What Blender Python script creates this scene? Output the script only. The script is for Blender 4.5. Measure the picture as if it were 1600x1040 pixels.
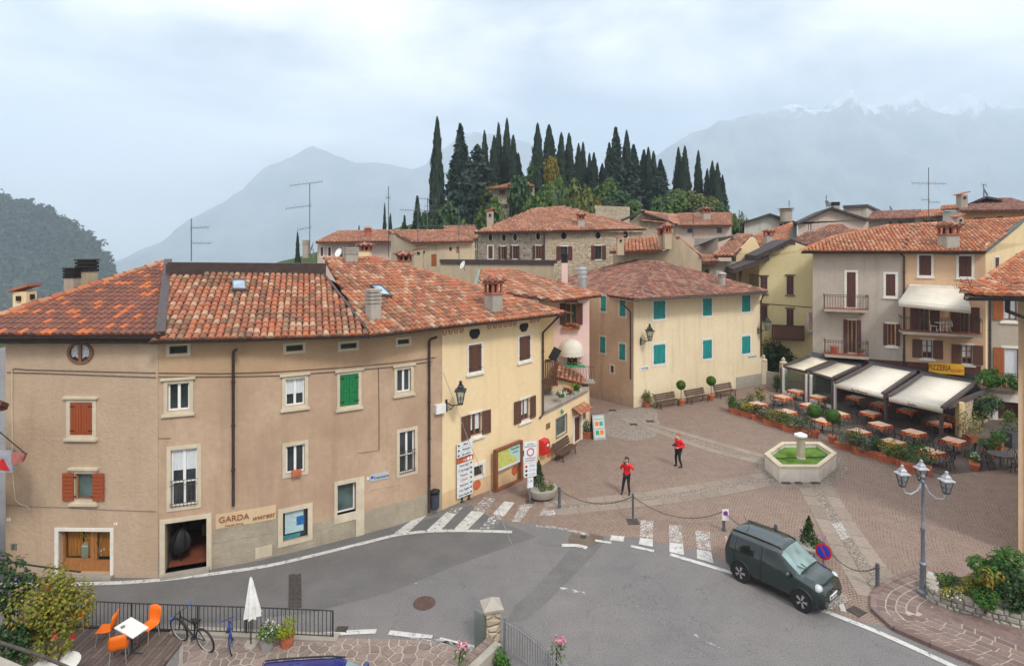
import bpy,bmesh,math,random
import numpy as np
from mathutils import Vector,Matrix,noise
random.seed(11)
RNG=np.random.default_rng(5)
S=bpy.context.scene
for o in list(bpy.data.objects):
    bpy.data.objects.remove(o)
COL=S.collection
R=math.radians
# ------------------------------------------------------------ camera, sky, sun, exposure
FOC,CX,HY,H=880.0,800.0,390.0,11.5      # focal length and horizon in photo pixels (1600 wide), eye height in metres
cd=bpy.data.cameras.new('camera')
cam=bpy.data.objects.new('camera',cd)
COL.objects.link(cam)
cam.location=(0,0,H)
cam.rotation_euler=(R(90),0,0)
cd.sensor_width=36
cd.lens=36*FOC/1600
cd.shift_y=(HY-520)/1600
cd.clip_start,cd.clip_end=0.1,20000
S.camera=cam
S.view_settings.view_transform='Standard'
S.view_settings.look='None'
S.view_settings.exposure=0.66
S.view_settings.gamma=1.0
S.view_settings.use_curve_mapping=False
S.cycles.use_denoising=True
S.cycles.max_bounces=6
S.cycles.diffuse_bounces=3
S.cycles.volume_bounces=3
S.cycles.transparent_max_bounces=12
SUN_EL,SUN_AZ=R(48),R(150)                   # azimuth clockwise from +Y: behind the camera on the right
world=bpy.data.worlds.new('World')
S.world=world
world.use_nodes=True
wn=world.node_tree
wn.nodes.clear()
def wnode(t,**k):
    n=wn.nodes.new(t)
    for a,b in k.items():
        setattr(n,a,b)
    return n
w_out=wnode('ShaderNodeOutputWorld')
w_sky=wnode('ShaderNodeTexSky',sky_type='NISHITA',sun_disc=False)
w_sky.sun_elevation,w_sky.sun_rotation=SUN_EL,SUN_AZ
w_bg=wnode('ShaderNodeBackground')
w_bg.inputs['Strength'].default_value=0.11
wn.links.new(w_sky.outputs[0],w_bg.inputs[0])
w_tc=wnode('ShaderNodeTexCoord')
w_sep=wnode('ShaderNodeSeparateXYZ')
wn.links.new(w_tc.outputs['Generated'],w_sep.inputs[0])
w_map=wnode('ShaderNodeMapping')
w_map.inputs['Scale'].default_value=(1.0,1.0,2.3)
w_map.inputs['Location'].default_value=(2.3,0.6,0.35)
wn.links.new(w_tc.outputs['Generated'],w_map.inputs[0])
w_n1=wnode('ShaderNodeTexNoise')
w_n1.inputs['Scale'].default_value=2.1
w_n1.inputs['Detail'].default_value=6
w_n1.inputs['Roughness'].default_value=0.52
w_n1.inputs['Distortion'].default_value=0.3
wn.links.new(w_map.outputs[0],w_n1.inputs['Vector'])
w_r1=wnode('ShaderNodeValToRGB')               # cloud tone: bright lavender white to grey
w_r1.color_ramp.elements[0].position,w_r1.color_ramp.elements[0].color=0.40,(0.42,0.46,0.52,1)
w_r1.color_ramp.elements[1].position,w_r1.color_ramp.elements[1].color=0.59,(1.62,1.55,1.50,1)
wn.links.new(w_n1.outputs[0],w_r1.inputs[0])
w_bg2=wnode('ShaderNodeBackground')
wn.links.new(w_r1.outputs[0],w_bg2.inputs[0])
w_sq=wnode('ShaderNodeMath',operation='MULTIPLY')
wn.links.new(w_sep.outputs[2],w_sq.inputs[0])
wn.links.new(w_sep.outputs[2],w_sq.inputs[1])
w_g=wnode('ShaderNodeMapRange')                # overcast sky: brighter towards the zenith
w_g.inputs['From Min'].default_value,w_g.inputs['From Max'].default_value=0.0,1.0
w_g.inputs['To Min'].default_value,w_g.inputs['To Max'].default_value=0.62,1.4
wn.links.new(w_sq.outputs[0],w_g.inputs[0])
wn.links.new(w_g.outputs[0],w_bg2.inputs['Strength'])
w_n2=wnode('ShaderNodeTexNoise')
w_n2.inputs['Scale'].default_value=1.1
w_n2.inputs['Detail'].default_value=5
wn.links.new(w_map.outputs[0],w_n2.inputs['Vector'])
w_m2=wnode('ShaderNodeMapRange')
w_m2.inputs['From Min'].default_value,w_m2.inputs['From Max'].default_value=0.34,0.5
w_m2.inputs['To Min'].default_value,w_m2.inputs['To Max'].default_value=0.55,1.0
wn.links.new(w_n2.outputs[0],w_m2.inputs[0])
w_mix=wnode('ShaderNodeMixShader')
wn.links.new(w_m2.outputs[0],w_mix.inputs[0])
wn.links.new(w_bg.outputs[0],w_mix.inputs[1])
wn.links.new(w_bg2.outputs[0],w_mix.inputs[2])
wn.links.new(w_mix.outputs[0],w_out.inputs['Surface'])
sl=bpy.data.lights.new('sun','SUN')
sl.energy,sl.angle,sl.color=1.5,R(11),(1.0,0.96,0.9)
sun=bpy.data.objects.new('sun',sl)
COL.objects.link(sun)
sun.location=(10,-10,60)
sun.rotation_euler=Vector((-math.sin(SUN_AZ)*math.cos(SUN_EL),-math.cos(SUN_AZ)*math.cos(SUN_EL),-math.sin(SUN_EL))).to_track_quat('-Z','Y').to_euler()
# ------------------------------------------------------------ helpers: photo pixels to places
def ray(px,py):
    return Vector(((px-CX)/FOC,1.0,(HY-py)/FOC))
def D(px,py,Y):
    return Vector((0,0,H))+ray(px,py)*Y
def G(px,py,z=0.0):
    return D(px,py,(H-z)*FOC/(py-HY))
def ppl(px,py,P,n):
    r=ray(px,py);O=Vector((0,0,H))
    return O+r*((P-O).dot(n)/r.dot(n))
class MB:
    """collects shapes for one mesh"""
    def __init__(s):
        s.v,s.f,s.m,s.mi=[],[],[],0
    def add(s,vs,fs):
        b=len(s.v)
        s.v+=[tuple(v) for v in vs]
        for f in fs:
            s.f.append(tuple(i+b for i in f));s.m.append(s.mi)
        return s
    def poly(s,pts):return s.add(pts,[tuple(range(len(pts)))])
    def hexa(s,a):   # 8 corners: bottom ring then top ring
        return s.add(a,[(3,2,1,0),(4,5,6,7),(0,1,5,4),(1,2,6,5),(2,3,7,6),(3,0,4,7)])
    def box(s,x0,y0,z0,x1,y1,z1):
        return s.hexa([(x0,y0,z0),(x1,y0,z0),(x1,y1,z0),(x0,y1,z0),(x0,y0,z1),(x1,y0,z1),(x1,y1,z1),(x0,y1,z1)])
    def cbox(s,c,sx,sy,sz,rz=0.0):
        c=Vector(c);M=Matrix.Rotation(rz,3,'Z')
        a=[]
        for z in (-1,1):
            for x,y in ((-1,-1),(1,-1),(1,1),(-1,1)):
                a.append(c+M @ Vector((x*sx/2,y*sy/2,z*sz/2)))
        return s.hexa(a)
    def prism(s,pts,ext):
        n=len(pts);e=Vector(ext)
        p=[Vector(q) for q in pts]
        nn=Vector((0,0,0))
        for i in range(n):
            nn+=p[i].cross(p[(i+1) % n])
        if nn.dot(e)>0:p.reverse()
        # p now winds so that its normal points away from ext
        q=[a+e for a in p]
        fs=[tuple(range(n)),tuple(range(2*n-1,n-1,-1))]
        for i in range(n):
            j=(i+1) % n
            fs.append((i,i+n,j+n,j))
        return s.add(p+q,fs)
    def beam(s,a,b,w,h,up=(0,0,1)):
        a,b=Vector(a),Vector(b);d=(b-a).normalized();u=Vector(up)
        if abs(d.dot(u))>0.98:u=Vector((1,0,0))
        x=d.cross(u).normalized()*(w/2);y=x.cross(d).normalized()*(h/2)
        return s.hexa([a-x-y,a+x-y,b+x-y,b-x-y,a-x+y,a+x+y,b+x+y,b-x+y])
    def tube(s,pts,r,n=6,cap=True):
        P=[Vector(p) for p in pts];rs=r if isinstance(r,(list,tuple)) else [r]*len(P)
        vs,fs=[],[]
        prev=None
        for i,p in enumerate(P):
            t=(P[min(i+1,len(P)-1)]-P[max(i-1,0)]).normalized()
            u=prev if prev is not None else (Vector((0,0,1)) if abs(t.z)<0.9 else Vector((1,0,0)))
            u=(u-t*u.dot(t)).normalized();w=t.cross(u);prev=u
            for k in range(n):
                a=2*math.pi*k/n
                vs.append(p+(u*math.cos(a)+w*math.sin(a))*rs[i])
        for i in range(len(P)-1):
            for k in range(n):
                l=(k+1) % n
                fs.append((i*n+k,i*n+l,(i+1)*n+l,(i+1)*n+k))
        if cap:
            fs.append(tuple(range(n-1,-1,-1)));fs.append(tuple((len(P)-1)*n+k for k in range(n)))
        return s.add(vs,fs)
    def lathe(s,prof,c=(0,0,0),n=16,ph=0.0):
        c=Vector(c);vs,fs=[],[]
        for r,z in prof:
            for k in range(n):
                a=2*math.pi*k/n+ph
                vs.append(c+Vector((r*math.cos(a),r*math.sin(a),z)))
        for i in range(len(prof)-1):
            for k in range(n):
                l=(k+1) % n
                fs.append((i*n+k,i*n+l,(i+1)*n+l,(i+1)*n+k))
        fs.append(tuple(range(n-1,-1,-1)));fs.append(tuple((len(prof)-1)*n+k for k in range(n)))
        return s.add(vs,fs)
    def ball(s,c,r,n=10,m=6,sc=(1,1,1)):
        pr=[(max(r*math.sin(math.pi*i/m),1e-4),-r*math.cos(math.pi*i/m)) for i in range(m+1)]
        b=len(s.v);s.lathe(pr,(0,0,0),n)
        for i in range(b,len(s.v)):
            v=s.v[i];s.v[i]=(v[0]*sc[0]+c[0],v[1]*sc[1]+c[1],v[2]*sc[2]+c[2])
        return s
    def build(s,name,mat,parent=None,smooth=None,local=False):
        off=Vector((0,0,0)) if (local or parent is None) else wl(parent)
        me=bpy.data.meshes.new(name)
        vs=s.v if off.length==0 else [(v[0]-off.x,v[1]-off.y,v[2]-off.z) for v in s.v]
        me.from_pydata(vs,[],s.f)
        for m in (mat if isinstance(mat,(list,tuple)) else [mat]):me.materials.append(m)
        if any(s.m):me.polygons.foreach_set('material_index',s.m)
        if smooth is not None:
            me.polygons.foreach_set('use_smooth',[True]*len(me.polygons))
            me.set_sharp_from_angle(angle=R(smooth))
        return link(name,me,parent)
def wl(o):
    v=Vector((0,0,0))
    while o is not None:
        v+=o.location;o=o.parent
    return v
def link(name,data,parent=None):
    o=bpy.data.objects.new(name,data)
    COL.objects.link(o)
    if parent is not None:o.parent=parent
    return o
def tag(o,label=None,cat=None,group=None,kind=None):
    if label:o['label']=label
    if cat:o['category']=cat
    if group:o['group']=group
    if kind:o['kind']=kind
    return o
def thing(name,label,cat,loc=(0,0,0),group=None,rz=0.0):
    o=link(name,None)
    o.location=loc;o.rotation_euler=(0,0,rz)
    o.empty_display_size=0.2
    return tag(o,label,cat,group)
def copy_tree(o,parent=None):
    c=o.copy();COL.objects.link(c)
    if parent is not None:c.parent=parent
    for ch in list(o.children):copy_tree(ch,c)
    return c
def recentre(o):
    """put a single mesh object's origin at its base"""
    me=o.data;n=len(me.vertices)
    a=np.empty(n*3,np.float32);me.vertices.foreach_get('co',a);a=a.reshape(-1,3)
    c=np.array([(a[:,0].min()+a[:,0].max())/2,(a[:,1].min()+a[:,1].max())/2,a[:,2].min()],np.float32)
    me.vertices.foreach_set('co',(a-c).ravel());o.location=c.tolist();me.update()
    return o
def np_mesh(name,verts,quads,mat):
    me=bpy.data.meshes.new(name)
    nv,nq,k=len(verts),len(quads),quads.shape[1]
    me.vertices.add(nv);me.vertices.foreach_set('co',verts.astype(np.float32).ravel())
    me.loops.add(nq*k);me.loops.foreach_set('vertex_index',quads.astype(np.int32).ravel())
    me.polygons.add(nq);me.polygons.foreach_set('loop_start',np.arange(0,nq*k,k,dtype=np.int32))
    me.update(calc_edges=True)
    me.materials.append(mat)
    return me
# ------------------------------------------------------------ materials
class NT:
    def __init__(s,name):
        s.mat=bpy.data.materials.new(name);s.mat.use_nodes=True
        s.t=s.mat.node_tree;s.b=s.t.nodes['Principled BSDF'];s.out=s.t.nodes['Material Output']
    def n(s,t,ins=None,**k):
        x=s.t.nodes.new(t)
        for a,b in k.items():setattr(x,a,b)
        for a,b in (ins or {}).items():
            if isinstance(b,bpy.types.NodeSocket):s.t.links.new(b,x.inputs[a])
            else:x.inputs[a].default_value=b
        return x
    def l(s,a,b):s.t.links.new(a,b)
    def pos(s):return s.n('ShaderNodeNewGeometry').outputs['Position']
    def obj(s):return s.n('ShaderNodeTexCoord').outputs['Object']
    def noise(s,v,scale,detail=4,rough=0.55,dist=0.0):
        return s.n('ShaderNodeTexNoise',{'Vector':v,'Scale':scale,'Detail':detail,'Roughness':rough,'Distortion':dist}).outputs[0]
    def ramp(s,f,stops,interp='LINEAR'):
        r=s.n('ShaderNodeValToRGB',{0:f});cr=r.color_ramp;cr.interpolation=interp
        while len(cr.elements)<len(stops):cr.elements.new(0.5)
        for e,(p,c) in zip(cr.elements,stops):
            e.position=p;e.color=(*c,1) if len(c)==3 else c
        return r.outputs[0]
    def mix(s,f,a,b,mode='MIX'):
        m=s.n('ShaderNodeMix',data_type='RGBA',blend_type=mode)
        for i,x in ((0,f),(6,a),(7,b)):
            if isinstance(x,bpy.types.NodeSocket):s.l(x,m.inputs[i])
            elif i==0:m.inputs[0].default_value=x
            else:m.inputs[i].default_value=(*x,1) if len(x)==3 else x
        return m.outputs[2]
    def math(s,op,a,b=0.0,c=0.0):
        return s.n('ShaderNodeMath',{0:a,1:b,2:c},operation=op).outputs[0]
    def rng(s,f,a,b,c=0.0,d=1.0):
        return s.n('ShaderNodeMapRange',{0:f,1:a,2:b,3:c,4:d}).outputs[0]
    def scl(s,v,sc):return s.n('ShaderNodeMapping',{0:v,3:sc}).outputs[0]
    def bump(s,h,strength=0.5,dist=0.02):
        s.l(s.n('ShaderNodeBump',{'Height':h,'Strength':strength,'Distance':dist}).outputs[0],s.b.inputs['Normal'])
    def fin(s,col=None,rough=0.8,metal=0.0,spec=0.5):
        if col is not None:
            if isinstance(col,bpy.types.NodeSocket):s.l(col,s.b.inputs['Base Color'])
            else:s.b.inputs['Base Color'].default_value=(*col,1)
        if isinstance(rough,bpy.types.NodeSocket):s.l(rough,s.b.inputs['Roughness'])
        else:s.b.inputs['Roughness'].default_value=rough
        s.b.inputs['Metallic'].default_value=metal
        s.b.inputs['Specular IOR Level'].default_value=spec
        return s.mat
def mul(c,k):return tuple(x*k for x in c)
def stucco(name,a,b=None,bump=0.25,bscale=22,stain=0.35,big=0.5,dirt=(0.16,0.14,0.11)):
    m=NT(name);p=m.pos();b=b or mul(a,0.8)
    c=m.mix(m.rng(m.noise(p,big,6,0.62,0.4),0.34,0.66),a,b)
    c=m.mix(m.rng(m.noise(p,5.0,5,0.6),0.35,0.7,0,0.35),c,mul(b,0.86))
    st=m.rng(m.noise(m.scl(p,(1.6,1.6,0.16)),1.3,6,0.6),0.52,0.78,0,stain)
    c=m.mix(st,c,dirt)
    base=m.rng(m.math('ADD',m.n('ShaderNodeSeparateXYZ',{0:p}).outputs[2],m.math('MULTIPLY',m.noise(p,1.7,5),1.6)),0.55,1.7,min(stain*1.2,0.6),0.0)
    c=m.mix(base,c,mul(dirt,1.25))
    m.bump(m.noise(p,bscale,5,0.6),bump,0.03)
    return m.fin(c,0.92,spec=0.2)
def paint(name,a,rough=0.55,var=0.18,scale=6,metal=0.0,bump=0.0,stretch=(1,1,1),spec=0.4):
    m=NT(name);p=m.scl(m.obj(),stretch)
    c=m.mix(m.rng(m.noise(p,scale,5,0.6),0.3,0.7),mul(a,1+var*.5),mul(a,1-var))
    if bump:m.bump(m.noise(p,scale*6,4),bump,0.01)
    return m.fin(c,rough,metal,spec)
def tile_mat(name,pal,island,dirt=0.35):
    m=NT(name);p=m.pos()
    f=m.n('ShaderNodeNewGeometry').outputs['Random Per Island'] if island else m.n('ShaderNodeObjectInfo').outputs['Random']
    n=len(pal)
    c=m.ramp(f,[(i/n,q) for i,q in enumerate(pal)],'CONSTANT')
    c=m.mix(m.rng(m.noise(p,14,5,0.65),0.35,0.7,0,0.45),c,(0.10,0.055,0.04))
    li=m.rng(m.noise(p,0.55,6,0.68),0.5,0.68,0,dirt)
    c=m.mix(li,c,(0.085,0.062,0.048))
    sp=m.rng(m.noise(p,9.0,3,0.5),0.62,0.7,0,dirt*0.8)
    c=m.mix(sp,c,(0.30,0.25,0.17))
    m.bump(m.noise(p,30,4),0.3,0.01)
    return m.fin(c,0.9,spec=0.2)
PAL_A=[(0.235,.09,.058),(0.185,.075,.052),(.54,.16,.06),(0.235,.10,.075),(0.50,.145,.06),(0.165,.075,.06),(0.25,.10,.068),(.195,.088,.068),(.22,.095,.072),(.2,.09,.07),(.18,.08,.062)]
PAL_B=[(0.44,.165,.085),(0.34,.12,.07),(0.46,.215,.125),(0.42,.15,.08),(0.25,.12,.08),(0.50,.29,.18),(0.46,.15,.07),(0.29,.175,.105),(.43,.19,.11),(.50,.33,.215),(.22,.115,.075),(.39,.145,.08)]
PAL_E=[(0.29,.12,.08),(0.21,.092,.066),(0.35,.17,.115),(0.26,.10,.066),(0.17,.085,.068),(0.38,.23,.175),(.32,.115,.075),(.15,.09,.075),(.34,.2,.15)]
PAL_R=[(0.48,.20,.085),(0.40,.12,.06),(0.55,.26,.14),(0.48,.165,.08),(0.33,.16,.10),(0.56,.33,.20),(.46,.19,.105)]
PAL_F=[(0.42,.20,.12),(0.34,.15,.095),(0.46,.26,.17),(0.28,.13,.09),(0.40,.17,.10)]
TM={}
for _k,_p,_d in (('A',PAL_A,.15),('B',PAL_B,.55),('E',PAL_E,.5),('R',PAL_R,.3),('F',PAL_F,.45)):
    TM[_k]=(tile_mat('roof_tile_'+_k.lower(),_p,False,_d),tile_mat('roof_tile_mass_'+_k.lower(),_p,True,_d))
M={}
M['under']=paint('roof_underlay',(0.17,.075,.05),0.9,0.4,3)
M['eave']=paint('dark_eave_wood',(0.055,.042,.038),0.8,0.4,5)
M['gutter']=paint('brown_metal',(0.075,.052,.048),0.42,0.3,4,0.3)
M['greymetal']=paint('grey_metal',(0.30,.31,.32),0.45,0.25,5,0.6)
M['darkmetal']=paint('dark_metal',(0.045,.047,.052),0.45,0.3,8,0.4)
M['iron']=paint('weathered_iron',(0.085,.07,.062),0.7,0.5,12,0.2)
M['lampmetal']=paint('lamp_grey_paint',(0.20,.215,.245),0.45,0.35,7,0.3)
M['lampwhite']=paint('lamp_pale_paint',(0.40,.42,.45),0.45,0.25,7,0.1)
M['bollard']=paint('bollard_grey',(0.10,.105,.12),0.5,0.35,9,0.2)
M['stA']=stucco('stucco_rough_beige',(0.52,.39,.28),(0.45,.325,.225),0.8,9,0.2)
M['stB']=stucco('stucco_pinkish_tan',(0.52,.375,.26),(0.40,.265,.18),0.2,22,0.30,0.42)
M['stBt']=stucco('stucco_tan_band',(0.52,.36,.225),(0.43,.285,.175),0.2,22,0.15,0.5)
M['plinth']=stucco('plinth_pebbledash',(0.43,.37,.275),(0.31,.265,.2),0.9,16,0.2,1.2)
M['stC']=stucco('stucco_warm_yellow',(0.82,.645,.40),(0.76,.58,.34),0.12,25,0.14,0.4)
M['stCd']=stucco('stucco_orange_plinth',(0.76,.53,.30),(0.70,.47,.25),0.15,20,0.25)
M['stPink']=stucco('stucco_pink',(0.78,.56,.51),(0.72,.50,.45),0.12,25,0.2)
M['stPale']=stucco('stucco_pale_yellow',(0.78,.61,.36),(0.7,.53,.3),0.12,25,0.2)
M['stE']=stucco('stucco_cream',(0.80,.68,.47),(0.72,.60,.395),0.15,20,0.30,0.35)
M['stE2']=stucco('stucco_cream_shaded_worn',(0.52,.39,.25),(0.42,.31,.2),0.2,18,0.5,0.35)  # shade of the cream house's side wall put into a darker cream
M['stH']=stucco('stucco_grey',(0.47,.41,.35),(0.40,.345,.29),0.15,20,0.30,0.35)
M['stI']=stucco('stucco_apricot',(0.66,.45,.29),(0.59,.39,.245),0.12,22,0.22,0.35)
M['stG']=stucco('stucco_lemon',(0.70,.605,.34),(0.62,.53,.285),0.12,22,0.18,0.35)
M['stJ']=stucco('stucco_grey_beige',(0.46,.40,.32),(0.39,.335,.265),0.15,22,0.3)
M['stK']=stucco('stucco_near_tan',(0.62,.43,.28),(0.55,.375,.24),0.2,30,0.15)
M['stbeige']=stucco('stucco_beige_far',(0.52,.42,.29),(0.42,.34,.23),0.15,15,0.45,0.3)
M['stgrey']=stucco('stucco_grey_far',(0.44,.38,.31),(0.36,.30,.24),0.15,15,0.5,0.3)
M['stwhite']=stucco('stucco_white_far',(0.55,.52,.46),(0.46,.43,.38),0.15,15,0.35,0.3)
M['strose']=stucco('stucco_rose_far',(0.60,.47,.39),(0.52,.4,.33),0.15,15,0.3,0.3)
M['storange']=stucco('stucco_orange_far',(0.60,.29,.13),(0.52,.25,.115),0.15,15,0.25,0.3)
M['trim']=stucco('trim_cream_stone',(0.64,.56,.42),(0.54,.46,.34),0.15,25,0.22,2.0)
M['trimw']=paint('trim_white',(0.72,.69,.62),0.8,0.14,5)
M['white']=paint('white_paint',(0.80,.79,.76),0.45,0.08,6)
M['concrete']=stucco('concrete',(0.42,.385,.33),(0.33,.30,.255),0.4,16,0.35,1.1)
M['brick']=paint('chimney_brick',(0.40,.135,.08),0.9,0.35,9,bump=0.3)
M['shutbrown']=paint('shutter_brown',(0.125,.055,.035),0.6,0.3,6,stretch=(8,8,1))
M['shutred']=paint('shutter_red_brown',(0.33,.075,.026),0.5,0.22,6,stretch=(1,1,8))
M['shutgreen']=paint('shutter_green',(0.012,.185,.06),0.45,0.3,9)
M['shutteal']=paint('shutter_teal',(0.015,.265,.25),0.5,0.25,6)
M['shutdark']=paint('shutter_dark_brown',(0.10,.035,.026),0.6,0.3,6)
M['shutorange']=paint('shutter_orange',(0.34,.10,.028),0.5,0.25,6)
M['wood']=paint('wood_varnished',(0.36,.15,.045),0.45,0.35,5,stretch=(6,6,1))
M['woodframe']=paint('wood_brown_frame',(0.22,.095,.045),0.5,0.3,5)
M['bench']=paint('bench_wood',(0.10,.058,.04),0.7,0.4,5,stretch=(1,8,8))
M['corten']=paint('panel_brown',(0.22,.075,.035),0.6,0.3,5)
M['curtain']=paint('curtain_white',(0.62,.66,.68),0.9,0.25,5,stretch=(14,14,0.6))
M['curtainorange']=paint('curtain_orange',(0.72,.22,.02),0.85,0.5,4,stretch=(9,9,0.5))
M['dark']=paint('dark_interior',(0.018,.016,.015),0.9,0.3,4)
M['black']=paint('black_rubber',(0.016,.016,.017),0.6,0.2,8)
M['terra']=paint('terracotta_pot',(0.47,.135,.065),0.8,0.3,7)
M['awning']=paint('awning_cream',(0.66,.59,.46),0.75,0.14,2.2)
M['awnwhite']=paint('awning_white',(0.68,.63,.53),0.75,0.1,2.2)
M['awnframe']=paint('awning_frame_dark',(0.10,.082,.078),0.5,0.25,4)
M['flatroof']=paint('dark_roof_sheet',(0.06,.058,.066),0.55,0.35,2)
M['orange']=paint('orange_plastic',(0.85,.165,.010),0.35,0.06,5)
M['red']=paint('red_paint',(0.55,.022,.02),0.4,0.15,5)
M['redcloth']=paint('red_jacket',(0.72,.012,.022),0.75,0.2,14)
M['blackcloth']=paint('black_trousers',(0.016,.016,.02),0.85,0.3,14)
M['skin']=paint('skin',(0.55,.30,.20),0.6,0.1,12)
M['hairdark']=paint('hair_dark',(0.022,.014,.010),0.6,0.4,30)
M['hairginger']=paint('hair_ginger',(0.36,.15,.05),0.65,0.4,30)
M['blue']=paint('blue_paint',(0.02,.12,.5),0.4,0.15,6)
M['yellow']=paint('yellow_sign',(0.82,.46,.02),0.5,0.1,5)
M['signwhite']=paint('sign_white',(0.70,.72,.74),0.45,0.12,5)
M['signgrey']=paint('sign_back_grey',(0.35,.36,.38),0.5,0.2,5)
M['signblue']=paint('sign_blue',(0.02,.05,.42),0.4,0.1,5)
M['signgreen']=paint('sign_green',(0.05,.32,.16),0.5,0.1,5)
M['brown_sign']=paint('sign_rust',(0.50,.10,.035),0.5,0.1,5)
M['rust']=paint('rust_disc',(0.52,.12,.045),0.7,0.2,5)
M['letter']=paint('lettering_dark',(0.03,.03,.035),0.6,0.1,5)
M['letterbrown']=paint('lettering_brown',(0.26,.085,.03),0.7,0.2,5)
M['letterred']=paint('lettering_red',(0.60,.06,.04),0.6,0.1,5)
M['lace']=paint('lace',(0.5,.52,.55),0.9,0.6,14)
M['rope']=paint('chain_rust',(0.12,.09,.075),0.7,0.3,12,0.3)
M['cloth_white']=paint('umbrella_cloth',(0.74,.73,.70),0.85,0.2,5)
M['tablewhite']=paint('table_white',(0.78,.77,.73),0.35,0.08,4)
M['soil']=paint('soil',(0.05,.035,.025),0.95,0.4,9)
M['trunk']=paint('bark',(0.085,.06,.045),0.95,0.5,8,bump=0.5)
M['slab']=stucco('slab_stone',(0.30,.235,.185),(0.24,.19,.15),0.3,18,0.0,0.9)
M['kerb']=stucco('kerb_stone',(0.30,.25,.21),(0.23,.19,.16),0.4,18,0.0,1.2)
M['alu']=paint('aluminium',(0.55,.56,.57),0.35,0.12,8,0.7)
def flat_island(name,pal,rough=0.85,bump=0.4,bscale=24,island=False):
    m=NT(name);p=m.pos()
    f=m.n('ShaderNodeNewGeometry').outputs['Random Per Island'] if island else m.n('ShaderNodeObjectInfo').outputs['Random']
    c=m.ramp(f,[(i/max(len(pal)-1,1),q) for i,q in enumerate(pal)])
    c=m.mix(m.rng(m.noise(p,9,5,0.62),0.32,0.72,0,0.5),c,mul(pal[0],0.5))
    m.bump(m.noise(p,bscale,5,0.6),bump,0.02)
    return m.fin(c,rough,spec=0.3)
M['slabpiece']=flat_island('slab_pieces',[(0.25,.20,.16),(0.30,.245,.195),(0.34,.28,.228),(.28,.225,.18)])
M['porphyry']=flat_island('porphyry_pieces',[(0.17,.115,.10),(0.22,.15,.13),(0.26,.185,.16),(.2,.145,.135)])
M['crazy']=flat_island('crazy_paving_pieces',[(0.19,.145,.125),(0.26,.195,.165),(0.31,.235,.20),(.235,.18,.155)])
M['rubble']=flat_island('rubble_pieces',[(0.30,.27,.225),(0.42,.39,.33),(0.5,.47,.41),(.36,.33,.28)],bump=0.8,bscale=14)
M['plank']=flat_island('deck_planks',[(0.115,.085,.072),(0.15,.112,.095),(0.185,.14,.118)])
M['joint']=stucco('mortar_pale',(0.44,.39,.33),(0.36,.31,.26),0.4,20,0.0,1.0)
def mat_asphalt():
    m=NT('asphalt');p=m.pos()
    c=m.mix(m.rng(m.noise(p,0.16,5,0.6),0.36,0.62),(0.165,.158,.158),(0.205,.19,.18))
    c=m.mix(m.rng(m.noise(p,1.1,6,0.65),0.42,0.72,0,0.45),c,(0.125,.12,.122))
    sp=m.rng(m.noise(p,26,4,0.8),0.36,0.66,0,1)
    c=m.mix(sp,mul_node(m,c,0.60),mul_node(m,c,1.34))
    # alligator cracks in the worn area of the junction
    w=m.n('ShaderNodeVectorMath',{0:p,1:m.n('ShaderNodeVectorMath',{0:m.n('ShaderNodeTexNoise',{'Vector':p,'Scale':1.8,'Detail':4}).outputs[1],3:0.75},operation='SCALE').outputs[0]},operation='ADD').outputs[0]
    vd=m.n('ShaderNodeTexVoronoi',{'Vector':w,'Scale':3.4},feature='DISTANCE_TO_EDGE').outputs['Distance']
    cr=m.rng(vd,0.0,0.045,1,0)
    dx=m.n('ShaderNodeVectorMath',{0:p,1:(5.3,18.2,0)},operation='SUBTRACT').outputs[0]
    dd=m.n('ShaderNodeVectorMath',{0:m.scl(dx,(0.27,0.36,1))},operation='LENGTH').outputs['Value']
    area=m.math('MULTIPLY',m.rng(m.math('ADD',dd,m.math('MULTIPLY',m.noise(p,0.7,4),0.8)),0.85,1.4,1,0),m.rng(m.noise(p,0.9,3),0.42,0.6))
    c=m.mix(m.math('MULTIPLY',m.math('MULTIPLY',cr,area),0.6),c,(0.06,.057,.056))
    vd2=m.n('ShaderNodeTexVoronoi',{'Vector':w,'Scale':0.42},feature='DISTANCE_TO_EDGE').outputs['Distance']
    c=m.mix(m.math('MULTIPLY',m.rng(vd2,0.0,0.006,1,0),0.35),c,(0.05,.048,.048))
    # spots of oil and gum
    vs=m.n('ShaderNodeTexVoronoi',{'Vector':p,'Scale':0.9}).outputs['Distance']
    c=m.mix(m.rng(vs,0.02,0.035,0.6,0),c,(0.06,.055,.055))
    m.bump(m.noise(p,60,3,0.7),0.5,0.01)
    return m.fin(c,0.88,spec=0.3)
def mul_node(m,c,k):
    return m.mix(1.0,c,(k,k,k),'MULTIPLY')
M['asphalt']=mat_asphalt()
def mat_patch(name,a,b):
    m=NT(name);p=m.pos()
    c=m.mix(m.rng(m.noise(p,0.8,5,0.6),0.36,0.66),a,b)
    sp=m.rng(m.noise(p,42,3,0.7),0.36,0.68,0,1)
    c=m.mix(sp,mul_node(m,c,0.72),mul_node(m,c,1.22))
    m.bump(m.noise(p,60,3,0.7),0.5,0.01)
    return m.fin(c,0.88,spec=0.3)
M['asphalt2']=mat_patch('asphalt_smooth',(0.128,.123,.120),(0.156,.148,.143))
M['asphalt3']=mat_patch('asphalt_dark_strip',(0.135,.13,.127),(0.165,.158,.152))
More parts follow.
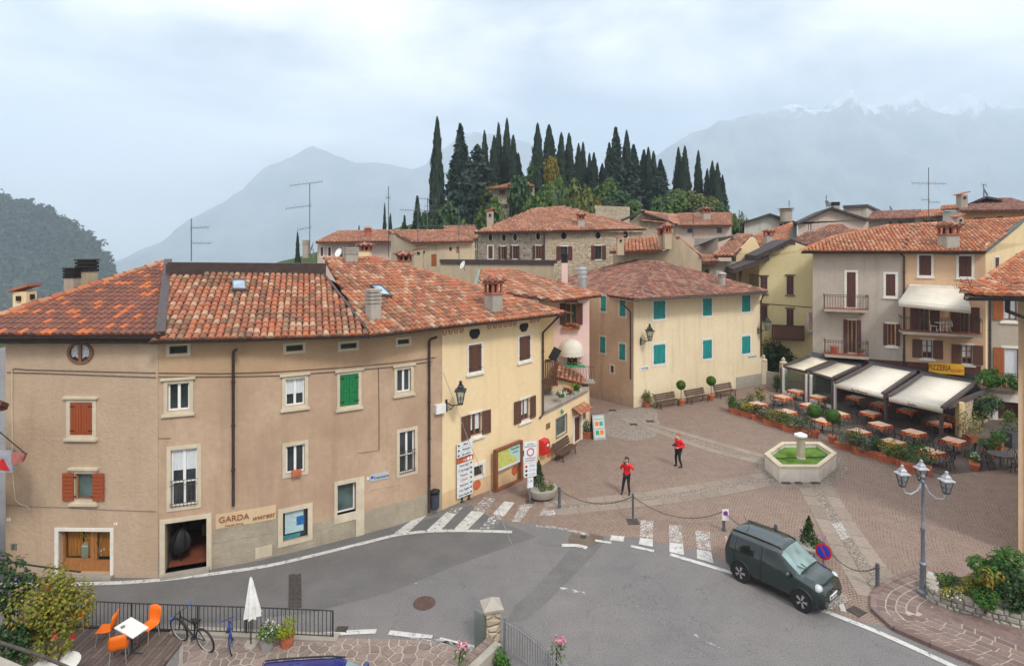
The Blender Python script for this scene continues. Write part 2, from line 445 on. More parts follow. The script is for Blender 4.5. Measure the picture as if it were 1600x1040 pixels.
def mat_cobble():
    """small porphyry cubes laid in segmental arcs"""
    m=NT('porphyry_cubes');p=m.pos()
    sx=m.n('ShaderNodeSeparateXYZ',{0:p})
    W=1.55
    xx,yy=sx.outputs[0],sx.outputs[1]
    col=m.math('DIVIDE',xx,W)
    fx=m.math('SUBTRACT',col,m.math('FLOOR',col))
    cxx=m.math('MULTIPLY',m.math('SUBTRACT',fx,0.5),W)
    arc=m.math('SQRT',m.math('MAXIMUM',m.math('SUBTRACT',1.08,m.math('MULTIPLY',cxx,cxx)),0.02))
    wob=m.math('MULTIPLY',m.noise(p,1.2,3),0.12)
    v=m.math('ADD',m.math('SUBTRACT',yy,arc),wob)
    ang=m.math('ARCSINE',m.math('DIVIDE',cxx,1.04))
    u=m.math('ADD',m.math('MULTIPLY',ang,1.05),m.math('MULTIPLY',m.math('FLOOR',col),7.31))
    vec=m.n('ShaderNodeCombineXYZ',{0:u,1:v,2:0.0}).outputs[0]
    br=m.n('ShaderNodeTexBrick',{'Vector':vec,'Color1':(0.108,.064,.047,1),'Color2':(0.225,.142,.106,1),'Mortar':(0.285,.22,.168,1),'Scale':1.0,
             'Mortar Size':0.019,'Mortar Smooth':0.2,'Bias':0.0,'Brick Width':0.125,'Row Height':0.115})
    c=br.outputs['Color']
    c=m.mix(m.rng(m.noise(p,0.35,6,0.6),0.36,0.66,0,0.5),c,(0.20,.135,.118))
    c=m.mix(m.rng(m.noise(p,1.6,6,0.7),0.45,0.75,0,0.35),c,(0.33,.27,.23))
    m.bump(m.math('SUBTRACT',1.0,br.outputs['Fac']),0.5,0.012)
    return m.fin(c,0.8,spec=0.35)
M['cobble']=mat_cobble()
def mat_pebble(name,a,b,sc=14):
    m=NT(name);p=m.pos()
    vo=m.n('ShaderNodeTexVoronoi',{'Vector':p,'Scale':sc})
    c=m.mix(m.n('ShaderNodeSeparateColor',{0:vo.outputs['Color']}).outputs[0],a,b)
    c=m.mix(m.rng(vo.outputs['Distance'],0.3,0.62),c,mul(a,0.55))
    c=m.mix(m.rng(m.noise(p,0.8,5),0.4,0.7,0,0.4),c,mul(a,0.8))
    m.bump(vo.outputs['Distance'],-0.7,0.02)
    return m.fin(c,0.85)
M['pebble']=mat_pebble('pebble_paving',(0.27,.22,.175),(0.44,.37,.31))
M['pebblepale']=mat_pebble('pebble_paving_pale',(0.30,.25,.205),(0.44,.385,.33))
M['pebblewhite']=mat_pebble('pebble_paving_white',(0.42,.39,.35),(0.62,.6,.56))
def mat_worn(name,keep):
    m=NT(name);p=m.pos()
    c=m.mix(m.rng(m.noise(p,3,5),0.3,0.7),(0.43,.42,.39),(0.58,.57,.54))
    w=m.rng(m.noise(p,5.5,8,0.78),keep,keep+0.10)
    m.fin(c,0.8)
    tr=m.n('ShaderNodeBsdfTransparent')
    mx=m.n('ShaderNodeMixShader',{0:w,1:tr.outputs[0],2:m.b.outputs[0]})
    m.l(mx.outputs[0],m.out.inputs[0])
    return m.mat
M['mark']=mat_worn('road_paint',0.36)
M['markworn']=mat_worn('road_paint_worn',0.47)
M['markfaint']=mat_worn('road_paint_faint',0.54)
def mat_cobblemark():
    m=NT('paint_on_cubes');p=m.pos()
    vo=m.n('ShaderNodeTexVoronoi',{'Vector':p,'Scale':11.0},feature='DISTANCE_TO_EDGE').outputs['Distance']
    w=m.math('MULTIPLY',m.rng(vo,0.05,0.10,1,0.12),m.rng(m.noise(p,2.5,5,.7),0.36,0.5))
    m.fin((0.62,.60,.57),0.8)
    mx=m.n('ShaderNodeMixShader',{0:w,1:m.n('ShaderNodeBsdfTransparent').outputs[0],2:m.b.outputs[0]})
    m.l(mx.outputs[0],m.out.inputs[0])
    return m.mat
M['cobmark']=mat_cobblemark()
def mat_stonewall(name,pal,sc=2.6,mortar=(0.40,.35,.28)):
    m=NT(name);p=m.pos()
    w=m.n('ShaderNodeVectorMath',{0:m.scl(p,(1,1,1.5)),1:m.n('ShaderNodeVectorMath',{0:m.n('ShaderNodeTexNoise',{'Vector':p,'Scale':3.0}).outputs[1],3:0.22},operation='SCALE').outputs[0]},operation='ADD').outputs[0]
    vo=m.n('ShaderNodeTexVoronoi',{'Vector':w,'Scale':sc})
    ve=m.n('ShaderNodeTexVoronoi',{'Vector':w,'Scale':sc},feature='DISTANCE_TO_EDGE').outputs['Distance']
    c=m.ramp(m.n('ShaderNodeSeparateColor',{0:vo.outputs['Color']}).outputs[0],[(i/(len(pal)-1),q) for i,q in enumerate(pal)])
    c=m.mix(m.rng(ve,0.03,0.09,1,0),c,mortar)
    c=m.mix(m.rng(m.noise(p,0.35,5),0.45,0.7,0,0.5),c,mul(mortar,0.9))
    m.bump(m.rng(ve,0.0,0.15),0.8,0.06)
    return m.fin(c,0.92,spec=0.2)
M['stoneL']=mat_stonewall('stone_wall_grey_shaded',[(0.22,.17,.13),(0.36,.30,.235),(0.17,.135,.11),(0.45,.385,.30)])  # shade of the stone house's left wall put into darker stones
M['stoneR']=mat_stonewall('stone_wall_warm',[(0.40,.31,.20),(0.56,.47,.34),(0.33,.25,.165),(0.62,.53,.41)],mortar=(0.48,.40,.29))
def mat_glass(name,col,rough=0.06,rays=None):
    m=NT(name);p=m.pos()
    c=m.mix(m.rng(m.noise(p,0.9,3),0.4,0.65),col,mul(col,2.2))
    m.fin(c,rough,0.0,0.8)
    return m.mat
M['glass']=mat_glass('window_glass_dark',(0.022,.026,.029))
M['glassblue']=mat_glass('skylight_glass',(0.17,.21,.25),0.1)
M['glassgreen']=mat_glass('window_glass_green',(0.05,.075,.07))
def mat_clear(name,col,fac):
    m=NT(name);m.fin(col,0.05,0.0,0.9)
    mx=m.n('ShaderNodeMixShader',{0:fac,1:m.n('ShaderNodeBsdfTransparent',{0:(0.86,.93,.90,1)}).outputs[0],2:m.b.outputs[0]})
    m.l(mx.outputs[0],m.out.inputs[0])
    return m.mat
M['clear']=mat_clear('clear_glass',(0.10,.13,.12),0.18)
M['shopglass']=mat_clear('shop_glass',(0.10,.12,.12),0.07)
M['lampglass']=mat_clear('lantern_glass',(0.35,.38,.40),0.30)
M['carglass']=mat_glass('car_glass',(0.012,.014,.014),0.02)
M['windshield']=mat_glass('windscreen_glass',(0.13,.18,.18),0.04)  # pale base colour stands in for the bright reflection
def mat_leaf(name,pal,rough=0.6,trans=0.25):
    m=NT(name)
    f=m.n('ShaderNodeNewGeometry').outputs['Random Per Island']
    c=m.ramp(f,[(i/max(len(pal)-1,1),q) for i,q in enumerate(pal)])
    m.fin(c,rough,spec=0.3)
    tl=m.n('ShaderNodeBsdfTranslucent',{0:c})
    mx=m.n('ShaderNodeMixShader',{0:trans,1:m.b.outputs[0],2:tl.outputs[0]})
    m.l(mx.outputs[0],m.out.inputs[0])
    return m.mat
L={}
L['cypress']=mat_leaf('leaf_cypress',[(0.012,.028,.020),(0.022,.045,.028),(0.035,.062,.034),(0.018,.036,.024)],trans=.1)
L['conifer']=mat_leaf('leaf_conifer',[(0.014,.036,.032),(0.028,.055,.042),(0.040,.072,.050)],trans=.1)
L['bush']=mat_leaf('leaf_bush',[(0.05,.105,.022),(0.085,.155,.03),(0.12,.19,.038),(0.065,.13,.028)])
L['olive']=mat_leaf('leaf_olive',[(0.075,.11,.028),(0.12,.155,.04),(0.18,.19,.045),(0.085,.125,.04)])
L['yellow']=mat_leaf('leaf_yellow',[(0.18,.15,.02),(0.30,.22,.025),(0.10,.12,.025),(0.36,.26,.03)])
L['vine']=mat_leaf('leaf_vine',[(0.12,.16,.02),(0.20,.22,.026),(0.32,.27,.03),(0.16,.20,.024),(0.24,.15,.03),(0.12,.17,.022)])
L['dark']=mat_leaf('leaf_dark',[(0.02,.055,.02),(0.038,.085,.028),(0.06,.115,.036)])
L['green']=mat_leaf('leaf_green',[(0.03,.10,.016),(0.055,.15,.022),(0.09,.19,.03),(0.04,.12,.02)])
L['lime']=mat_leaf('leaf_lime',[(0.20,.24,.018),(0.30,.32,.02),(0.14,.19,.02)])
L['grey']=mat_leaf('leaf_grey_green',[(0.07,.115,.06),(0.12,.17,.09),(0.17,.21,.12)])
L['box']=mat_leaf('leaf_box',[(0.035,.105,.015),(0.065,.16,.022),(0.09,.20,.03)])
L['cream']=mat_leaf('leaf_variegated',[(0.20,.20,.06),(0.33,.29,.08),(0.10,.13,.035),(0.42,.37,.13)])
L['redf']=mat_leaf('flower_red',[(0.55,.012,.012),(0.7,.03,.02)])
L['pinkf']=mat_leaf('flower_pink',[(0.65,.16,.30),(0.75,.3,.42)])
L['purplef']=mat_leaf('flower_purple',[(0.30,.06,.32),(0.42,.12,.42)])
L['yellowf']=mat_leaf('flower_yellow',[(0.75,.50,.015),(0.82,.6,.03)])
L['whitef']=mat_leaf('flower_white',[(0.75,.72,.66),(0.8,.78,.74)])
L['forest']=mat_leaf('leaf_forest',[(0.012,.03,.014),(0.022,.048,.02),(0.034,.064,.024),(0.05,.07,.026)],trans=.1)
def mat_tablecloth():
    m=NT('orange_checked_cloth');p=m.obj()
    sx=m.n('ShaderNodeSeparateXYZ',{0:p})
    z=sx.outputs[2]
    a=m.n('ShaderNodeTexBrick',{'Vector':m.n('ShaderNodeMapping',{0:p,1:(0.5,0.5,0)}).outputs[0],'Color1':(0.50,.29,.19,1),'Color2':(0.58,.37,.255,1),'Mortar':(0.62,.48,.38,1),'Mortar Size':0.022,'Brick Width':0.30,'Row Height':0.30,'Scale':1.0},offset=0.0)
    vo=m.n('ShaderNodeTexVoronoi',{'Vector':p,'Scale':16})
    b=m.ramp(m.n('ShaderNodeSeparateColor',{0:vo.outputs['Color']}).outputs[0],[(0,(.62,.055,.025)),(.35,(.72,.17,.03)),(.6,(.45,.03,.02)),(.8,(.75,.35,.08))],'CONSTANT')
    c=m.mix(m.rng(z,0.742,0.748),b,a.outputs['Color'])
    return m.fin(c,0.8)
M['tablecloth']=mat_tablecloth()
def mat_water():
    m=NT('green_fountain_water');p=m.pos()
    c=m.mix(m.rng(m.noise(p,1.6,5,0.6,0.6),0.38,0.62),(0.05,.15,.012),(0.12,.25,.028))
    m.bump(m.noise(p,4,2),0.06,0.02)
    return m.fin(c,0.05,spec=0.5)
M['water']=mat_water()
def mat_map():
    m=NT('town_map_print');p=m.pos()
    z=m.n('ShaderNodeSeparateXYZ',{0:p})
    n=m.noise(p,1.1,4)
    f=m.math('ADD',m.math('MULTIPLY',z.outputs[2],0.9),m.math('MULTIPLY',m.math('ADD',z.outputs[0],n),1.25))
    g=m.mix(m.rng(m.noise(p,9,5,.7),.4,.6),(0.42,.46,.08),(0.62,.60,.20))
    c=m.mix(m.rng(f,1.98,2.02),g,(0.40,.60,.56))
    return m.fin(c,0.3)
M['map']=mat_map()
def mat_carpaint(name,c,f):
    m=NT(name)
    m.fin(c,0.2,0.15,0.6)
    m.b.inputs['Coat Weight'].default_value=0.9;m.b.inputs['Coat Roughness'].default_value=0.05
    m.l(m.mix(m.rng(m.noise(m.obj(),160,2),0.3,0.7),mul(c,.8),mul(c,1.3)),m.b.inputs['Base Color'])
    return m.mat
M['carpaint']=mat_carpaint('car_dark_green',(0.009,.022,.019),0)
M['carblue']=mat_carpaint('car_blue',(0.008,.018,.16),0)
def mat_grass():
    m=NT('grass_ground');p=m.pos()
    c=m.mix(m.rng(m.noise(p,0.05,6,.65),.35,.65),(0.035,.06,.018),(0.07,.09,.028))
    c=m.mix(m.rng(m.noise(p,3,5),.4,.7,0,.6),c,(0.03,.04,.018))
    return m.fin(c,0.95,spec=.1)
M['grass']=mat_grass()
def mat_mountain():
    m=NT('mountain_rock');p=m.pos()
    z=m.n('ShaderNodeSeparateXYZ',{0:p}).outputs[2]
    c=m.mix(m.rng(m.noise(p,0.0025,8,.68),.38,.62),(0.06,.08,.065),(0.22,.215,.205))
    sn=m.rng(m.math('ADD',z,m.math('MULTIPLY',m.noise(p,0.006,8,.75),900.0)),1760,1830)
    c=m.mix(sn,c,(0.62,.65,.69))
    return m.fin(c,0.95,spec=.1)
M['mountain']=mat_mountain()
# ------------------------------------------------------------ facades, openings, windows
class Facade:
    """a vertical wall over a polyline of ground points (left to right as seen), holes cut for the openings"""
    def __init__(s,pts,ztop,z0=0.0):
        s.p=[Vector((p[0],p[1])) for p in pts]
        s.L=[0.0]
        for a,b in zip(s.p,s.p[1:]):s.L.append(s.L[-1]+(b-a).length)
        s.ztop,s.z0,s.op=ztop,z0,[]
    def seg(s,u):
        for i in range(len(s.p)-1):
            if u <= s.L[i+1] or i==len(s.p)-2:return i
    def nrm(s,u):
        i=s.seg(u);d=(s.p[i+1]-s.p[i]).normalized()
        return Vector((d.y,-d.x,0))
    def tan(s,u):
        i=s.seg(u);d=(s.p[i+1]-s.p[i]).normalized()
        return Vector((d.x,d.y,0))
    def pt(s,u,z,o=0.0):
        i=s.seg(u);d=(s.p[i+1]-s.p[i]).normalized();q=s.p[i]+d*(u-s.L[i])
        return Vector((q.x+d.y*o,q.y-d.x*o,z))
    def uz(s,px,py,o=0.0):
        r=ray(px,py);best=None
        for i in range(len(s.p)-1):
            a,b=s.p[i],s.p[i+1];d=(b-a);ln=d.length;d=d/ln
            n=Vector((d.y,-d.x));a=a+n*o
            den=r.x*n.x+r.y*n.y
            if abs(den)<1e-6:continue
            t=(a.dot(n))/den
            if t <= 0:continue
            q=Vector((r.x*t,r.y*t));u=(q-a).dot(d)
            e=max(0,-u,u-ln)
            if best is None or e<best[0]-1e-6:best=(e,s.L[i]+u,H+r.z*t)
        return best[1],best[2]
    def rect(s,x0,y0,x1,y1):
        xm,ym=(x0+x1)/2,(y0+y1)/2
        ua,ub=s.uz(x0,ym)[0],s.uz(x1,ym)[0]
        return ua,ub,s.uz(xm,y1)[1],s.uz(xm,y0)[1]
    def hole(s,u0,u1,z0,z1,dep=0.16):s.op.append((u0,u1,z0,z1,dep))
    def box(s,mb,u0,u1,z0,z1,o0,o1):
        um=(u0+u1)/2;n=s.nrm(um)
        a,b=s.pt(u0,z0),s.pt(u1,z0);a1,b1=s.pt(u0,z1),s.pt(u1,z1)
        mb.hexa([a+n*o1,b+n*o1,b+n*o0,a+n*o0,a1+n*o1,b1+n*o1,b1+n*o0,a1+n*o0])
    def wall(s,name,mats,parent,bands=(),zt=None):
        mb=MB();zt=zt or (lambda u:s.ztop)
        us=sorted(set([round(x,4) for x in s.L]+[round(min(max(x,0),s.L[-1]),4) for o in s.op for x in o[:2]]))
        zs=sorted(set([s.z0,s.ztop]+[min(max(z,s.z0),s.ztop) for o in s.op for z in o[2:4]]+[b[0] for b in bands if b[0]<s.ztop]))
        for a,b in zip(us,us[1:]):
            if b-a<1e-4:continue
            um=(a+b)/2
            for c,d in zip(zs,zs[1:]):
                if d-c<1e-4:continue
                zm=(c+d)/2
                if any(o[0]-1e-4 <= um <= o[1]+1e-4 and o[2]-1e-4 <= zm <= o[3]+1e-4 for o in s.op):continue
                mb.mi=0
                for zb,mi in bands:
                    if zm<zb:mb.mi=mi;break
                i=s.seg(um)
                dd=(s.p[i+1]-s.p[i]).normalized()
                f=lambda u,z:(s.p[i].x+dd.x*(u-s.L[i]),s.p[i].y+dd.y*(u-s.L[i]),z)
                mb.poly([f(a,c),f(b,c),f(b,d),f(a,d)])
        mb.mi=0
        for u0,u1,z0,z1,dep in s.op:
            n=s.nrm((u0+u1)/2);k=n*-dep
            A,B,C,E=s.pt(u0,z0),s.pt(u1,z0),s.pt(u1,z1),s.pt(u0,z1)
            for p,q in ((A,B),(B,C),(C,E),(E,A)):
                mb.poly([q,p,p+k,q+k])
        return mb.build(name,mats,parent)
def mullion(f,mb,u0,u1,z0,z1,o,w=0.05,nu=1,nz=0,t=0.05,mid=None):
    f.box(mb,u0,u0+w,z0,z1,o,o+t);f.box(mb,u1-w,u1,z0,z1,o,o+t)
    f.box(mb,u0+w,u1-w,z0,z0+w,o,o+t*.98);f.box(mb,u0+w,u1-w,z1-w,z1,o,o+t*.98)
    for k in range(1,nu+1):
        c=u0+(u1-u0)*k/(nu+1);f.box(mb,c-w*.8,c+w*.8,z0+w,z1-w,o+.002,o+t*1.06)
    for k in range(1,nz+1):
        c=z0+(z1-z0)*(k/(nz+1) if mid is None else mid);f.box(mb,u0+w,u1-w,c-w*.5,c+w*.5,o+.001,o+t*0.96)
def leaf_shutter(f,u0,u1,z0,z1,o,mat,par,style='panel',t=0.04):
    mb=MB()
    f.box(mb,u0,u1,z0,z1,o,o+t*.55)
    w=min(0.09,(u1-u0)*.22)
    if style=='plank':
        n=7
        for k in range(n):
            a,b=z0+(z1-z0)*k/n,z0+(z1-z0)*(k+1)/n
            f.box(mb,u0+.004,u1-.004,a+.012,b-.012,o+t*.5,o+t)
    elif style=='vplank':
        n=4
        for k in range(n):
            a,b=u0+(u1-u0)*k/n,u0+(u1-u0)*(k+1)/n
            f.box(mb,a+.006,b-.006,z0+.004,z1-.004,o+t*.5,o+t)
    elif style=='louver':
        f.box(mb,u0,u0+w,z0,z1,o+t*.5,o+t);f.box(mb,u1-w,u1,z0,z1,o+t*.5,o+t)
        for zz in (z0,(z0+z1)/2-w/2,z1-w):f.box(mb,u0+w,u1-w,zz,zz+w,o+t*.5,o+t*.97)
        n=max(6,int((z1-z0)/0.12))
        for k in range(n):
            a=z0+w+(z1-z0-2*w)*k/n
            f.box(mb,u0+w,u1-w,a,a+0.06,o+t*.5,o+t*.85)
    else:
        f.box(mb,u0,u0+w,z0,z1,o+t*.5,o+t);f.box(mb,u1-w,u1,z0,z1,o+t*.5,o+t)
        zm=z0+(z1-z0)*.45
        for a,b in ((z0,z0+w),(zm-w/2,zm+w/2),(z1-w,z1)):f.box(mb,u0+w,u1-w,a,b,o+t*.5,o+t*.97)
        for a,b in ((z0+w*1.7,zm-w*1.2),(zm+w*1.2,z1-w*1.7)):
            f.box(mb,u0+w*1.6,u1-w*1.6,a,b,o+t*.5,o+t*.85)
    return mb.build('shutter',mat,par)
def window(f,house,rect,trim=0.14,trimmat='trimw',frame='white',shut=None,shutmat='shutbrown',shutstyle='panel',glass='glass',sill=True,
           lintel=False,nu=1,nz=0,mid=None,curtain=None,dep=0.17,name='window',slots=None,side=None,trimz=None,label=None,sillw=0.1,sillmat=None,hinges=True):
    u0,u1,z0,z1=f.rect(*rect)
    um=(u0+u1)/2
    f.hole(u0,u1,z0,z1,dep)
    fr=MB();mullion(f,fr,u0+.002,u1-.002,z0+.002,z1-.002,-dep+.03,0.055,nu,nz,0.05,mid)
    w=fr.build(name,M[frame],house)
    if label:w['label']=label
    g=MB();f.box(g,u0+.002,u1-.002,z0+.002,z1-.002,-dep-.03,-dep+.045);g.build('pane',M[glass],w)
    if curtain:
        for a,b in ((u0+.06,um-.05),(um+.05,u1-.06)) if nu else ((u0+.06,u1-.06),):
            c=MB();zb=z0+(z1-z0)*curtain[0]
            f.box(c,a,b,zb,z1-.06,-dep+.046,-dep+.052);c.build('curtain',M[curtain[1]],w)
    if trim:
        t=MB();tz=trimz if trimz is not None else trim
        f.box(t,u0-trim,u0,z0-tz,z1+tz,-.01,.03);f.box(t,u1,u1+trim,z0-tz,z1+tz,-.01,.03)
        f.box(t,u0,u1,z1,z1+tz,-.01,.029);f.box(t,u0,u1,z0-tz,z0,-.01,.029)
        t.build('surround',M[trimmat],w)
    if sill:
        t=MB();f.box(t,u0-trim-.06,u1+trim+.06,z0-trim-.07,z0-trim+.015 if trim else z0,-.01,sillw);t.build('sill',M[sillmat or trimmat],w)
    if lintel:
        t=MB();f.box(t,u0-trim-.08,u1+trim+.08,z1+trim,z1+trim+.08,-.01,.11);t.build('lintel',M[sillmat or trimmat],w)
    if shut=='closed':
        for a,b in ((u0+.01,um-.006),(um+.006,u1-.01)):
            leaf_shutter(f,a,b,z0+.01,z1-.01,-.02,M[shutmat],w,shutstyle)
        if slots:
            s=MB()
            for q in (-.25,.25):
                for k in range(7):
                    zc=z0+(z1-z0)*(.12+.76*k/6);uc=um+(u1-u0)*q
                    f.box(s,uc-.025,uc+.025,zc-.03,zc+.03,.015,.024)
            s.build('slot',M['black'],w)
    elif shut=='open':
        sw=(u1-u0)*.52 if side is None else side
        g0=trim*.15
        for a,b in ((u0-g0-sw,u0-g0),(u1+g0,u1+g0+sw)):
            leaf_shutter(f,a,b,z0-.02,z1+.02,.04,M[shutmat],w,shutstyle)
    if shut and hinges:
        hm=MB()
        for zz in (z0+(z1-z0)*.13,z0+(z1-z0)*.87):
            for uc,sg in ((u0,-1),(u1,1)):
                f.box(hm,uc-.06 if sg<0 else uc-.16,uc+.16 if sg<0 else uc+.06,zz-.018,zz+.018,.022,.03) if shut=='closed' else f.box(hm,uc-.05,uc+.05,zz-.02,zz+.02,.03,.055)
        hm.build('hinge',M['black'],w)['kind']='stuff'
    return w,(u0,u1,z0,z1)
def text_on(f,s,px,py,height,mat,par,o=0.04,align='CENTER',squeeze=1.0,name='lettering',shear=0.0,bold=0.0):
    """lettering lying on a facade, its centre at a photo pixel"""
    u,z=f.uz(px,py)
    c=bpy.data.curves.new(name,'FONT');c.body=s;c.size=height*1.4;c.align_x=align;c.align_y='CENTER';c.extrude=0.006;c.shear=shear;c.offset=bold
    c.materials.append(mat)
    o_=link(name,c,par)
    P=f.pt(u,z,o)-wl(par)
    t,n=f.tan(u),f.nrm(u)
    o_.matrix_basis=Matrix(((t.x*squeeze,0,n.x,P.x),(t.y*squeeze,0,n.y,P.y),(0,1,0,P.z),(0,0,0,1)))
    return o_
def text_at(s,P,t,up,height,mat,par,squeeze=1.0,name='lettering',align='CENTER',bold=0.0,shear=0.0):
    c=bpy.data.curves.new(name,'FONT');c.body=s;c.size=height*1.4;c.align_x=align;c.align_y='CENTER';c.extrude=0.003;c.offset=bold;c.shear=shear
    c.materials.append(mat)
    o_=link(name,c,par)
    t=Vector(t).normalized();up=Vector(up).normalized();n=t.cross(up).normalized();P=Vector(P)-wl(par)
    o_.matrix_basis=Matrix(((t.x*squeeze,up.x,n.x,P.x),(t.y*squeeze,up.y,n.y,P.y),(t.z*squeeze,up.z,n.z,P.z),(0,0,0,1)))
    return o_
# ------------------------------------------------------------ tiled roofs
def tile_geo(w,l,seg=5,taper=0.82,th=0.30):
    """one barrel tile along +y (up the slope), convex side +z"""
    vs=[]
    for y,k,dz in ((0,1.0,0.035),(l,taper,0.0)):
        for i in range(seg+1):
            a=math.pi*i/seg
            vs.append((-math.cos(a)*w/2*k,y,math.sin(a)*w*.42*k+dz))
    n=seg+1
    fs=[(i,i+1,n+i+1,n+i) for i in range(seg)]
    # thick lower lip
    b=len(vs)
    for i in range(n):
        a=math.pi*i/seg
        vs.append((-math.cos(a)*w/2*(1-th),0.004,math.sin(a)*w*.42*(1-th)+0.03))
    fs+=[(i+1,i,b+i,b+i+1) for i in range(seg)]
    fs.append(tuple(b+i for i in range(n)))
    return vs,fs
def inside(p,poly):
    c=False;n=len(poly);j=n-1
    for i in range(n):
        a,b=poly[i],poly[j]
        if (a[1]>p[1]) != (b[1]>p[1]) and p[0]<(b[0]-a[0])*(p[1]-a[1])/(b[1]-a[1])+a[0]:c=not c
        j=i
    return c
_tile_mesh={}
def roof_plane(P,thick,mat,par,name='roof'):
    P=[Vector(p) for p in P]
    mb=MB();n=Vector((0,0,0))
    for i in range(len(P)):n+=P[i].cross(P[(i+1) % len(P)])
    n.normalize()
    if n.z<0:n=-n
    mb.prism(P,-n*thick)
    return mb.build(name,mat,par)
def tiles(par,roof,P,kind,w=0.26,l=0.42,single=0,seed=1,jit=1.0,skip=None,wob=0.010):
    """barrel tiles over the plane polygon P (P[0] to P[1] is the eave); the `single` lowest tiles are parts, the rest one mass"""
    P=[Vector(p) for p in P];rr=random.Random(seed)
    e=(P[1]-P[0]);n=e.cross(P[2]-P[0])
    if n.z<0:n=-n
    n.normalize();e.normalize();up=n.cross(e).normalized()
    if up.z<0:up=-up
    flip=e.cross(up).dot(n)<0
    if flip:e=-e
    O=P[0]
    q=[((p-O).dot(e),(p-O).dot(up)) for p in P]
    x0,x1=min(a[0] for a in q),max(a[0] for a in q);y1=max(a[1] for a in q)
    nc=max(1,round((x1-x0)/w));ww=(x1-x0)/nc
    lst=[]
    off=[rr.gauss(0,.02)*jit for _ in range(nc)]
    for j in range(int(y1/l)+1):
        for i in range(nc):
            u,v=x0+(i+.5)*ww,j*l-0.06
            if not inside((u,max(v,0)+l*.5),q):continue
            P3=O+e*u+up*v
            if skip and skip(P3):continue
            lst.append((u,v+off[i]*(1 if j else .4),j,i))
    key=(round(ww,3),l,kind)
    vs,fs=tile_geo(ww*.98,l*1.13)
    sag=lambda u,v:0.03*noise.noise(Vector((u*.35,v*.45,seed*3.1)))
    def mtx(u,v):
        a=rr.gauss(0,.022)*jit;b=rr.gauss(0,.012)*jit
        E=(e*math.cos(a)+up*math.sin(a));U=(up*math.cos(a)-e*math.sin(a)) ;U=(U+n*(b+.045)).normalized()
        N=E.cross(U).normalized()
        p=O+e*(u+rr.gauss(0,wob*.6)*jit)+up*v+n*(sag(u,v)*jit+0.012+abs(rr.gauss(0,wob*.5))*jit)
        return E,U,N,p
    order=sorted(lst,key=lambda t:(P[0]+e*t[0]+up*t[1]).y) if single else []
    first=set((t[2],t[3]) for t in order[:single])
    if single:
        me=bpy.data.meshes.new('tile');me.from_pydata(vs,[],fs);me.materials.append(TM[kind][0])
        me.polygons.foreach_set('use_smooth',[True]*len(me.polygons));me.set_sharp_from_angle(angle=R(50))
    base=wl(roof)
    V,Fq=[],[];va=np.array(vs);nv=len(vs)
    for t in lst:
        E,U,N,p=mtx(t[0],t[1])
        if (t[2],t[3]) in first:
            o=bpy.data.objects.new('tile',me);COL.objects.link(o);o.parent=roof
            p=p-base
            o.matrix_basis=Matrix(((E.x,U.x,N.x,p.x),(E.y,U.y,N.y,p.y),(E.z,U.z,N.z,p.z),(0,0,0,1)))
        else:
            A=np.array([E,U,N])
            b=len(V)*nv
            V.append(va @ A+np.array(p-base));Fq+=[tuple(k+b for k in f) for f in fs]
    if V:
        mm=bpy.data.meshes.new('tile_field');mm.from_pydata(np.concatenate(V).tolist(),[],Fq);mm.materials.append(TM[kind][1])
        mm.polygons.foreach_set('use_smooth',[True]*len(mm.polygons));mm.set_sharp_from_angle(angle=R(50))
        o=link('tile_field',mm,roof);o['kind']='stuff'
def ridge(roof,a,b,kind,w=0.28,l=0.42,seed=3,lift=0.02,name='ridge_tiles'):
    a,b=Vector(a),Vector(b);d=b-a;n=max(1,round(d.length/l));d.normalize()
    s=d.cross(Vector((0,0,1))).normalized();N=s.cross(d).normalized();rr=random.Random(seed)
    vs,fs=tile_geo(w,(b-a).length/n*1.12);mb=MB();base=Vector((0,0,0))
    for i in range(n):
        p=a+(b-a)*(i/n)+N*(lift+rr.random()*.015)
        k=rr.gauss(0,.02);E=(s+d*k).normalized();U=(d-s*k+N*.03).normalized()
        mb.add([p+E*v[0]+U*v[1]+N*v[2] for v in vs],fs)
    o=mb.build(name,TM[kind][1],roof,smooth=50)
    o['kind']='stuff'
    return o
def eave_plane(A,B,slope):
    """plane through the eave A-B rising away from the camera"""
    A,B=Vector(A),Vector(B);e=(B-A).normalized()
    h=Vector((-e.y,e.x,0)).normalized()
    if h.y<0:h=-h
    up=h*math.cos(R(slope))+Vector((0,0,1))*math.sin(R(slope))
    n=e.cross(up).normalized()
    return A,(n if n.z>0 else-n)
def roof_px(A,B,slope,pxs):
    P,n=eave_plane(A,B,slope)
    return [Vector(A),Vector(B)]+[ppl(x,y,P,n) for x,y in pxs]
def gutter(a,b,par,r=0.075,mat='gutter',name='gutter'):
    mb=MB();a,b=Vector(a),Vector(b);d=(b-a).normalized();s=d.cross(Vector((0,0,1))).normalized()
    n=7;vs=[]
    for p in (a,b):
        for rr_ in (r,r*.86):
            for i in range(n):
                t=math.pi+math.pi*i/(n-1)
                vs.append(p+s*(math.cos(t)*rr_)+Vector((0,0,math.sin(t)*rr_)))
    fs=[]
    for i in range(n-1):
        fs+=[(i,i+1,2*n+i+1,2*n+i),(n+i+1,n+i,3*n+i,3*n+i+1)]
    fs+=[(0,2*n,3*n,n),(n-1,2*n-1,4*n-1,3*n-1)]
    return mb.add(vs,fs).build(name,M[mat],par,smooth=50)
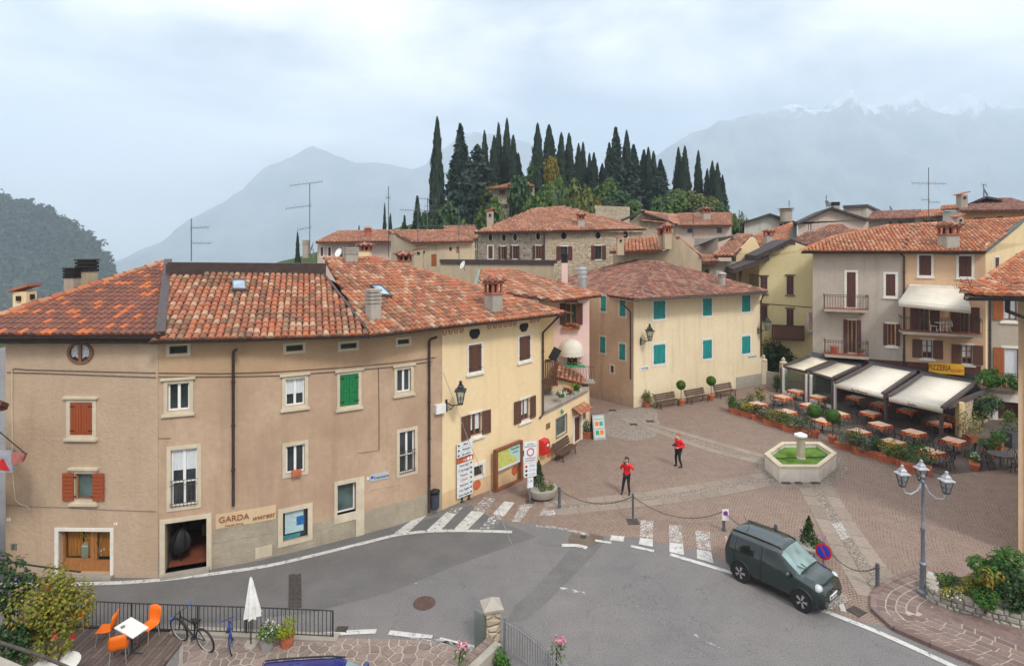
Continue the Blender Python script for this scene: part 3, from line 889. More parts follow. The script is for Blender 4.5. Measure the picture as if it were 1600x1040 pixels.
def downpipe(pts,par,r=0.05,mat='gutter',name='downpipe'):
    mb=MB();mb.tube(pts,r,8)
    for p,q in zip(pts,pts[1:]):
        p,q=Vector(p),Vector(q)
        if (q-p).length>1.5:
            for k in range(1,int((q-p).length/1.6)+1):
                c=p+(q-p).normalized()*(1.6*k-.6);mb.tube([c-Vector((0,0,.03)),c+Vector((0,0,.03))],r*1.35,8)
    return mb.build(name,M[mat],par,smooth=50)
def chimney(par,P,w,h,style='brick',rz=0.0,d=None,wallmat='concrete'):
    """P = base centre; a stack with an open cap"""
    P=Vector(P);d=d or w
    mb=MB();c=lambda z0,z1,sx,sy,m_:m_.cbox(P+Vector((0,0,(z0+z1)/2)),sx,sy,z1-z0,rz)
    def pil(m_,z0,z1,k=2,ins=.12):
        for i in range(k+1):
            for j in range(2):
                q=Matrix.Rotation(rz,3,'Z') @ Vector(((i/k-.5)*w*(1-ins),(j-.5)*d*(1-ins),0))
                m_.cbox(P+q+Vector((0,0,(z0+z1)/2)),w*.16,d*.16,z1-z0,rz)
    if style=='brick':
        c(-.6,h*.45,w,d,mb);st=mb.build('chimney',M[wallmat],par)
        b=MB();c(h*.45,h*.5,w*1.18,d*1.18,b);pil(b,h*.5,h*.72);c(h*.72,h*.78,w*1.22,d*1.22,b);b.build('vent_brick',M['brick'],st)
        k=MB();c(h*.5,h*.72,w*.5,d*.5,k);k.build('flue',M['dark'],st)
        t=MB();a=[P+Matrix.Rotation(rz,3,'Z') @ Vector((x*w*.78,y*d*.78,h*.79)) for x,y in ((-1,-1),(1,-1),(1,1),(-1,1))]
        ap=P+Vector((0,0,h));t.add(a+[ap],[(0,1,4),(1,2,4),(2,3,4),(3,0,4),(3,2,1,0)])
        cap=t.build('cap',M['brick'],st)
        vs,fs=tile_geo(w*.3,w*.62,4);m2=MB()
        for k4 in range(4):
            A=Matrix.Rotation(rz+k4*math.pi/2,3,'Z')
            for i in (-1,0,1):
                U=Vector((0,.86,.5*h*.42/(w*.78))).normalized();E=Vector((1,0,0));N=E.cross(U)
                q0=Vector((i*w*.5,-w*.82,h*.79))
                sc=1.0 if i==0 else .55
                m2.add([P+A @ (q0+E*v[0]+U*v[1]*sc+N*v[2]) for v in vs],fs)
        m2.build('cap_tile',TM['E'][1],st,smooth=50)
    elif style=='rings':
        c(-.6,h*.52,w,d,mb)
        for k in range(4):
            z=h*(.52+.12*k);c(z,z+h*.03,w*.8,d*.8,mb);c(z+h*.03,z+h*.12,w*1.12,d*1.12,mb)
        st=mb.build('chimney',M[wallmat],par)
    elif style=='dark':
        c(-.6,h*.62,w,d,mb);st=mb.build('chimney',M[wallmat],par)
        b=MB()
        for k in range(3):
            z=h*(.62+.11*k);c(z,z+h*.08,w*1.12,d*1.12,b);c(z+h*.08,z+h*.11,w*.9,d*.9,b)
        c(h*.95,h,w*1.2,d*1.2,b);b.build('cap',M['dark'],st)
    elif style=='house':
        c(-.6,h*.8,w,d,mb);st=mb.build('chimney',M[wallmat],par)
        b=MB()
        for q in (Vector((0,-d*.5,h*.58)),Vector((w*.5,0,h*.62))):
            b.cbox(P+Matrix.Rotation(rz,3,'Z') @ q,w*.3,w*.3,h*.16,rz)
        b.build('vent',M['dark'],st)
        t=MB();A=Matrix.Rotation(rz,3,'Z')
        t.prism([P+A @ Vector((-w*.75,-d*.7,h*.78)),P+A @ Vector((w*.75,-d*.7,h*.98)),P+A @ Vector((w*.75,-d*.7,h*1.05)),P+A @ Vector((-w*.75,-d*.7,h*.85))],A @ Vector((0,d*1.4,0)))
        t.build('cap',M['brick'],st)
    elif style=='pipe':
        mb.lathe([(w/2,-.5),(w/2,h*.7),(w*.62,h*.7),(w*.62,h*.78),(w*.45,h*.8),(w*.45,h*.86),(w*.75,h*.88),(w*.3,h)],P,10)
        st=mb.build('chimney',M[wallmat],par,smooth=40)
    elif style=='vent':
        mb.lathe([(w/2,-.5),(w/2,h*.4),(w*.58,h*.4),(w*.58,h*.5),(w*.5,h*.52),(w*.5,h*.62),(w*.58,h*.64),(w*.58,h*.74),(w*.5,h*.76),(w*.5,h*.86),(w*.58,h*.88),(w*.55,h)],P,14)
        st=mb.build('chimney',M['alu'],par,smooth=40)
    return st
def skylight(par,P,w,h):
    """frame lying on a roof plane; P = 4 corner points counter-clockwise from lower left"""
    P=[Vector(p) for p in P];n=(P[1]-P[0]).cross(P[3]-P[0]).normalized()
    if n.z<0:n=-n
    c=sum(P,Vector())/4
    mb=MB();inn=[c+(p-c)*.82 for p in P]
    for i in range(4):
        j=(i+1) % 4
        mb.hexa([P[i]-n*.05,P[j]-n*.05,inn[j]-n*.05,inn[i]-n*.05,P[i]+n*.26,P[j]+n*.26,inn[j]+n*.26,inn[i]+n*.26])
    s=mb.build('skylight',M['greymetal'] if False else M['awnframe'],par)
    g=MB();g.prism([p+n*.22 for p in inn],-n*.05);g.build('pane',M['glassblue'],s)
    return s
# ------------------------------------------------------------ foliage
def leaf_quads(pts,nrm,size,rng,aspect=1.5,droop=0.0):
    """bent leaf (two triangles sharing the midrib) at each point"""
    n=len(pts)
    d=rng.normal(size=(n,3));d -= nrm*(d*nrm).sum(1,keepdims=True)*.9;d /= np.linalg.norm(d,axis=1,keepdims=True)+1e-9
    if droop:d[:,2] -= droop;d /= np.linalg.norm(d,axis=1,keepdims=True)
    s=np.cross(nrm,d);s /= np.linalg.norm(s,axis=1,keepdims=True)+1e-9
    L_=(size*rng.uniform(.6,1.3,n))[:,None]
    a=pts-d*L_*.5;b=pts+d*L_*.5
    l=pts+s*L_*.5/aspect+nrm*L_*.12;r=pts-s*L_*.5/aspect+nrm*L_*.12
    V=np.stack([a,r,b,l],1).reshape(-1,3)
    Q=np.arange(n*4).reshape(n,4)
    return V,Q
def blob_points(n,rad,rng,lumps=9,fill=.55,flat=1.0):
    """points spread in a lumpy ellipsoid, centre 0"""
    rad=np.array(rad)
    c=rng.normal(size=(lumps,3));c /= np.linalg.norm(c,axis=1,keepdims=True);c *= rng.uniform(.35,.72,(lumps,1))
    k=rng.integers(0,lumps,n)
    d=rng.normal(size=(n,3));d /= np.linalg.norm(d,axis=1,keepdims=True)
    rr_=rng.uniform(fill,1,n)[:,None] ** .6*rng.uniform(.3,.5,lumps)[k][:,None]
    p=c[k]+d*rr_
    nr=d*.7+np.array([0,0,.5])+rng.normal(size=(n,3))*.35
    nr /= np.linalg.norm(nr,axis=1,keepdims=True)
    return p*rad,nr
def foliage_mesh(name,n,rad,size,mat,seed=1,lumps=9,aspect=1.5,c=(0,0,0),fill=.45):
    rng=np.random.default_rng(seed)
    p,nr=blob_points(n,rad,rng,lumps,fill)
    V,Q=leaf_quads(p+np.array(c),nr,size,rng,aspect)
    return np_mesh(name,V,Q,mat)
def add_foliage(name,par,mat,c,rad,n,size,seed=1,lumps=9,aspect=1.5,kind=None):
    o=link(name,foliage_mesh(name,n,rad,size,L[mat],seed,lumps,aspect,c),par)
    if kind:o['kind']=kind
    return o
# ------------------------------------------------------------ the ground
def sheet(name,pts,mat,z,kind='structure',parent=None):
    mb=MB();p=[Vector((a[0],a[1],z)) for a in pts]
    ar=sum(p[i].x*p[(i+1) % len(p)].y-p[(i+1) % len(p)].x*p[i].y for i in range(len(p)))
    if ar<0:p.reverse()
    mb.poly(p)
    o=mb.build(name,mat,parent)
    if kind:o['kind']=kind
    return o
def gp(*px):return [G(*p) for p in px]
def strip_pts(c,w):
    c=[Vector((p[0],p[1],0)) for p in c];l,r=[],[]
    for i,p in enumerate(c):
        t=(c[min(i+1,len(c)-1)]-c[max(i-1,0)]).normalized();s=Vector((-t.y,t.x,0))*w/2
        l.append(p+s);r.append(p-s)
    return l+r[::-1]
def smooth_line(c,n=6):
    c=[Vector((p[0],p[1],0)) for p in c];out=[]
    for i in range(len(c)-1):
        p0,p1,p2,p3=c[max(i-1,0)],c[i],c[i+1],c[min(i+2,len(c)-1)]
        for k in range(n):
            t=k/n
            out.append(0.5*((2*p1)+(p2-p0)*t+(2*p0-5*p1+4*p2-p3)*t*t+(3*p1-p0-3*p2+p3)*t ** 3))
    out.append(c[-1]);return out
# terrain with the cypress hill behind the village
CREST=[(380,430),(470,402),(560,372),(620,356),(680,340),(760,326),(850,312),(930,325),(1000,333),(1100,332),(1170,346),(1260,372),(1380,400),(1500,430)]
def crest_z(x,y):
    px=x/y*FOC+CX
    py=np.interp(px,[c[0] for c in CREST],[c[1] for c in CREST])
    return max(0.0,H+(HY-py)/FOC*130.0)
def hill_z(x,y):
    t=min(max((y-78)/50,0),1);t=t*t*(3-2*t)
    b=min(max((260-y)/110,0),1);b=b*b*(3-2*b)
    dp_=max(0.0,-x-70,abs(x)-190,y-270);dp_=min(350.0,dp_*dp_/60.0)
    return-dp_+crest_z(x,max(y,78))*t*b+0.7*noise.noise(Vector((x*.08,y*.08,0)))*t*b-0.06
mb=MB()
xs=[-7000,-3000,-1200,-600,-300,-150]+[-220,-180]+list(range(-100,161,8))+[200,240,300,600,1200,3000,7000]
ys=[-250,-60,0,40,70]+list(range(78,271,8))+[290,310,340,380,440,700,1200,2700,7300]
for y in ys:
    for x in xs:mb.v.append((x,y,hill_z(x,y)))
nx=len(xs)
for j in range(len(ys)-1):
    for i in range(nx-1):
        mb.f.append((j*nx+i,j*nx+i+1,(j+1)*nx+i+1,(j+1)*nx+i));mb.m.append(0)
tag(mb.build('ground',M['grass'],smooth=80),kind='structure')
sheet('road',[(-60,2),(60,2),(60,70),(-60,70)],M['asphalt'],0.0)
COB=[(700,790),(730,786),(765,806),(800,816),(837,819),(880,826),(920,834),(955,839),(1000,840),(1050,852),(1100,863),(1140,883),(1180,905),(1230,930),(1300,955),(1335,968)]
sheet('piazza_paving',[tuple(p[:2]) for p in smooth_line(gp(*COB),4)]+[tuple(G(1420,985)[:2]),(40,17),(45,68),(-6,68),(-6,30)],M['cobble'],0.004)
sheet('asphalt_patch',smooth_line(gp((-140,900),(130,893),(330,880),(480,850),(600,826),(690,806),(735,789),(765,808),(800,822),(838,838),(720,880),(610,925),(480,958),(300,975),(-140,972)),1),M['asphalt2'],0.004)
sheet('asphalt_strip',gp((897,850),(948,843),(905,890),(855,940),(825,966),(790,972),(805,945),(832,922),(872,880)),M['asphalt3'],0.008)
sheet('asphalt_strip',gp((838,846),(862,826),(893,829),(890,852),(850,853)),mat_patch('asphalt_square',(0.16,.155,.15),(.185,.175,.17)),0.008)
dp=mat_patch('dirt_patch',(0.12,.085,.065),(0.19,.145,.115))
sheet('dirt_patch',smooth_line(gp((893,832),(925,834),(944,839),(936,848),(915,856),(892,853),(888,842),(893,832)),3)[:-1],dp,0.014)
0 and sheet('dust_patch',smooth_line(gp((1230,968),(1262,956),(1300,960),(1305,975),(1290,1008),(1262,1004),(1248,985),(1230,968)),4)[:-1],mat_worn('dust',0.50),0.007)
# restaurant floor, smooth paving with the shade under the awnings put into its colour
sheet('terrace_shade_paving',gp((1196,634),(1222,648),(1310,690),(1470,742),(1600,730),(1640,660),(1540,634),(1270,606)),mat_patch('terrace_floor',(0.095,.073,.064),(.14,.108,.094)),0.008)
# road markings
mk=link('road_marking',None);tag(mk,kind='structure')
def mark(c,w,mat,z=0.016,sm=True):
    pts=smooth_line(c,5) if sm and len(c)>2 else c
    sheet('edge_line' if w<.3 else 'line',strip_pts(pts,w),M[mat],z,kind=None,parent=mk)
mark(gp((-60,914),(130,912),(250,906),(400,887),(480,870),(570,848),(630,834),(700,829),(800,831)),.21,'mark')
mark(gp((838,821),(880,826),(920,836)),.20,'markworn');mark(gp((878,852),(900,852),(917,856)),.22,'mark')
mark(gp((930,844),(955,848)),.16,'mark');mark(gp((986,853),(1022,861)),.17,'mark');mark(gp((1047,866),(1144,895)),.20,'mark')
mark(gp((1290,955),(1380,991),(1490,1041),(1560,1075)),.20,'mark')
mark(gp((875,919),(917,928)),.16,'markworn');mark(gp((993,948),(1040,971)),.17,'markfaint');mark(gp((1075,988),(1136,1020)),.18,'markfaint')
mark(gp((640,911),(690,907)),.12,'markfaint');mark(gp((765,908),(800,908)),.12,'markfaint')
mark(gp((485,994),(530,989),(588,986)),.2,'mark');mark(gp((608,988),(675,996)),.2,'mark');mark(gp((686,999),(740,1012)),.2,'mark');mark(gp((640,1003),(690,1006),(750,1025)),.35,'markworn')
mark(gp((1275,951),(1318,930)),.5,'cobmark');mark(gp((1312,937),(1318,955)),.16,'mark')
cw=link('crosswalk',None);tag(cw,kind='structure')
def stripe(px,mat,z=0.014):sheet('stripe',gp(*px),M[mat],z,kind=None,parent=cw)
stripe([(616,833),(636,833),(667,805),(652,806)],'mark');stripe([(666,829),(689,828),(713,803),(698,800)],'mark');stripe([(700,801),(714,803),(724,792),(706,794)],'markworn')
stripe([(709,827),(731,827),(757,801),(737,798)],'mark');stripe([(738,798),(757,801),(774,779),(756,777)],'markworn')
stripe([(749,826),(770,826),(788,806),(770,803)],'markworn');stripe([(770,803),(788,806),(804,785),(788,783)],'mark')
stripe([(800,815),(812,815),(834,787),(812,788),(808,800)],'cobmark');stripe([(842,805),(866,806),(873,796),(850,794)],'cobmark')
stripe([(955,836),(976,838),(974,846),(953,844)],'mark');stripe([(1000,840),(1020,842),(1020,854),(998,850)],'mark');stripe([(1001,812),(1021,812),(1020,840),(1000,839)],'cobmark')
stripe([(1046,847),(1067,850),(1069,867),(1046,862)],'mark');stripe([(1045,820),(1065,822),(1067,849),(1046,846)],'cobmark')
stripe([(1089,858),(1111,862),(1115,880),(1089,872)],'mark');stripe([(1086,828),(1109,831),(1111,860),(1089,857)],'cobmark')
stripe([(1133,837),(1150,845),(1150,885),(1140,880)],'cobmark')
# double bands of slabs across the square
def slabs(c,w=0.55,ln=1.05,name='paving_strip'):
    par=link(name,None);tag(par,kind='structure')
    c=smooth_line(c,8);rr_=random.Random(len(c)+int(c[0].x*10))
    d=[0]
    for a,b in zip(c,c[1:]):d.append(d[-1]+(b-a).length)
    def at(s):
        for i in range(len(c)-1):
            if s <= d[i+1] or i==len(c)-2:
                t=(c[i+1]-c[i]).normalized();return c[i]+t*(s-d[i]),Vector((-t.y,t.x,0))
    s=0
    while s<d[-1]-.2:
        e=min(s+ln*rr_.uniform(.8,1.3),d[-1])
        if d[-1]-e<.4:e=d[-1]
        (p,sp),(q,sq)=at(s+.012),at(e-.012)
        h=0.014+rr_.random()*.008;w2=w/2*rr_.uniform(.96,1.0)
        MB().hexa([p-sp*w2,q-sq*w2,q+sq*w2,p+sp*w2]+[v+Vector((0,0,h)) for v in (p-sp*w2,q-sq*w2,q+sq*w2,p+sp*w2)]).build('slab',M['slabpiece'],par)
        s=e
    return par
slabs(gp((850,788),(987,775),(1076,762),(1133,753),(1196,742)))
slabs(gp((868,801),(1028,784),(1111,773),(1200,755)))
slabs(gp((955,648),(990,660),(1025,673),(1107,702),(1192,723)))
slabs(gp((1017,662),(1050,672),(1100,686),(1157,703),(1199,714)))
slabs(gp((1257,762),(1300,839),(1335,900),(1355,932)))
slabs(gp((1290,758),(1325,815),(1360,867),(1392,909)))
sheet('pebble_strip',gp((868,789),(987,778),(1076,765),(1196,745),(1200,752),(1111,770),(1028,781),(868,797)),M['pebble'],0.010)
sheet('pebble_strip',gp((990,662),(1030,672),(1107,698),(1192,721),(1197,716),(1150,704),(1100,690),(1040,673)),M['pebble'],0.010)
sheet('pebble_strip',gp((1264,762),(1282,759),(1384,911),(1366,925)),M['pebble'],0.010)
sheet('pebble_patch',gp((1300,818),(1316,814),(1334,838),(1314,843)),M['pebblewhite'],0.013)
sheet('pebble_patch',smooth_line(gp((938,652),(960,641),(1020,638),(1028,655),(1034,674),(1000,688),(960,684),(942,670),(938,652)),4)[:-1],M['pebblepale'],0.009)
sheet('pebble_ring',smooth_line(gp((1180,735),(1195,752),(1222,760),(1290,758),(1318,742),(1323,725),(1300,705),(1250,695),(1205,705),(1180,735)),4)[:-1],M['pebble'],0.007)
# kerbed pavement at the lower right, pavers in courses parallel to the kerb
KERB=smooth_line(gp((1432,897),(1400,908),(1374,922),(1364,942),(1371,964),(1398,984),(1448,1006),(1530,1040),(1620,1078),(1760,1130)),6)
KERB=[Vector((p.x,p.y,0)) for p in KERB]
pv=link('pavement',None);tag(pv,kind='structure')
def off_line(c,o):
    r=[]
    for i,p in enumerate(c):
        t=(c[min(i+1,len(c)-1)]-c[max(i-1,0)]).normalized();r.append(p+Vector((-t.y,t.x,0))*o)
    return r
def cum(c):
    d=[0]
    for a,b in zip(c,c[1:]):d.append(d[-1]+(b-a).length)
    return d
def at_len(c,d,s):
    for i in range(len(c)-1):
        if s <= d[i+1] or i==len(c)-2:
            k=(s-d[i])/max(d[i+1]-d[i],1e-6);return c[i]+(c[i+1]-c[i])*k
dK=cum(KERB);s=0
while s<dK[-1]-.3:
    a,b=at_len(KERB,dK,s+.008),at_len(KERB,dK,min(s+.9,dK[-1])-.008)
    t=(b-a).normalized();nn=Vector((-t.y,t.x,0))
    MB().hexa([a-nn*.10,b-nn*.10,b+nn*.07,a+nn*.07]+[v+Vector((0,0,.125)) for v in (a-nn*.10,b-nn*.10,b+nn*.07,a+nn*.07)]).build('kerb_stone',M['porphyry'],pv)
    s+=.9
WALLF=gp((1452,915),(1450,938),(1475,952),(1530,968),(1610,990),(1700,1015))
wallp=[tuple(p[:2]) for p in smooth_line(WALLF,4)]
sbase=[tuple(G(*q)[:2]) for q in ((1432,897),(1400,908),(1374,922),(1364,942),(1371,964),(1398,984),(1448,1006),(1530,1040),(1620,1078),(1760,1130))]+[(17.4,14.6),(17.4,16.5)]+wallp[::-1]
mb=MB();mb.prism([Vector((*q,.10)) for q in sbase],(0,0,-.14));mb.build('pavement_bed',M['joint'],pv)
sheet('soil_bed',wallp+[tuple(G(1700,950)[:2]),tuple(G(1600,905)[:2]),tuple(G(1525,900)[:2]),tuple(G(1470,904)[:2])],M['soil'],.03)
rr_=random.Random(4);cnt=0
for k in range(16):
    c0,c1=off_line(KERB,.085+k*.27),off_line(KERB,.085+(k+1)*.27-.034)
    d0=cum(c0);s=rr_.uniform(0,.3);tot=d0[-1]
    while s<tot-.2 and cnt<290:
        ln=rr_.uniform(.26,.5) 
        a,b=at_len(c0,d0,s),at_len(c0,d0,s+ln-.036)
        d1=cum(c1);kf=d1[-1]/max(tot,.1)
        c,d=at_len(c1,d1,(s+ln-.036)*kf),at_len(c1,d1,s*kf)
        m_=(a+b+c+d)/4
        if inside((m_.x,m_.y),sbase) and (b-a).length>.1 and (c-d).length>.1 and m_.x<16.8:
            h=Vector((0,0,.104+rr_.random()*.006));z0=Vector((0,0,.09))
            MB().hexa([a+z0,b+z0,c+z0,d+z0,a+h,b+h,c+h,d+h]).build('paver',M['porphyry'],pv);cnt+=1
        s+=ln
# crazy paving and the timber deck in front
def voronoi_cells(seeds,poly):
    out=[]
    for i,a in enumerate(seeds):
        c=list(poly)
        for j,b in enumerate(seeds):
            if i==j or (b-a).length>1.6:continue
            m_=(a+b)/2;n=b-a;q=[]
            for k in range(len(c)):
                p0,p1=c[k],c[(k+1) % len(c)];s0,s1=(p0-m_).dot(n),(p1-m_).dot(n)
                if s0 <= 0:q.append(p0)
                if s0*s1<0:q.append(p0+(p1-p0)*(s0/(s0-s1)))
            c=q
            if len(c)<3:break
        if len(c) >=3:out.append(c)
    return out
cp=link('stone_terrace',None);tag(cp,kind='structure')
CZ=gp((285,1004),(380,1001),(440,1001),(525,999),(600,1000),(660,1003),(705,1011),(740,1023),(735,1060),(560,1075),(285,1075))
mb=MB();mb.prism([Vector((p.x,p.y,.05)) for p in CZ],(0,0,-.06));mb.build('mortar_bed',M['joint'],cp)
pl2=[Vector((p.x,p.y)) for p in CZ];rr_=random.Random(9)
bx=(min(p.x for p in pl2),max(p.x for p in pl2),min(p.y for p in pl2),max(p.y for p in pl2));sd=[]
y=bx[2]
while y<bx[3]+.2:
    x=bx[0]-.2
    while x<bx[1]+.2:
        q=Vector((x+rr_.uniform(-.12,.12),y+rr_.uniform(-.12,.12)))
        if inside(q,[tuple(p) for p in pl2]):sd.append(q)
        x+=.28
    y+=.28
for c in voronoi_cells(sd,pl2):
    m_=sum(c,Vector((0,0)))/len(c);q=[m_+(p-m_)*(1-.028/max((p-m_).length,.06)) for p in c]
    h=.062+rr_.random()*.012
    MB().prism([Vector((p.x,p.y,h)) for p in q],(0,0,-.04)).build('stone',M['crazy'],cp)
# concrete strip under the railing
mb=MB();a=gp((270,987),(380,993),(480,998),(528,1000));mb.prism([Vector((p.x,p.y,.10)) for p in strip_pts(a,.34)],(0,0,-.12));tag(mb.build('kerb',M['concrete']),kind='structure')
dk=link('timber_deck',None);tag(dk,kind='structure')
mb=MB();mb.prism([Vector((-15.2,14.2,.02)),Vector((-9.5,14.2,.02)),Vector((-9.7,17.0,.02)),Vector((-15.2,17.3,.02))],(0,0,-.04));mb.build('joist_bed',M['dark'],dk)
x=-15.0;rr_=random.Random(3)
while x<-9.7:
    y1=17.15-(x+15)*.06;y0=14.2;ym=rr_.uniform(15,16.4)
    for a,b in ((y0,ym-.004),(ym+.004,y1)):
        h=.055+rr_.random()*.006
        MB().hexa([(x,a,.02),(x+.135,a,.02),(x+.135,b,.02),(x,b,.02),(x,a,h),(x+.135,a,h),(x+.135,b,h),(x,b,h)]).build('plank',M['plank'],dk)
    x+=.15
sheet('concrete_apron',gp((283,988),(380,994),(395,1002),(350,1075),(276,1075)),M['concrete'],0.011)
# ------------------------------------------------------------ far hills
def interp(px,tab):return float(np.interp(px,[t[0] for t in tab],[t[1] for t in tab]))
def ridge_mesh(name,tab,px0,px1,step,Yc,depth,mat,amp,fr,zfoot=-352.0,rows=24,seed=0.0):
    mb=MB();cols=[]
    n=int((px1-px0)/step)
    for i in range(n+1):
        px=px0+i*step
        for j in range(rows+1):
            t=j/rows                       # 0 foot, near; 0.75 crest; 1 behind
            Y=Yc-depth*(0.75-t)/.75 if t <= .75 else Yc+depth*.6*(t-.75)/.25
            x=(px-CX)/FOC*Yc
            zc=H+(HY-interp(px,tab))/FOC*Yc
            k=t/.75 if t <= .75 else 1-(t-.75)/.25
            k=k ** 1.15
            z=zfoot+(zc-zfoot)*k
            nz=noise.fractal(Vector((x*fr,Y*fr,seed)),1.0,2.1,6)
            z+=amp*nz*min(1,k*1.4)*(0.5 if abs(t-.75)<.02 else 1)
            Y2=Y+amp*1.2*noise.fractal(Vector((x*fr,z*fr,seed+5)),1.0,2.1,4)*(1 if 0<t<1 else 0)
            mb.v.append((x,Y2,max(z,zfoot)))
    r=rows+1
    for i in range(n):
        for j in range(rows):
            mb.f.append((i*r+j,(i+1)*r+j,(i+1)*r+j+1,i*r+j+1));mb.m.append(0)
    return tag(mb.build(name,mat,smooth=60),kind='structure')
MT_L=[(-300,380),(150,440),(230,395),(300,345),(350,315),(385,292),(410,262),(445,250),(470,240),(490,230),(520,243),(560,255),(600,258),(640,264),(665,258),(690,235),(715,214),(740,204),(790,212),(860,240),(980,300),(1100,380),(1200,430)]
MT_R=[(850,420),(960,290),(1040,232),(1080,208),(1130,190),(1170,180),(1215,164),(1240,158),(1262,166),(1282,171),(1300,159),(1314,149),(1326,148),(1342,150),(1356,157),(1372,167),(1395,160),(1410,151),(1424,146),(1440,146),(1455,156),(1472,168),(1490,159),(1504,151),(1518,150),(1535,159),(1560,166),(1590,172),(1640,190),(1750,170),(1900,220)]
ridge_mesh('mountain',MT_L,-300,1200,5,6100,1800,M['mountain'],95,.0018,seed=2.0)
ridge_mesh('mountain',MT_R,850,1900,4,5300,1700,M['mountain'],120,.0034,seed=8.0)
HL=[(-400,262),(-200,285),(-60,300),(0,309),(45,320),(90,338),(130,364),(165,394),(192,430),(205,470),(218,520)]
ridge_mesh('wooded_hill',HL,-400,218,6,900,640,M['grass'],14,.008,seed=4.0,rows=20)
def hill_pts(n,seed):
    rng=np.random.default_rng(seed);out=[]
    while len(out)<n:
        px=rng.uniform(-120,216);t=rng.uniform(0.1,1.0) ** .8
        Y=900-640*(1-t);x=(px-CX)/FOC*900
        zc=H+(HY-interp(px,HL))/FOC*900
        z=-352+(zc+352)*t ** 1.15+14*noise.fractal(Vector((x*.008,Y*.008,4.0)),1.0,2.1,6)*min(1,t*1.4)*(0.35 if t>.97 else 1)
        out.append((x,Y,z))
    return np.array(out)
hp=hill_pts(4200,3);rng=np.random.default_rng(8);VV,QQ=[],[]
for i,c in enumerate(hp):
    r=rng.uniform(5,12);p,nr=blob_points(56,(r,r,r*rng.uniform(.8,1.4)),rng,5,.6)
    V,Q=leaf_quads(p+c+np.array([0,0,r*.5]),nr,r*.55,rng,1.3);VV.append(V);QQ.append(Q+i*224)
tag(link('forest',np_mesh('forest',np.concatenate(VV),np.concatenate(QQ),L['forest'])),'hazy green forest covering the wooded hillside at the left edge','forest',kind='stuff')
# ------------------------------------------------------------ the haze
mb=MB();mb.box(-7600,-400,-380,7600,7600,1740)
hz=NT('haze');hz.t.nodes.remove(hz.b)
pvn=hz.n('ShaderNodeVolumePrincipled',{'Color':(0.755,0.875,1.0,1),'Density':0.00027,'Anisotropy':0.0})
hz.l(pvn.outputs[0],hz.out.inputs['Volume'])
tag(mb.build('haze',hz.mat),'pale blue haze over the valley',kind='stuff')
# ============================================================ houses along the street
def side_wall(par,pts,z1,mat,z0=0.0,name='wall'):
    f=Facade(pts,z1,z0);return f.wall(name,[mat],par)
ZE=8.1
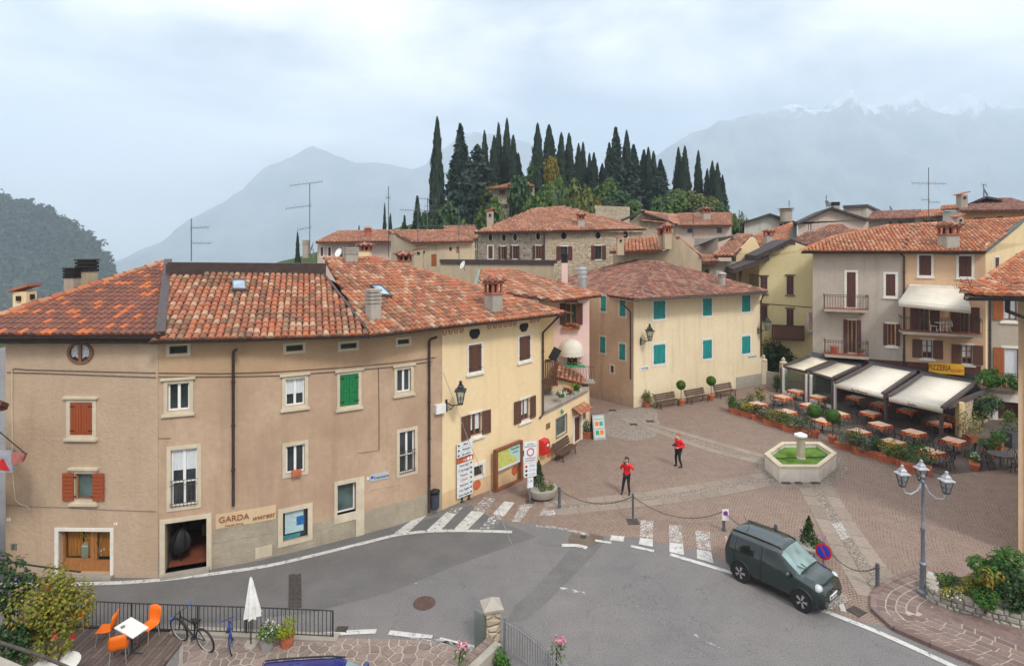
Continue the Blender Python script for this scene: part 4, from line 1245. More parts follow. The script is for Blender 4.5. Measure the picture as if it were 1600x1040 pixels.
# ---------------------------------------------- house A: rough beige, left
hA=thing('house','beige rough plaster house at the left edge with red-brown shutters and an oval window','house',(-15,21,0))
fA=Facade([(-17.85,19.85),(-12.40,19.73)],ZE+.42)
window(fA,hA,(110,628,145,679),trim=.13,trimmat='trim',shut='closed',shutmat='shutred',shutstyle='plain' if 0 else 'vplank',sill=True,lintel=True,frame='woodframe')
window(fA,hA,(118,739,146,780),trim=.13,trimmat='trim',frame='woodframe',nu=0,glass='glassgreen',shut='open',shutmat='shutred',shutstyle='plank',side=.40,lintel=True)
def shopA():
    u0,u1,z0,z1=fA.rect(92,829,173,898)
    fA.hole(u0,u1,0.12,z1,.30)
    w=MB();us=u0+(u1-u0)*.57
    for a,b,c,d in ((u0,u0+.07,.12,z1),(us-.06,us+.08,.12,z1),(u1-.06,u1,.12,z1)):fA.box(w,a,b,c,d,-.27,-.17)
    fA.box(w,u0+.07,us-.06,.12,.55,-.27,-.18);fA.box(w,us+.08,u1-.06,.12,.5,-.27,-.18);fA.box(w,u0+.07,us-.06,z1-.07,z1,-.27,-.18);fA.box(w,us+.08,u1-.06,z1-.07,z1,-.27,-.18)
    fA.box(w,us+.08,us+.16,.5,z1-.07,-.27,-.19);fA.box(w,u1-.14,u1-.06,.5,z1-.07,-.27,-.19)
    s=w.build('shop_front',M['wood'],hA)
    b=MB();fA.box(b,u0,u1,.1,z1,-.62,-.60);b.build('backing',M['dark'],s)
    for a,c in ((u0+.1,u0+.62),(u0+.7,us-.07),(us+.17,u1-.15)):
        k=MB();n=14;vs=[]
        for i in range(n+1):
            u=a+(c-a)*i/n;o=-.275+.025*math.sin(i*2.1)
            vs+=[fA.pt(u,.6,o),fA.pt(u,z1-.08,o)]
        k.add(vs,[(2*i,2*i+2,2*i+3,2*i+1) for i in range(n)]);k.build('curtain',M['curtainorange'],s,smooth=70)
    k=MB();fA.box(k,u0+.07,us-.06,.55,z1-.07,-.235,-.232);fA.box(k,us+.16,u1-.14,.5,z1-.07,-.235,-.232);k.build('pane',M['shopglass'],s)
    # goods in the shop window
    k=MB()
    for i,(du,z) in enumerate(((.62,1.35),(.78,1.30),(.92,1.32),(1.05,1.35))):
        c=fA.pt(u0+du,z,-.25);r=[c+Vector((math.cos(t)*.05,0,math.sin(t)*.085)) for t in [j*math.pi/4 for j in range(9)]];k.tube(r,.016,5)
    k.build('ornament',M['yellow'],s)
    k=MB();fA.box(k,u0+.62,u0+.86,.56,.95,-.25,-.236);c=fA.pt(u0+.74,.95,-.34);k.lathe([(.17,0),(.02,.28)],c,4,math.pi/4);k.build('toy_house',M['concrete'],s)
    k=MB();k.beam(fA.pt(u0+.98,.62,-.34),fA.pt(u0+1.42,.86,-.34),.12,.07);k.beam(fA.pt(u0+1.1,.86,-.34),fA.pt(u0+1.3,.62,-.34),.10,.05);k.build('toy_aeroplane',M['white'],s)
    k=MB()
    for i,(du,z) in enumerate(((.25,1.7),(.55,1.85),(.85,1.8),(1.15,1.8),(.2,1.1))):k.ball(fA.pt(u0+du,z,-.37),.09,8,5)
    fA.box(k,u0+.1,u0+.45,.56,.7,-.4,-.3);k.build('baskets',M['iron'],s)['kind']='stuff'
    t=MB();fA.box(t,u0-.13,u0,0,z1+.11,-.01,.04);fA.box(t,u1,u1+.11,0,z1+.11,-.01,.04);fA.box(t,u0,u1,z1,z1+.11,-.01,.039);t.build('surround',M['trimw'],s)
    t=MB();fA.box(t,u0-.13,u1+.11,-.01,.115,-.3,.18);t.build('step',M['concrete'],s)
    h=MB();h.ball(fA.pt(us+.2,1.15,-.15),.03,6,4);h.build('handle',M['iron'],s)
shopA()
def ovalA():
    u,z=fA.uz(126,551);s=MB();rx,rz_=.43,.36;n=28
    ring=lambda k,o:[fA.pt(u+rx*k*math.cos(2*math.pi*i/n),z+rz_*k*math.sin(2*math.pi*i/n),o) for i in range(n)]
    a,b,c,d=ring(1.08,-.01),ring(1.08,.05),ring(.86,.05),ring(.86,-.005)
    s.add(a+b+c+d,[q for i in range(n) for j in [(i+1) % n] for q in ((i,j,n+j,n+i),(n+i,n+j,2*n+j,2*n+i),(2*n+i,2*n+j,3*n+j,3*n+i))])
    fA.box(s,u-.05,u+.05,z-rz_*.86,z+rz_*.86,0.004,.048)
    w=s.build('oval_window',M['woodframe'],hA)
    g=MB();g.poly(ring(.9,.006));g.build('pane',M['glass'],w)
    for sg in (-1,1):
        k=MB()
        p=[(sg*.07,.28),(sg*.2,.26),(sg*.31,.12),(sg*.33,-.05),(sg*.27,-.16),(sg*.2,-.10),(sg*.12,-.17),(sg*.07,-.2)]
        if sg>0:p=p[::-1]
        k.prism([fA.pt(u+x,z+y,.012) for x,y in p],fA.nrm(u)*-.003);k.build('lace_curtain',M['lace'],w)
        k=MB()
        for q in range(3):
            c=fA.pt(u+sg*.19,z+.17-q*.12,.013);r=[c+Vector((math.cos(t)*.055,0,math.sin(t)*.05)) for t in [j*math.pi/4 for j in range(9)]];k.tube(r,.008,4)
        k.build('lace_motif',M['white'],w)
ovalA()
fA.wall('wall',[M['stA']],hA)
side_wall(hA,[(-17.85,30),(-17.85,19.85)],ZE+.4,M['stA'])
# wires and pipes on house A
def wire_on(f,pxs,par,r=.012,mat='iron',o=.03,name='cable'):
    pts=[]
    q=[f.uz(x,y) for x,y in pxs]
    for a,b in zip(q,q[1:]):
        for i in range(7):pts.append(f.pt(a[0]+(b[0]-a[0])*i/7,a[1]+(b[1]-a[1])*i/7,o))
    pts.append(f.pt(*q[-1],o))
    return MB().tube(pts,r,5).build(name,M[mat],par)
wire_on(fA,[(12,581),(80,583),(160,586),(244,589)],hA);wire_on(fA,[(42,577),(120,579),(200,581),(244,582)],hA)
wire_on(fA,[(20,578),(20,640),(21,740),(25,780),(33,787),(44,790),(48,796)],hA,.018,'trim');wire_on(fA,[(20,578),(24,575),(42,577)],hA)
wire_on(fA,[(10,788),(60,791),(105,792),(180,796),(244,798)],hA,.006)
for x,y,s in ((14,811,'1'),(181,818,'3')):
    u,z=fA.uz(x,y);k=MB();fA.box(k,u-.06,u+.06,z-.045,z+.045,0,.02);pn=k.build('house_number',M['white'],hA);text_on(fA,s,x,y,.06,M['letter'],pn,.023)
for x,y in ((20,853),(25,853)):
    u,z=fA.uz(x,y);k=MB();fA.box(k,u-.04,u+.04,z-.1,z+.1,0,.04);k.build('meter_box',M['greymetal'],hA)
# roof A
EA,EB=Vector((-19.0,19.35,ZE+.46)),Vector((-12.05,19.35,ZE+.46))
RA=roof_px(EA,EB,20,[(261,411),(-8,499)])
rA=roof_plane(RA,.10,M['under'],hA)
tiles(hA,rA,RA,'A',.248,.38,300,seed=1,jit=.45)
ridge(rA,RA[3],RA[2],'R',.34,.45,5,.05)
k=MB();k.beam(EB+Vector((-.02,-.02,.06)),RA[2]+Vector((.05,0,.12)),.30,.16);k.build('verge_flashing',M['gutter'],rA)
k=MB();k.prism([(-19,19.42,ZE+.16),(-12.2,19.42,ZE+.16),(-12.2,19.42,ZE+.38),(-19,19.42,ZE+.38)],(0,.5,0));k.build('eave_board',M['eave'],hA)
gutter(EA+Vector((0,-.08,-.02)),EB+Vector((0,-.08,-.02)),hA,.09)
k=MB();k.prism([RA[2],RA[3],RA[3]+Vector((-1,7,-3)),RA[2]+Vector((0,6,-2.5))],(0,0,-.1));k.build('roof_back',M['under'],hA)
# three chimneys beyond the hip
def on_hip(px,py,a=RA[3],b=RA[2]):
    t=min(max(((px/1.0)-(-8))/(261+8),0),1);p=a+(b-a)*t
    return D(px,py,p.y+.35)
chimney(hA,on_hip(39,484)+Vector((0,0,-.2)),.50,1.15,'house',wallmat='stC')
chimney(hA,on_hip(113,460),.40,1.1,'dark',wallmat='stgrey')
chimney(hA,on_hip(136,455),.52,1.35,'dark',wallmat='stbeige')
# ---------------------------------------------- house B: long curved tan house
B0=[(247,903),(330,889),(405,875),(490,854.5),(570,834),(640,814),(691,796.5)]
Bp=[tuple(p[:2]) for p in smooth_line([G(*q) for q in B0],2)]
Bp[0]=(-12.40,19.74)
hB=thing('house','long curved tan plaster house with white window frames and one green shuttered window','house',(-8,23,0))
fB=Facade(Bp,ZE+.16)
for r in ((265,540,293,552),(447,539,473,548),(532,536,557,544),(621,530,639,537)):
    window(fB,hB,r,trim=.10,trimmat='trim',frame='gutter',nu=0,sill=False)
window(fB,hB,(262,598,296,641),trim=.12,trimmat='trim',nu=1,lintel=True)
window(fB,hB,(446,591,476,633),trim=.12,trimmat='trim',nu=1,lintel=True,curtain=(.42,'curtain'))
window(fB,hB,(531,584,560,633),trim=.12,trimmat='trim',shut='closed',shutmat='shutgreen',lintel=True,label='window closed by green panelled shutters')
window(fB,hB,(620,576,642,612),trim=.12,trimmat='trim',nu=1,lintel=True)
wF,rF=window(fB,hB,(267,701,308,790),trim=.13,trimmat='trim',nu=1,nz=1,mid=.42,sill=False,curtain=(.62,'curtain'))
window(fB,hB,(447,695,476,738),trim=.13,trimmat='trim',nu=1,sill=False)
wG,rG=window(fB,hB,(624,673,648,738),trim=.13,trimmat='trim',nu=1,nz=1,mid=.42,sill=False)
window(fB,hB,(442,797,481,842),trim=.17,trimmat='trim',frame='black',nu=0,sill=False,glass='glass',dep=.2,name='display_window')
window(fB,hB,(527,755,556,801),trim=0,frame='white',nu=0,sill=False,glass='glassgreen',dep=.28,name='recessed_window')
def rail_on(f,r,par,zt=.95,n=7,o=.08):
    u0,u1,z0,z1=r;k=MB()
    for z in (z0+.06,z0+.14,z0+zt*.82,z0+zt):k.tube([f.pt(u0-.02,z,o),f.pt(u1+.02,z,o)],.012,5)
    for i in range(n):u=u0+(u1-u0)*(i+.5)/n;k.tube([f.pt(u,z0+.02,o),f.pt(u,z0+zt,o)],.010,5)
    return k.build('window_railing',M['iron'],par)
rail_on(fB,rF,wF);rail_on(fB,rG,wG)
u0,u1,z0,z1=fB.rect(455,733,470,741);k=MB();fB.box(k,u0,u1,z0,z1,.02,.2);tag(recentre(k.build('flower_box',M['terra'])),'empty terracotta flower box on the sill of the curved tan house','flower box')
def recessB():
    u0,u1,z0,z1=fB.rect(523,748,569,834)
    a=fB.uz(562,790)[0]
    t=MB();zt=fB.uz(545,748)[1];zb=fB.uz(545,813)[1]
    um0,um1,wz0,wz1=fB.rect(527,755,556,801)
    fB.box(t,u0-.02,um0,zb,zt,-.01,.03);fB.box(t,um1,u1,0.0,zt,-.01,.03);fB.box(t,um0,um1,wz1,zt,-.01,.029);fB.box(t,um0,um1,zb,wz0,-.2,.029)
    t.build('surround',M['trim'],hB)
recessB()
def garageB():
    u0,u1,z0,z1=fB.rect(258,813,323,884)
    z0=.14
    fB.hole(u0,u1,z0,z1,0.35)
    n=fB.nrm((u0+u1)/2)
    k=MB();P=lambda u,z,o:fB.pt(u,z,o)
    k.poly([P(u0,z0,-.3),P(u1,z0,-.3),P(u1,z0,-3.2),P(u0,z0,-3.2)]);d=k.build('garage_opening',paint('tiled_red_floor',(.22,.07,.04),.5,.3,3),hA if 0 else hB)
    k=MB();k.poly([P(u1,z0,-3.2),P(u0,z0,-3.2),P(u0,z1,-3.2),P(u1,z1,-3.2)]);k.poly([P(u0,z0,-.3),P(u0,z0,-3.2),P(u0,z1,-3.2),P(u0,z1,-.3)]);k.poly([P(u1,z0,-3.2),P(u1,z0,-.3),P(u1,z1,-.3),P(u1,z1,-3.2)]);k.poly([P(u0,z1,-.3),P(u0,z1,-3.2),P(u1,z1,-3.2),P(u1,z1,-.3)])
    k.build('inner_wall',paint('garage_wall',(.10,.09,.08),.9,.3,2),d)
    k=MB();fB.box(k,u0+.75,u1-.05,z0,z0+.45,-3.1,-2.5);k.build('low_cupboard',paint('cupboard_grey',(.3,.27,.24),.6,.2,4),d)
    k=MB();fB.box(k,u0+.45,u0+1.0,z0+.9,z0+1.25,-3.1,-2.7);fB.box(k,u0+.55,u0+.9,z0+1.25,z0+1.5,-3.05,-2.75);k.build('office_printer',M['signgrey'],d)
    t=MB();fB.box(t,u0-.16,u0,0,z1+.14,-.02,.05);fB.box(t,u1,u1+.16,0,z1+.14,-.02,.05);fB.box(t,u0,u1,z1,z1+.14,-.02,.049);t.build('surround',M['trim'],d)
    t=MB();fB.box(t,u0-.1,u1+.1,-.01,z0,-.35,.25);t.build('step',M['concrete'],d)
    c=P(u0+.32,z0+.35,-.6)
    k=MB();n_=24;pf=[(.02,.95),(.14,.88),(.30,.62),(.36,.38),(.33,.16),(.20,.02),(.04,-.02)];k.add([c+Vector((r*(1+.13*math.cos(i*math.pi/1.5))*math.cos(2*math.pi*i/n_)+.12*(z-.4),r*.8*(1+.13*math.cos(i*math.pi/1.5))*math.sin(2*math.pi*i/n_),z)) for r,z in pf for i in range(n_)],[(j*n_+i,(j+1)*n_+i,(j+1)*n_+(i+1) % n_,j*n_+(i+1) % n_) for j in range(6) for i in range(n_)]);k.lathe([(.02,0),(.02,1.75)],c+Vector((.02,.05,-.5)),6)
    o=k.build('umbrella',M['black'],smooth=60);tag(recentre(o),'folded black market umbrella hanging in the dark garage opening','umbrella')
garageB()
fB.wall('wall',[M['stB'],M['plinth'],M['stB'],M['stBt']],hB,bands=((.93,1),(6.86,2),(ZE+1,3)))
# higher plinth left of the display window, painted shop name above it
u0,u1,z0,z1=fB.rect(331,822,435,860);k=MB()
ua=fB.uz(334,850)[0];ub=fB.uz(434,850)[0]
for i in range(8):
    a,b=ua+(ub-ua)*i/8,ua+(ub-ua)*(i+1)/8;fB.box(k,a,b,.93,1.42,-.01,.012)
k.build('plinth_panel',M['plinth'],hB)
k=MB();ua=fB.uz(337,812)[0];ub=fB.uz(431,808)[0];za,zb=1.43,fB.uz(380,797)[1]
[fB.box(k,ua+(ub-ua)*i/6,ua+(ub-ua)*(i+1)/6,za,zb,-.01,.022) for i in range(6)]
sg=k.build('painted_sign',stucco('painted_panel',(.64,.48,.31),(.58,.42,.26),.1,20,.1),hB)
text_on(fB,'GARDA',366,808.5,.21,M['letterbrown'],sg,.045,squeeze=1.0);text_on(fB,'wwrest',411,805.5,.2,M['letterbrown'],sg,.05,squeeze=.9,shear=.35);text_on(fB,'ITALIAN STYLE',366,818.5,.055,M['letterbrown'],sg,.045,squeeze=1.2)
u0,u1,z0,z1=fB.rect(399,853,425,870);k=MB();fB.box(k,u0,u1,z0,z1,0,.03);k.build('meter_door',M['trim'],hB)
# poster and brochures behind the display window
u0,u1,z0,z1=fB.rect(446,800,475,833);k=MB();fB.box(k,u0,u1,z0,z1,-.12,-.115);po=k.build('poster',paint('poster_pale',(.42,.58,.58),.5,.15,6),hB)
k=MB()
for i in range(8):
    zz=z1-.08-(z1-z0-.12)*i/8;fB.box(k,u0+.05,u0+(u1-u0)*(.55+.1*((i*7) % 3-1)),zz-.018,zz,-.114,-.112)
k.build('print',M['signgrey'],po)
u0,u1,z0,z1=fB.rect(464,807,476,821);k=MB();fB.box(k,u0,u1,z0,z1,-.112,-.108);k.build('print',paint('print_blue',(.03,.16,.42),.5,.5,9),po)
u0,u1,z0,z1=fB.rect(443,836,470,842);k=MB();fB.box(k,u0,u1,z0,z1,-.12,-.10);k.build('brochure',paint('brochure_teal',(.05,.22,.26),.5,.6,14),po)
# street name plate
u0,u1,z0,z1=fB.rect(578,739,607,749);k=MB();fB.box(k,u0,u1,z0,z1,0,.03);s_=k.build('street_plate',paint('plate_blue_grey',(.42,.47,.52),.5,.1,5),hB);text_on(fB,'Tremosine',595,744,.12,M['letter'],s_,.034,squeeze=.9)
k=MB();u,z=fB.uz(581,745);fB.box(k,u-.04,u+.04,z-.06,z+.05,.03,.034);k.build('crest',M['signblue'],s_)
u,z=fB.uz(575,747);k=MB();fB.box(k,u-.05,u+.05,z-.06,z+.06,0,.02);k.build('house_number',M['trimw'],hB)
wire_on(fB,[(248,582),(340,583),(440,580),(530,574),(620,566),(680,558)],hB);wire_on(fB,[(248,588),(340,588),(440,586),(530,580),(620,572),(676,564)],hB)
wire_on(fB,[(591,574),(592,640),(592,703)],hB,.012);wire_on(fB,[(592,703),(560,707)],hB,.006);wire_on(fB,[(248,684),(268,684)],hB,.008)
for a,b in ((578,776),(602,776)):wire_on(fB,[(a,765-(a-578)*.2),(b-170 if 0 else a+22,760-(a-578)*.2)],hB,.008,'trim')
def pipe_on(f,px,y0,y1,par,o=.10):
    u,zt=f.uz(px,y0);zb=max(f.uz(px,y1)[1],.02);return [f.pt(u,zt,o),f.pt(u,zb,o)]
p=pipe_on(fB,365,552,788,hB);downpipe([p[0]+Vector((.35,-.35,.28)),p[0]+Vector((.05,-.05,.12)),p[0],p[1]],hB,.055)
p=pipe_on(fB,669,533,799,hB);downpipe([p[0]+Vector((.35,-.15,.22)),p[0]+Vector((.05,-.03,.10)),p[0],p[1]],hB,.055)
# roof B
EB1,EB2=Vector((-12.35,19.22,ZE+.28)),D(577,528,21.75)
EB2.z=ZE+.08
RB=roof_px(EB1,EB2,20,[(505,431),(268,431)])
rB=roof_plane(RB,.10,M['under'],hB)
tiles(hB,rB,RB,'B',.245,.38,300,seed=2)
k=MB();a,b=RB[3],RB[2]
k.beam(a+Vector((-.3,.1,.25)),b+Vector((.1,.1,.25)),.12,.55);k.beam(a+Vector((-.3,.3,.55)),b+Vector((.1,.3,.55)),.5,.07);k.build('ridge_flashing',M['gutter'],rB)
k=MB();k.prism([RB[2],RB[3],RB[3]+Vector((0,6,-2.4)),RB[2]+Vector((2,6,-2.4))],(0,0,-.1));k.build('roof_back',M['under'],hB)
k=MB()
for i in range(len(Bp)-3):
    pass
gutter(EB1+Vector((0,-.09,0)),EB2+Vector((0,-.09,0)),hB,.085)
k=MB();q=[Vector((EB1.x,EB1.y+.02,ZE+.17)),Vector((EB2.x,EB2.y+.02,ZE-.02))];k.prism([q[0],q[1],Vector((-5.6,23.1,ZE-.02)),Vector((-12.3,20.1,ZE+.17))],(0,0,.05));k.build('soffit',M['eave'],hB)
Pn=eave_plane(EB1,EB2,20)
skylight(rB,[ppl(x,y,*Pn) for x,y in ((363,460),(386,460),(384,443),(362,443))],1,1)
# ---------------------------------------------- house C: yellow, with the terrace building
C0=[(691,796.5),(740,775),(800,752),(847,727)]
Cp=[tuple(p[:2]) for p in smooth_line([G(*q) for q in C0]+[G(917,680)],3)]
Cp[0]=Bp[-1]
c_cut=9
hC=thing('house','warm yellow house with brown shutters and a painted scroll frieze under its eave','house',(0,29,0))
fC=Facade(Cp[:c_cut+1],ZE)
window(fC,hC,(732,538,752,580),trim=.10,shut='closed',shutmat='shutbrown',slots=True,shutstyle='flat' if 0 else 'vplank')
window(fC,hC,(811,525,828,562),trim=.10,shut='closed',shutmat='shutbrown',slots=True,shutstyle='vplank')
window(fC,hC,(734,645,752,680),trim=.10,frame='woodframe',shut='open',shutmat='shutbrown',curtain=(.25,'curtain'),side=.52)
window(fC,hC,(813,623,827,656),trim=.10,frame='woodframe',shut='open',shutmat='shutbrown',curtain=(.25,'curtain'),side=.50)
window(fC,hC,(740,727,754,743),trim=.16,frame='iron',nu=3,sill=False)
window(fC,hC,(814,703,822,714),trim=.14,frame='iron',nu=2,sill=False)
for r in ((735,514,748,527),(813,505,824,516)):
    u0,u1,z0,z1=fC.rect(*r);k=MB();fC.box(k,u0,u1,z0+.02,z1,-.01,.02);fC.box(k,u0+.08,u1-.08,z0-.06,z0+.02,-.01,.02);fC.box(k,u0-.06,u0,z0+.1,z1-.06,-.01,.02);fC.box(k,u1,u1+.06,z0+.1,z1-.06,-.01,.02);k.build('attic_vent',M['black'],hC)
fC.wall('wall',[M['stC'],M['stCd'],M['stC']],hC,bands=((.72,1),(99,2)))
# scroll frieze, painted: thin raised curls
k=MB();u=.12
while u<fC.L[-1]-.2:
    um=u;px_ok=True
    for r in ((735,514,748,527),(813,505,824,516)):
        a,b=fC.rect(*r)[:2]
        if a-.3<um<b+.3:px_ok=False
    if px_ok:
        pts=[]
        for i in range(15):
            t=i/14*1.45*2*math.pi;rr_=.035+.125*i/14
            pts.append(fC.pt(um+rr_*math.cos(t),ZE-.27+rr_*math.sin(t)*1.1,.008))
        k.tube(pts,.020,4)
    u+=.34
k.build('scroll_frieze',M['rust'],hC)['kind']='stuff'
for x,y in ((745,757),(804,734)):
    u,z=fC.uz(x,y);k=MB();n=fC.nrm(u);t=fC.tan(u);c=fC.pt(u,z,0)
    k.prism([c+(t*math.cos(2*math.pi*i/20)+Vector((0,0,math.sin(2*math.pi*i/20))))*.23 for i in range(20)],n*.02);k.build('painted_disc',M['rust'],hC)
u0,u1,z0,z1=fB.rect(683,632,690,644);k=MB();fB.box(k,u0-.16,u1+.1,z0,z1+.05,0,.2);k.build('meter_box',M['white'],hB)
# terrace building, one storey
hT=thing('terrace_building','single storey yellow shop with flower boxes on its roof terrace parapet','shop',(3,33,0))
ZT=2.85
fT=Facade(Cp[c_cut:],ZT)
window(fT,hT,(869,651,885,679),trim=.06,trimmat='greymetal',frame='greymetal',nu=0,sill=False,glass='glassgreen',name='shop_window')
def doorT():
    u0,u1,z0,z1=fT.rect(897,650,907,684);fT.hole(u0,u1,.05,z1,.35)
    k=MB();fT.box(k,u0,u1,.05,z1,-.12,-.07);d=k.build('door',M['shutdark'],hT)
    t=MB();fT.box(t,u0-.2,u0,0,z1+.18,-.01,.05);fT.box(t,u1,u1+.2,0,z1+.18,-.01,.05);fT.box(t,u0,u1,z1,z1+.18,-.01,.049);t.build('surround',M['trimw'],d)
    a,b=fT.pt(u0-.35,z1+.35,.55),fT.pt(u1+.45,z1+.35,.55);n=fT.nrm(u0)
    P=[a,b,b-n*.55+Vector((0,0,.3)),a-n*.55+Vector((0,0,.3))]
    rr_=roof_plane(P,.06,M['under'],hT,'canopy');tiles(hT,rr_,P,'R',.2,.3,0,5)
doorT()
fT.wall('wall',[M['stC'],M['stCd'],M['stC']],hT,bands=((.6,1),(99,2)))
for x,y,w_,h_,m_ in ((856,665,.42,.3,'brass'),(913,649,.3,.36,'brass')):
    if 'brass' not in M:M['brass']=paint('brass_plate',(.32,.2,.07),.45,.25,5,.4)
    u,z=fT.uz(x,y);k=MB();fT.box(k,u-w_/2,u+w_/2,z-h_/2,z+h_/2,0,.03);k.build('plaque',M[m_],hT)
u,z=fT.uz(877,642);k=MB();k.ball(fT.pt(u,z,.05),.12,8,6);k.build('round_sign',M['signgreen'],hT)
u,z=fT.uz(857,707);k=MB();n=fT.nrm(u);t=fT.tan(u);c=fT.pt(u,z,0);k.prism([c+(t*math.cos(2*math.pi*i/20)+Vector((0,0,math.sin(2*math.pi*i/20))))*.24 for i in range(20)],n*.02);k.build('painted_disc',M['rust'],hT)
tp=[fT.pt(x,ZT,.08) for x in fT.L]
PK=36.2
k=MB();k.prism([Vector((v.x,v.y,ZT)) for v in tp]+[Vector((4.9,PK,ZT)),Vector((1.7,PK,ZT))],(0,0,-.15));k.build('terrace_floor',M['concrete'],hT)
k=MB()
for a,b in zip(fT.L,fT.L[1:]):fT.box(k,a,b,ZT+.005,ZT+.10,-.12,.16)
k.build('coping',M['concrete'],hT)
fTe=Facade([Cp[-1],(4.95,PK)],ZT);fTe.wall('wall',[M['stC']],hT)
for a,b,c,cc in ((878,618,'whitef',0),(887,612,'redf',1),(899,603,'green',2)):
    u,z=fT.uz(a,b);c0=fT.pt(u,ZT+.10,-.02);k=MB();fT.box(k,u-.35,u+.35,ZT+.10,ZT+.28,-.15,.12)
    b_=thing('flower_box',['stone box of white flowers on the terrace parapet of the yellow shop','box of red geraniums on the terrace parapet of the yellow shop','box of leafy green plants at the end of the yellow shop terrace parapet'][cc],'flower box',c0,'flower boxes on the terrace parapet')
    k.build('trough',M['concrete'],b_)
    add_foliage('leaves',b_,'green',(0,0,.38),(.42,.2,.26),260,.10,31+cc)
    add_foliage('flowers',b_,c if cc<2 else 'lime',(0,0,.44),(.40,.2,.22),150,.09,41+cc)
# roof C
EC1,EC2=D(573,528,21.75),G(880,490,ZE+.05)
EC1.z=ZE+.05
EC1=EB2.copy()
RC=roof_px(EC1,EC2,20,[(801,467),(712,440),(650,422),(586,405),(508,407)])
rC=roof_plane(RC,.10,M['under'],hC)
tiles(hC,rC,RC,'B',.245,.38,300,seed=3)
for a,b in ((2,3),(3,4),(4,5)):ridge(rC,RC[a],RC[b],'B',.3,.42,7+a,.03)
ridge(rC,EC2,RC[2],'B',.3,.42,8,.03);ridge(rC,RC[5],RC[6],'B',.3,.42,9,.03)
k=MB();k.prism([RC[2],RC[3],RC[5],RC[6],RC[6]+Vector((3,5,-2.2)),RC[3]+Vector((2.5,3,-1.6)),EC2+Vector((.6,.6,0))],(0,0,-.1));k.build('roof_back',M['under'],hC)
nC=Vector((EC2.y-EC1.y,-(EC2.x-EC1.x),0)).normalized()
gutter(EC1+nC*.09,EC2+nC*.09,hC,.085)
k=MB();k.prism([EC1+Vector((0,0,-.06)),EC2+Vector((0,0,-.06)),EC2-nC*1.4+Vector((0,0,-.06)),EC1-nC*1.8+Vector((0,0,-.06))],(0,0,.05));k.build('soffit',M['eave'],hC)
k=MB();k.beam(RB[1]+Vector((0,0,.1)),RB[2]+Vector((0,0,.12)),.10,.10);k.build('valley_flashing',M['gutter'],rC)
PC=eave_plane(EC1,EC2,20)
skylight(rC,[ppl(x,y,*PC) for x,y in ((592,468),(612,469),(594,451),(577,451))],1,1)
chimney(rC,ppl(583,499,*PC),.46,1.25,'rings',rz=.75)
chimney(rC,ppl(771,486,*PC),.62,1.85,'brick',rz=.75)
chimney(rC,ppl(547,409,*PC),.62,.75,'rings',rz=.6)
# downpipe at the end of C and yellow return wall
dpx=fC.pt(fC.L[-1]-.05,0,.09);e=EC2+Vector((-.15,.2,-.1))
downpipe([e,dpx+Vector((0,0,ZE-1.0)),Vector((dpx.x,dpx.y,2.75)),Vector((dpx.x-.2,dpx.y-.2,2.6))],hC,.055)
endp=Vector((Cp[c_cut][0],Cp[c_cut][1]))
side_wall(hC,[tuple(endp),(1.75,PK)],ZE,M['stC'],ZT)
# ---------------------------------------------- pink house behind the terrace
hP=thing('house','narrow pink house with an arched window and a white dome awning','house',(3.6,37,0))
x_l,x_m,x_r=1.75,D(866,500,PK).x,D(921,600,PK).x
fP=Facade([(x_l,PK),(x_m,PK),(x_r,PK)],8.75)
u0,u1,z0,z1=fP.rect(884,473,901,507)
window(fP,hP,(884,474,901,506),trim=.0,frame='wood',nu=1,shut='open',shutmat='shutdark',shutstyle='louver',side=.38,sill=True,trimmat='stPink')
window(fP,hP,(886,551,902,572),trim=.06,frame='wood',nu=1,sill=False)
fP.wall('wall',[M['stPink']],hP)
k=MB();fP.box(k,.0,x_m-x_l,ZT,8.2,.0,.015);k.build('yellow_panel',M['stPale'],hP)
side_wall(hP,[(x_r,PK),(x_r,46)],8.7,M['stPink'])
# arch heads
k=MB();um=(u0+u1)/2;n=12
for c,w_,z_,m in ((um,(u1-u0)/2,z1,0),):
    k.prism([fP.pt(c+(w_+.1)*math.cos(math.pi*i/n),z_+w_*1.0*math.sin(math.pi*i/n),.005) for i in range(n+1)],(0,.02,0))
k.build('arch_head',M['woodframe'],hP)
k=MB();c=fP.pt(*[fP.uz(892,555)[0],fP.uz(892,555)[1]],0);z=fP.uz(892,551)[1];w_=.78;vs=[];n,m_=10,5
for j in range(m_+1):
    for i in range(n+1):
        a=math.pi*i/n;b=(math.pi/2)*j/m_
        vs.append(Vector((c.x-w_*math.cos(a)*math.cos(b),PK-.02-.75*math.sin(a)*math.cos(b),z+.1+.82*math.sin(b) ** .9)))
fs=[(j*(n+1)+i,j*(n+1)+i+1,(j+1)*(n+1)+i+1,(j+1)*(n+1)+i) for j in range(m_) for i in range(n)]
k.add(vs,fs)
vs=[]
for i in range(n*3+1):
    a=math.pi*i/(n*3);vs+=[Vector((c.x-w_*math.cos(a),PK-.02-.75*math.sin(a),z+.1)),Vector((c.x-w_*math.cos(a),PK-.02-.75*math.sin(a),z-.13-.05*abs(math.sin(i*math.pi/3))))]
k.add(vs,[(2*i,2*i+2,2*i+3,2*i+1) for i in range(n*3)])
k.build('dome_awning',M['awnwhite'],hP,smooth=35)
b_=thing('flower_box','window box of red and green flowers under the arched window of the pink house','flower box',fP.pt(um,z0-.15,.2));k=MB();k.cbox((0,0,0),1.1,.25,.2);k.build('trough',M['terra'],b_,local=1)
add_foliage('leaves',b_,'green',(0,-.05,.12),(.62,.22,.25),260,.10,51);add_foliage('flowers',b_,'redf',(0,-.1,.15),(.6,.2,.2),60,.09,52)
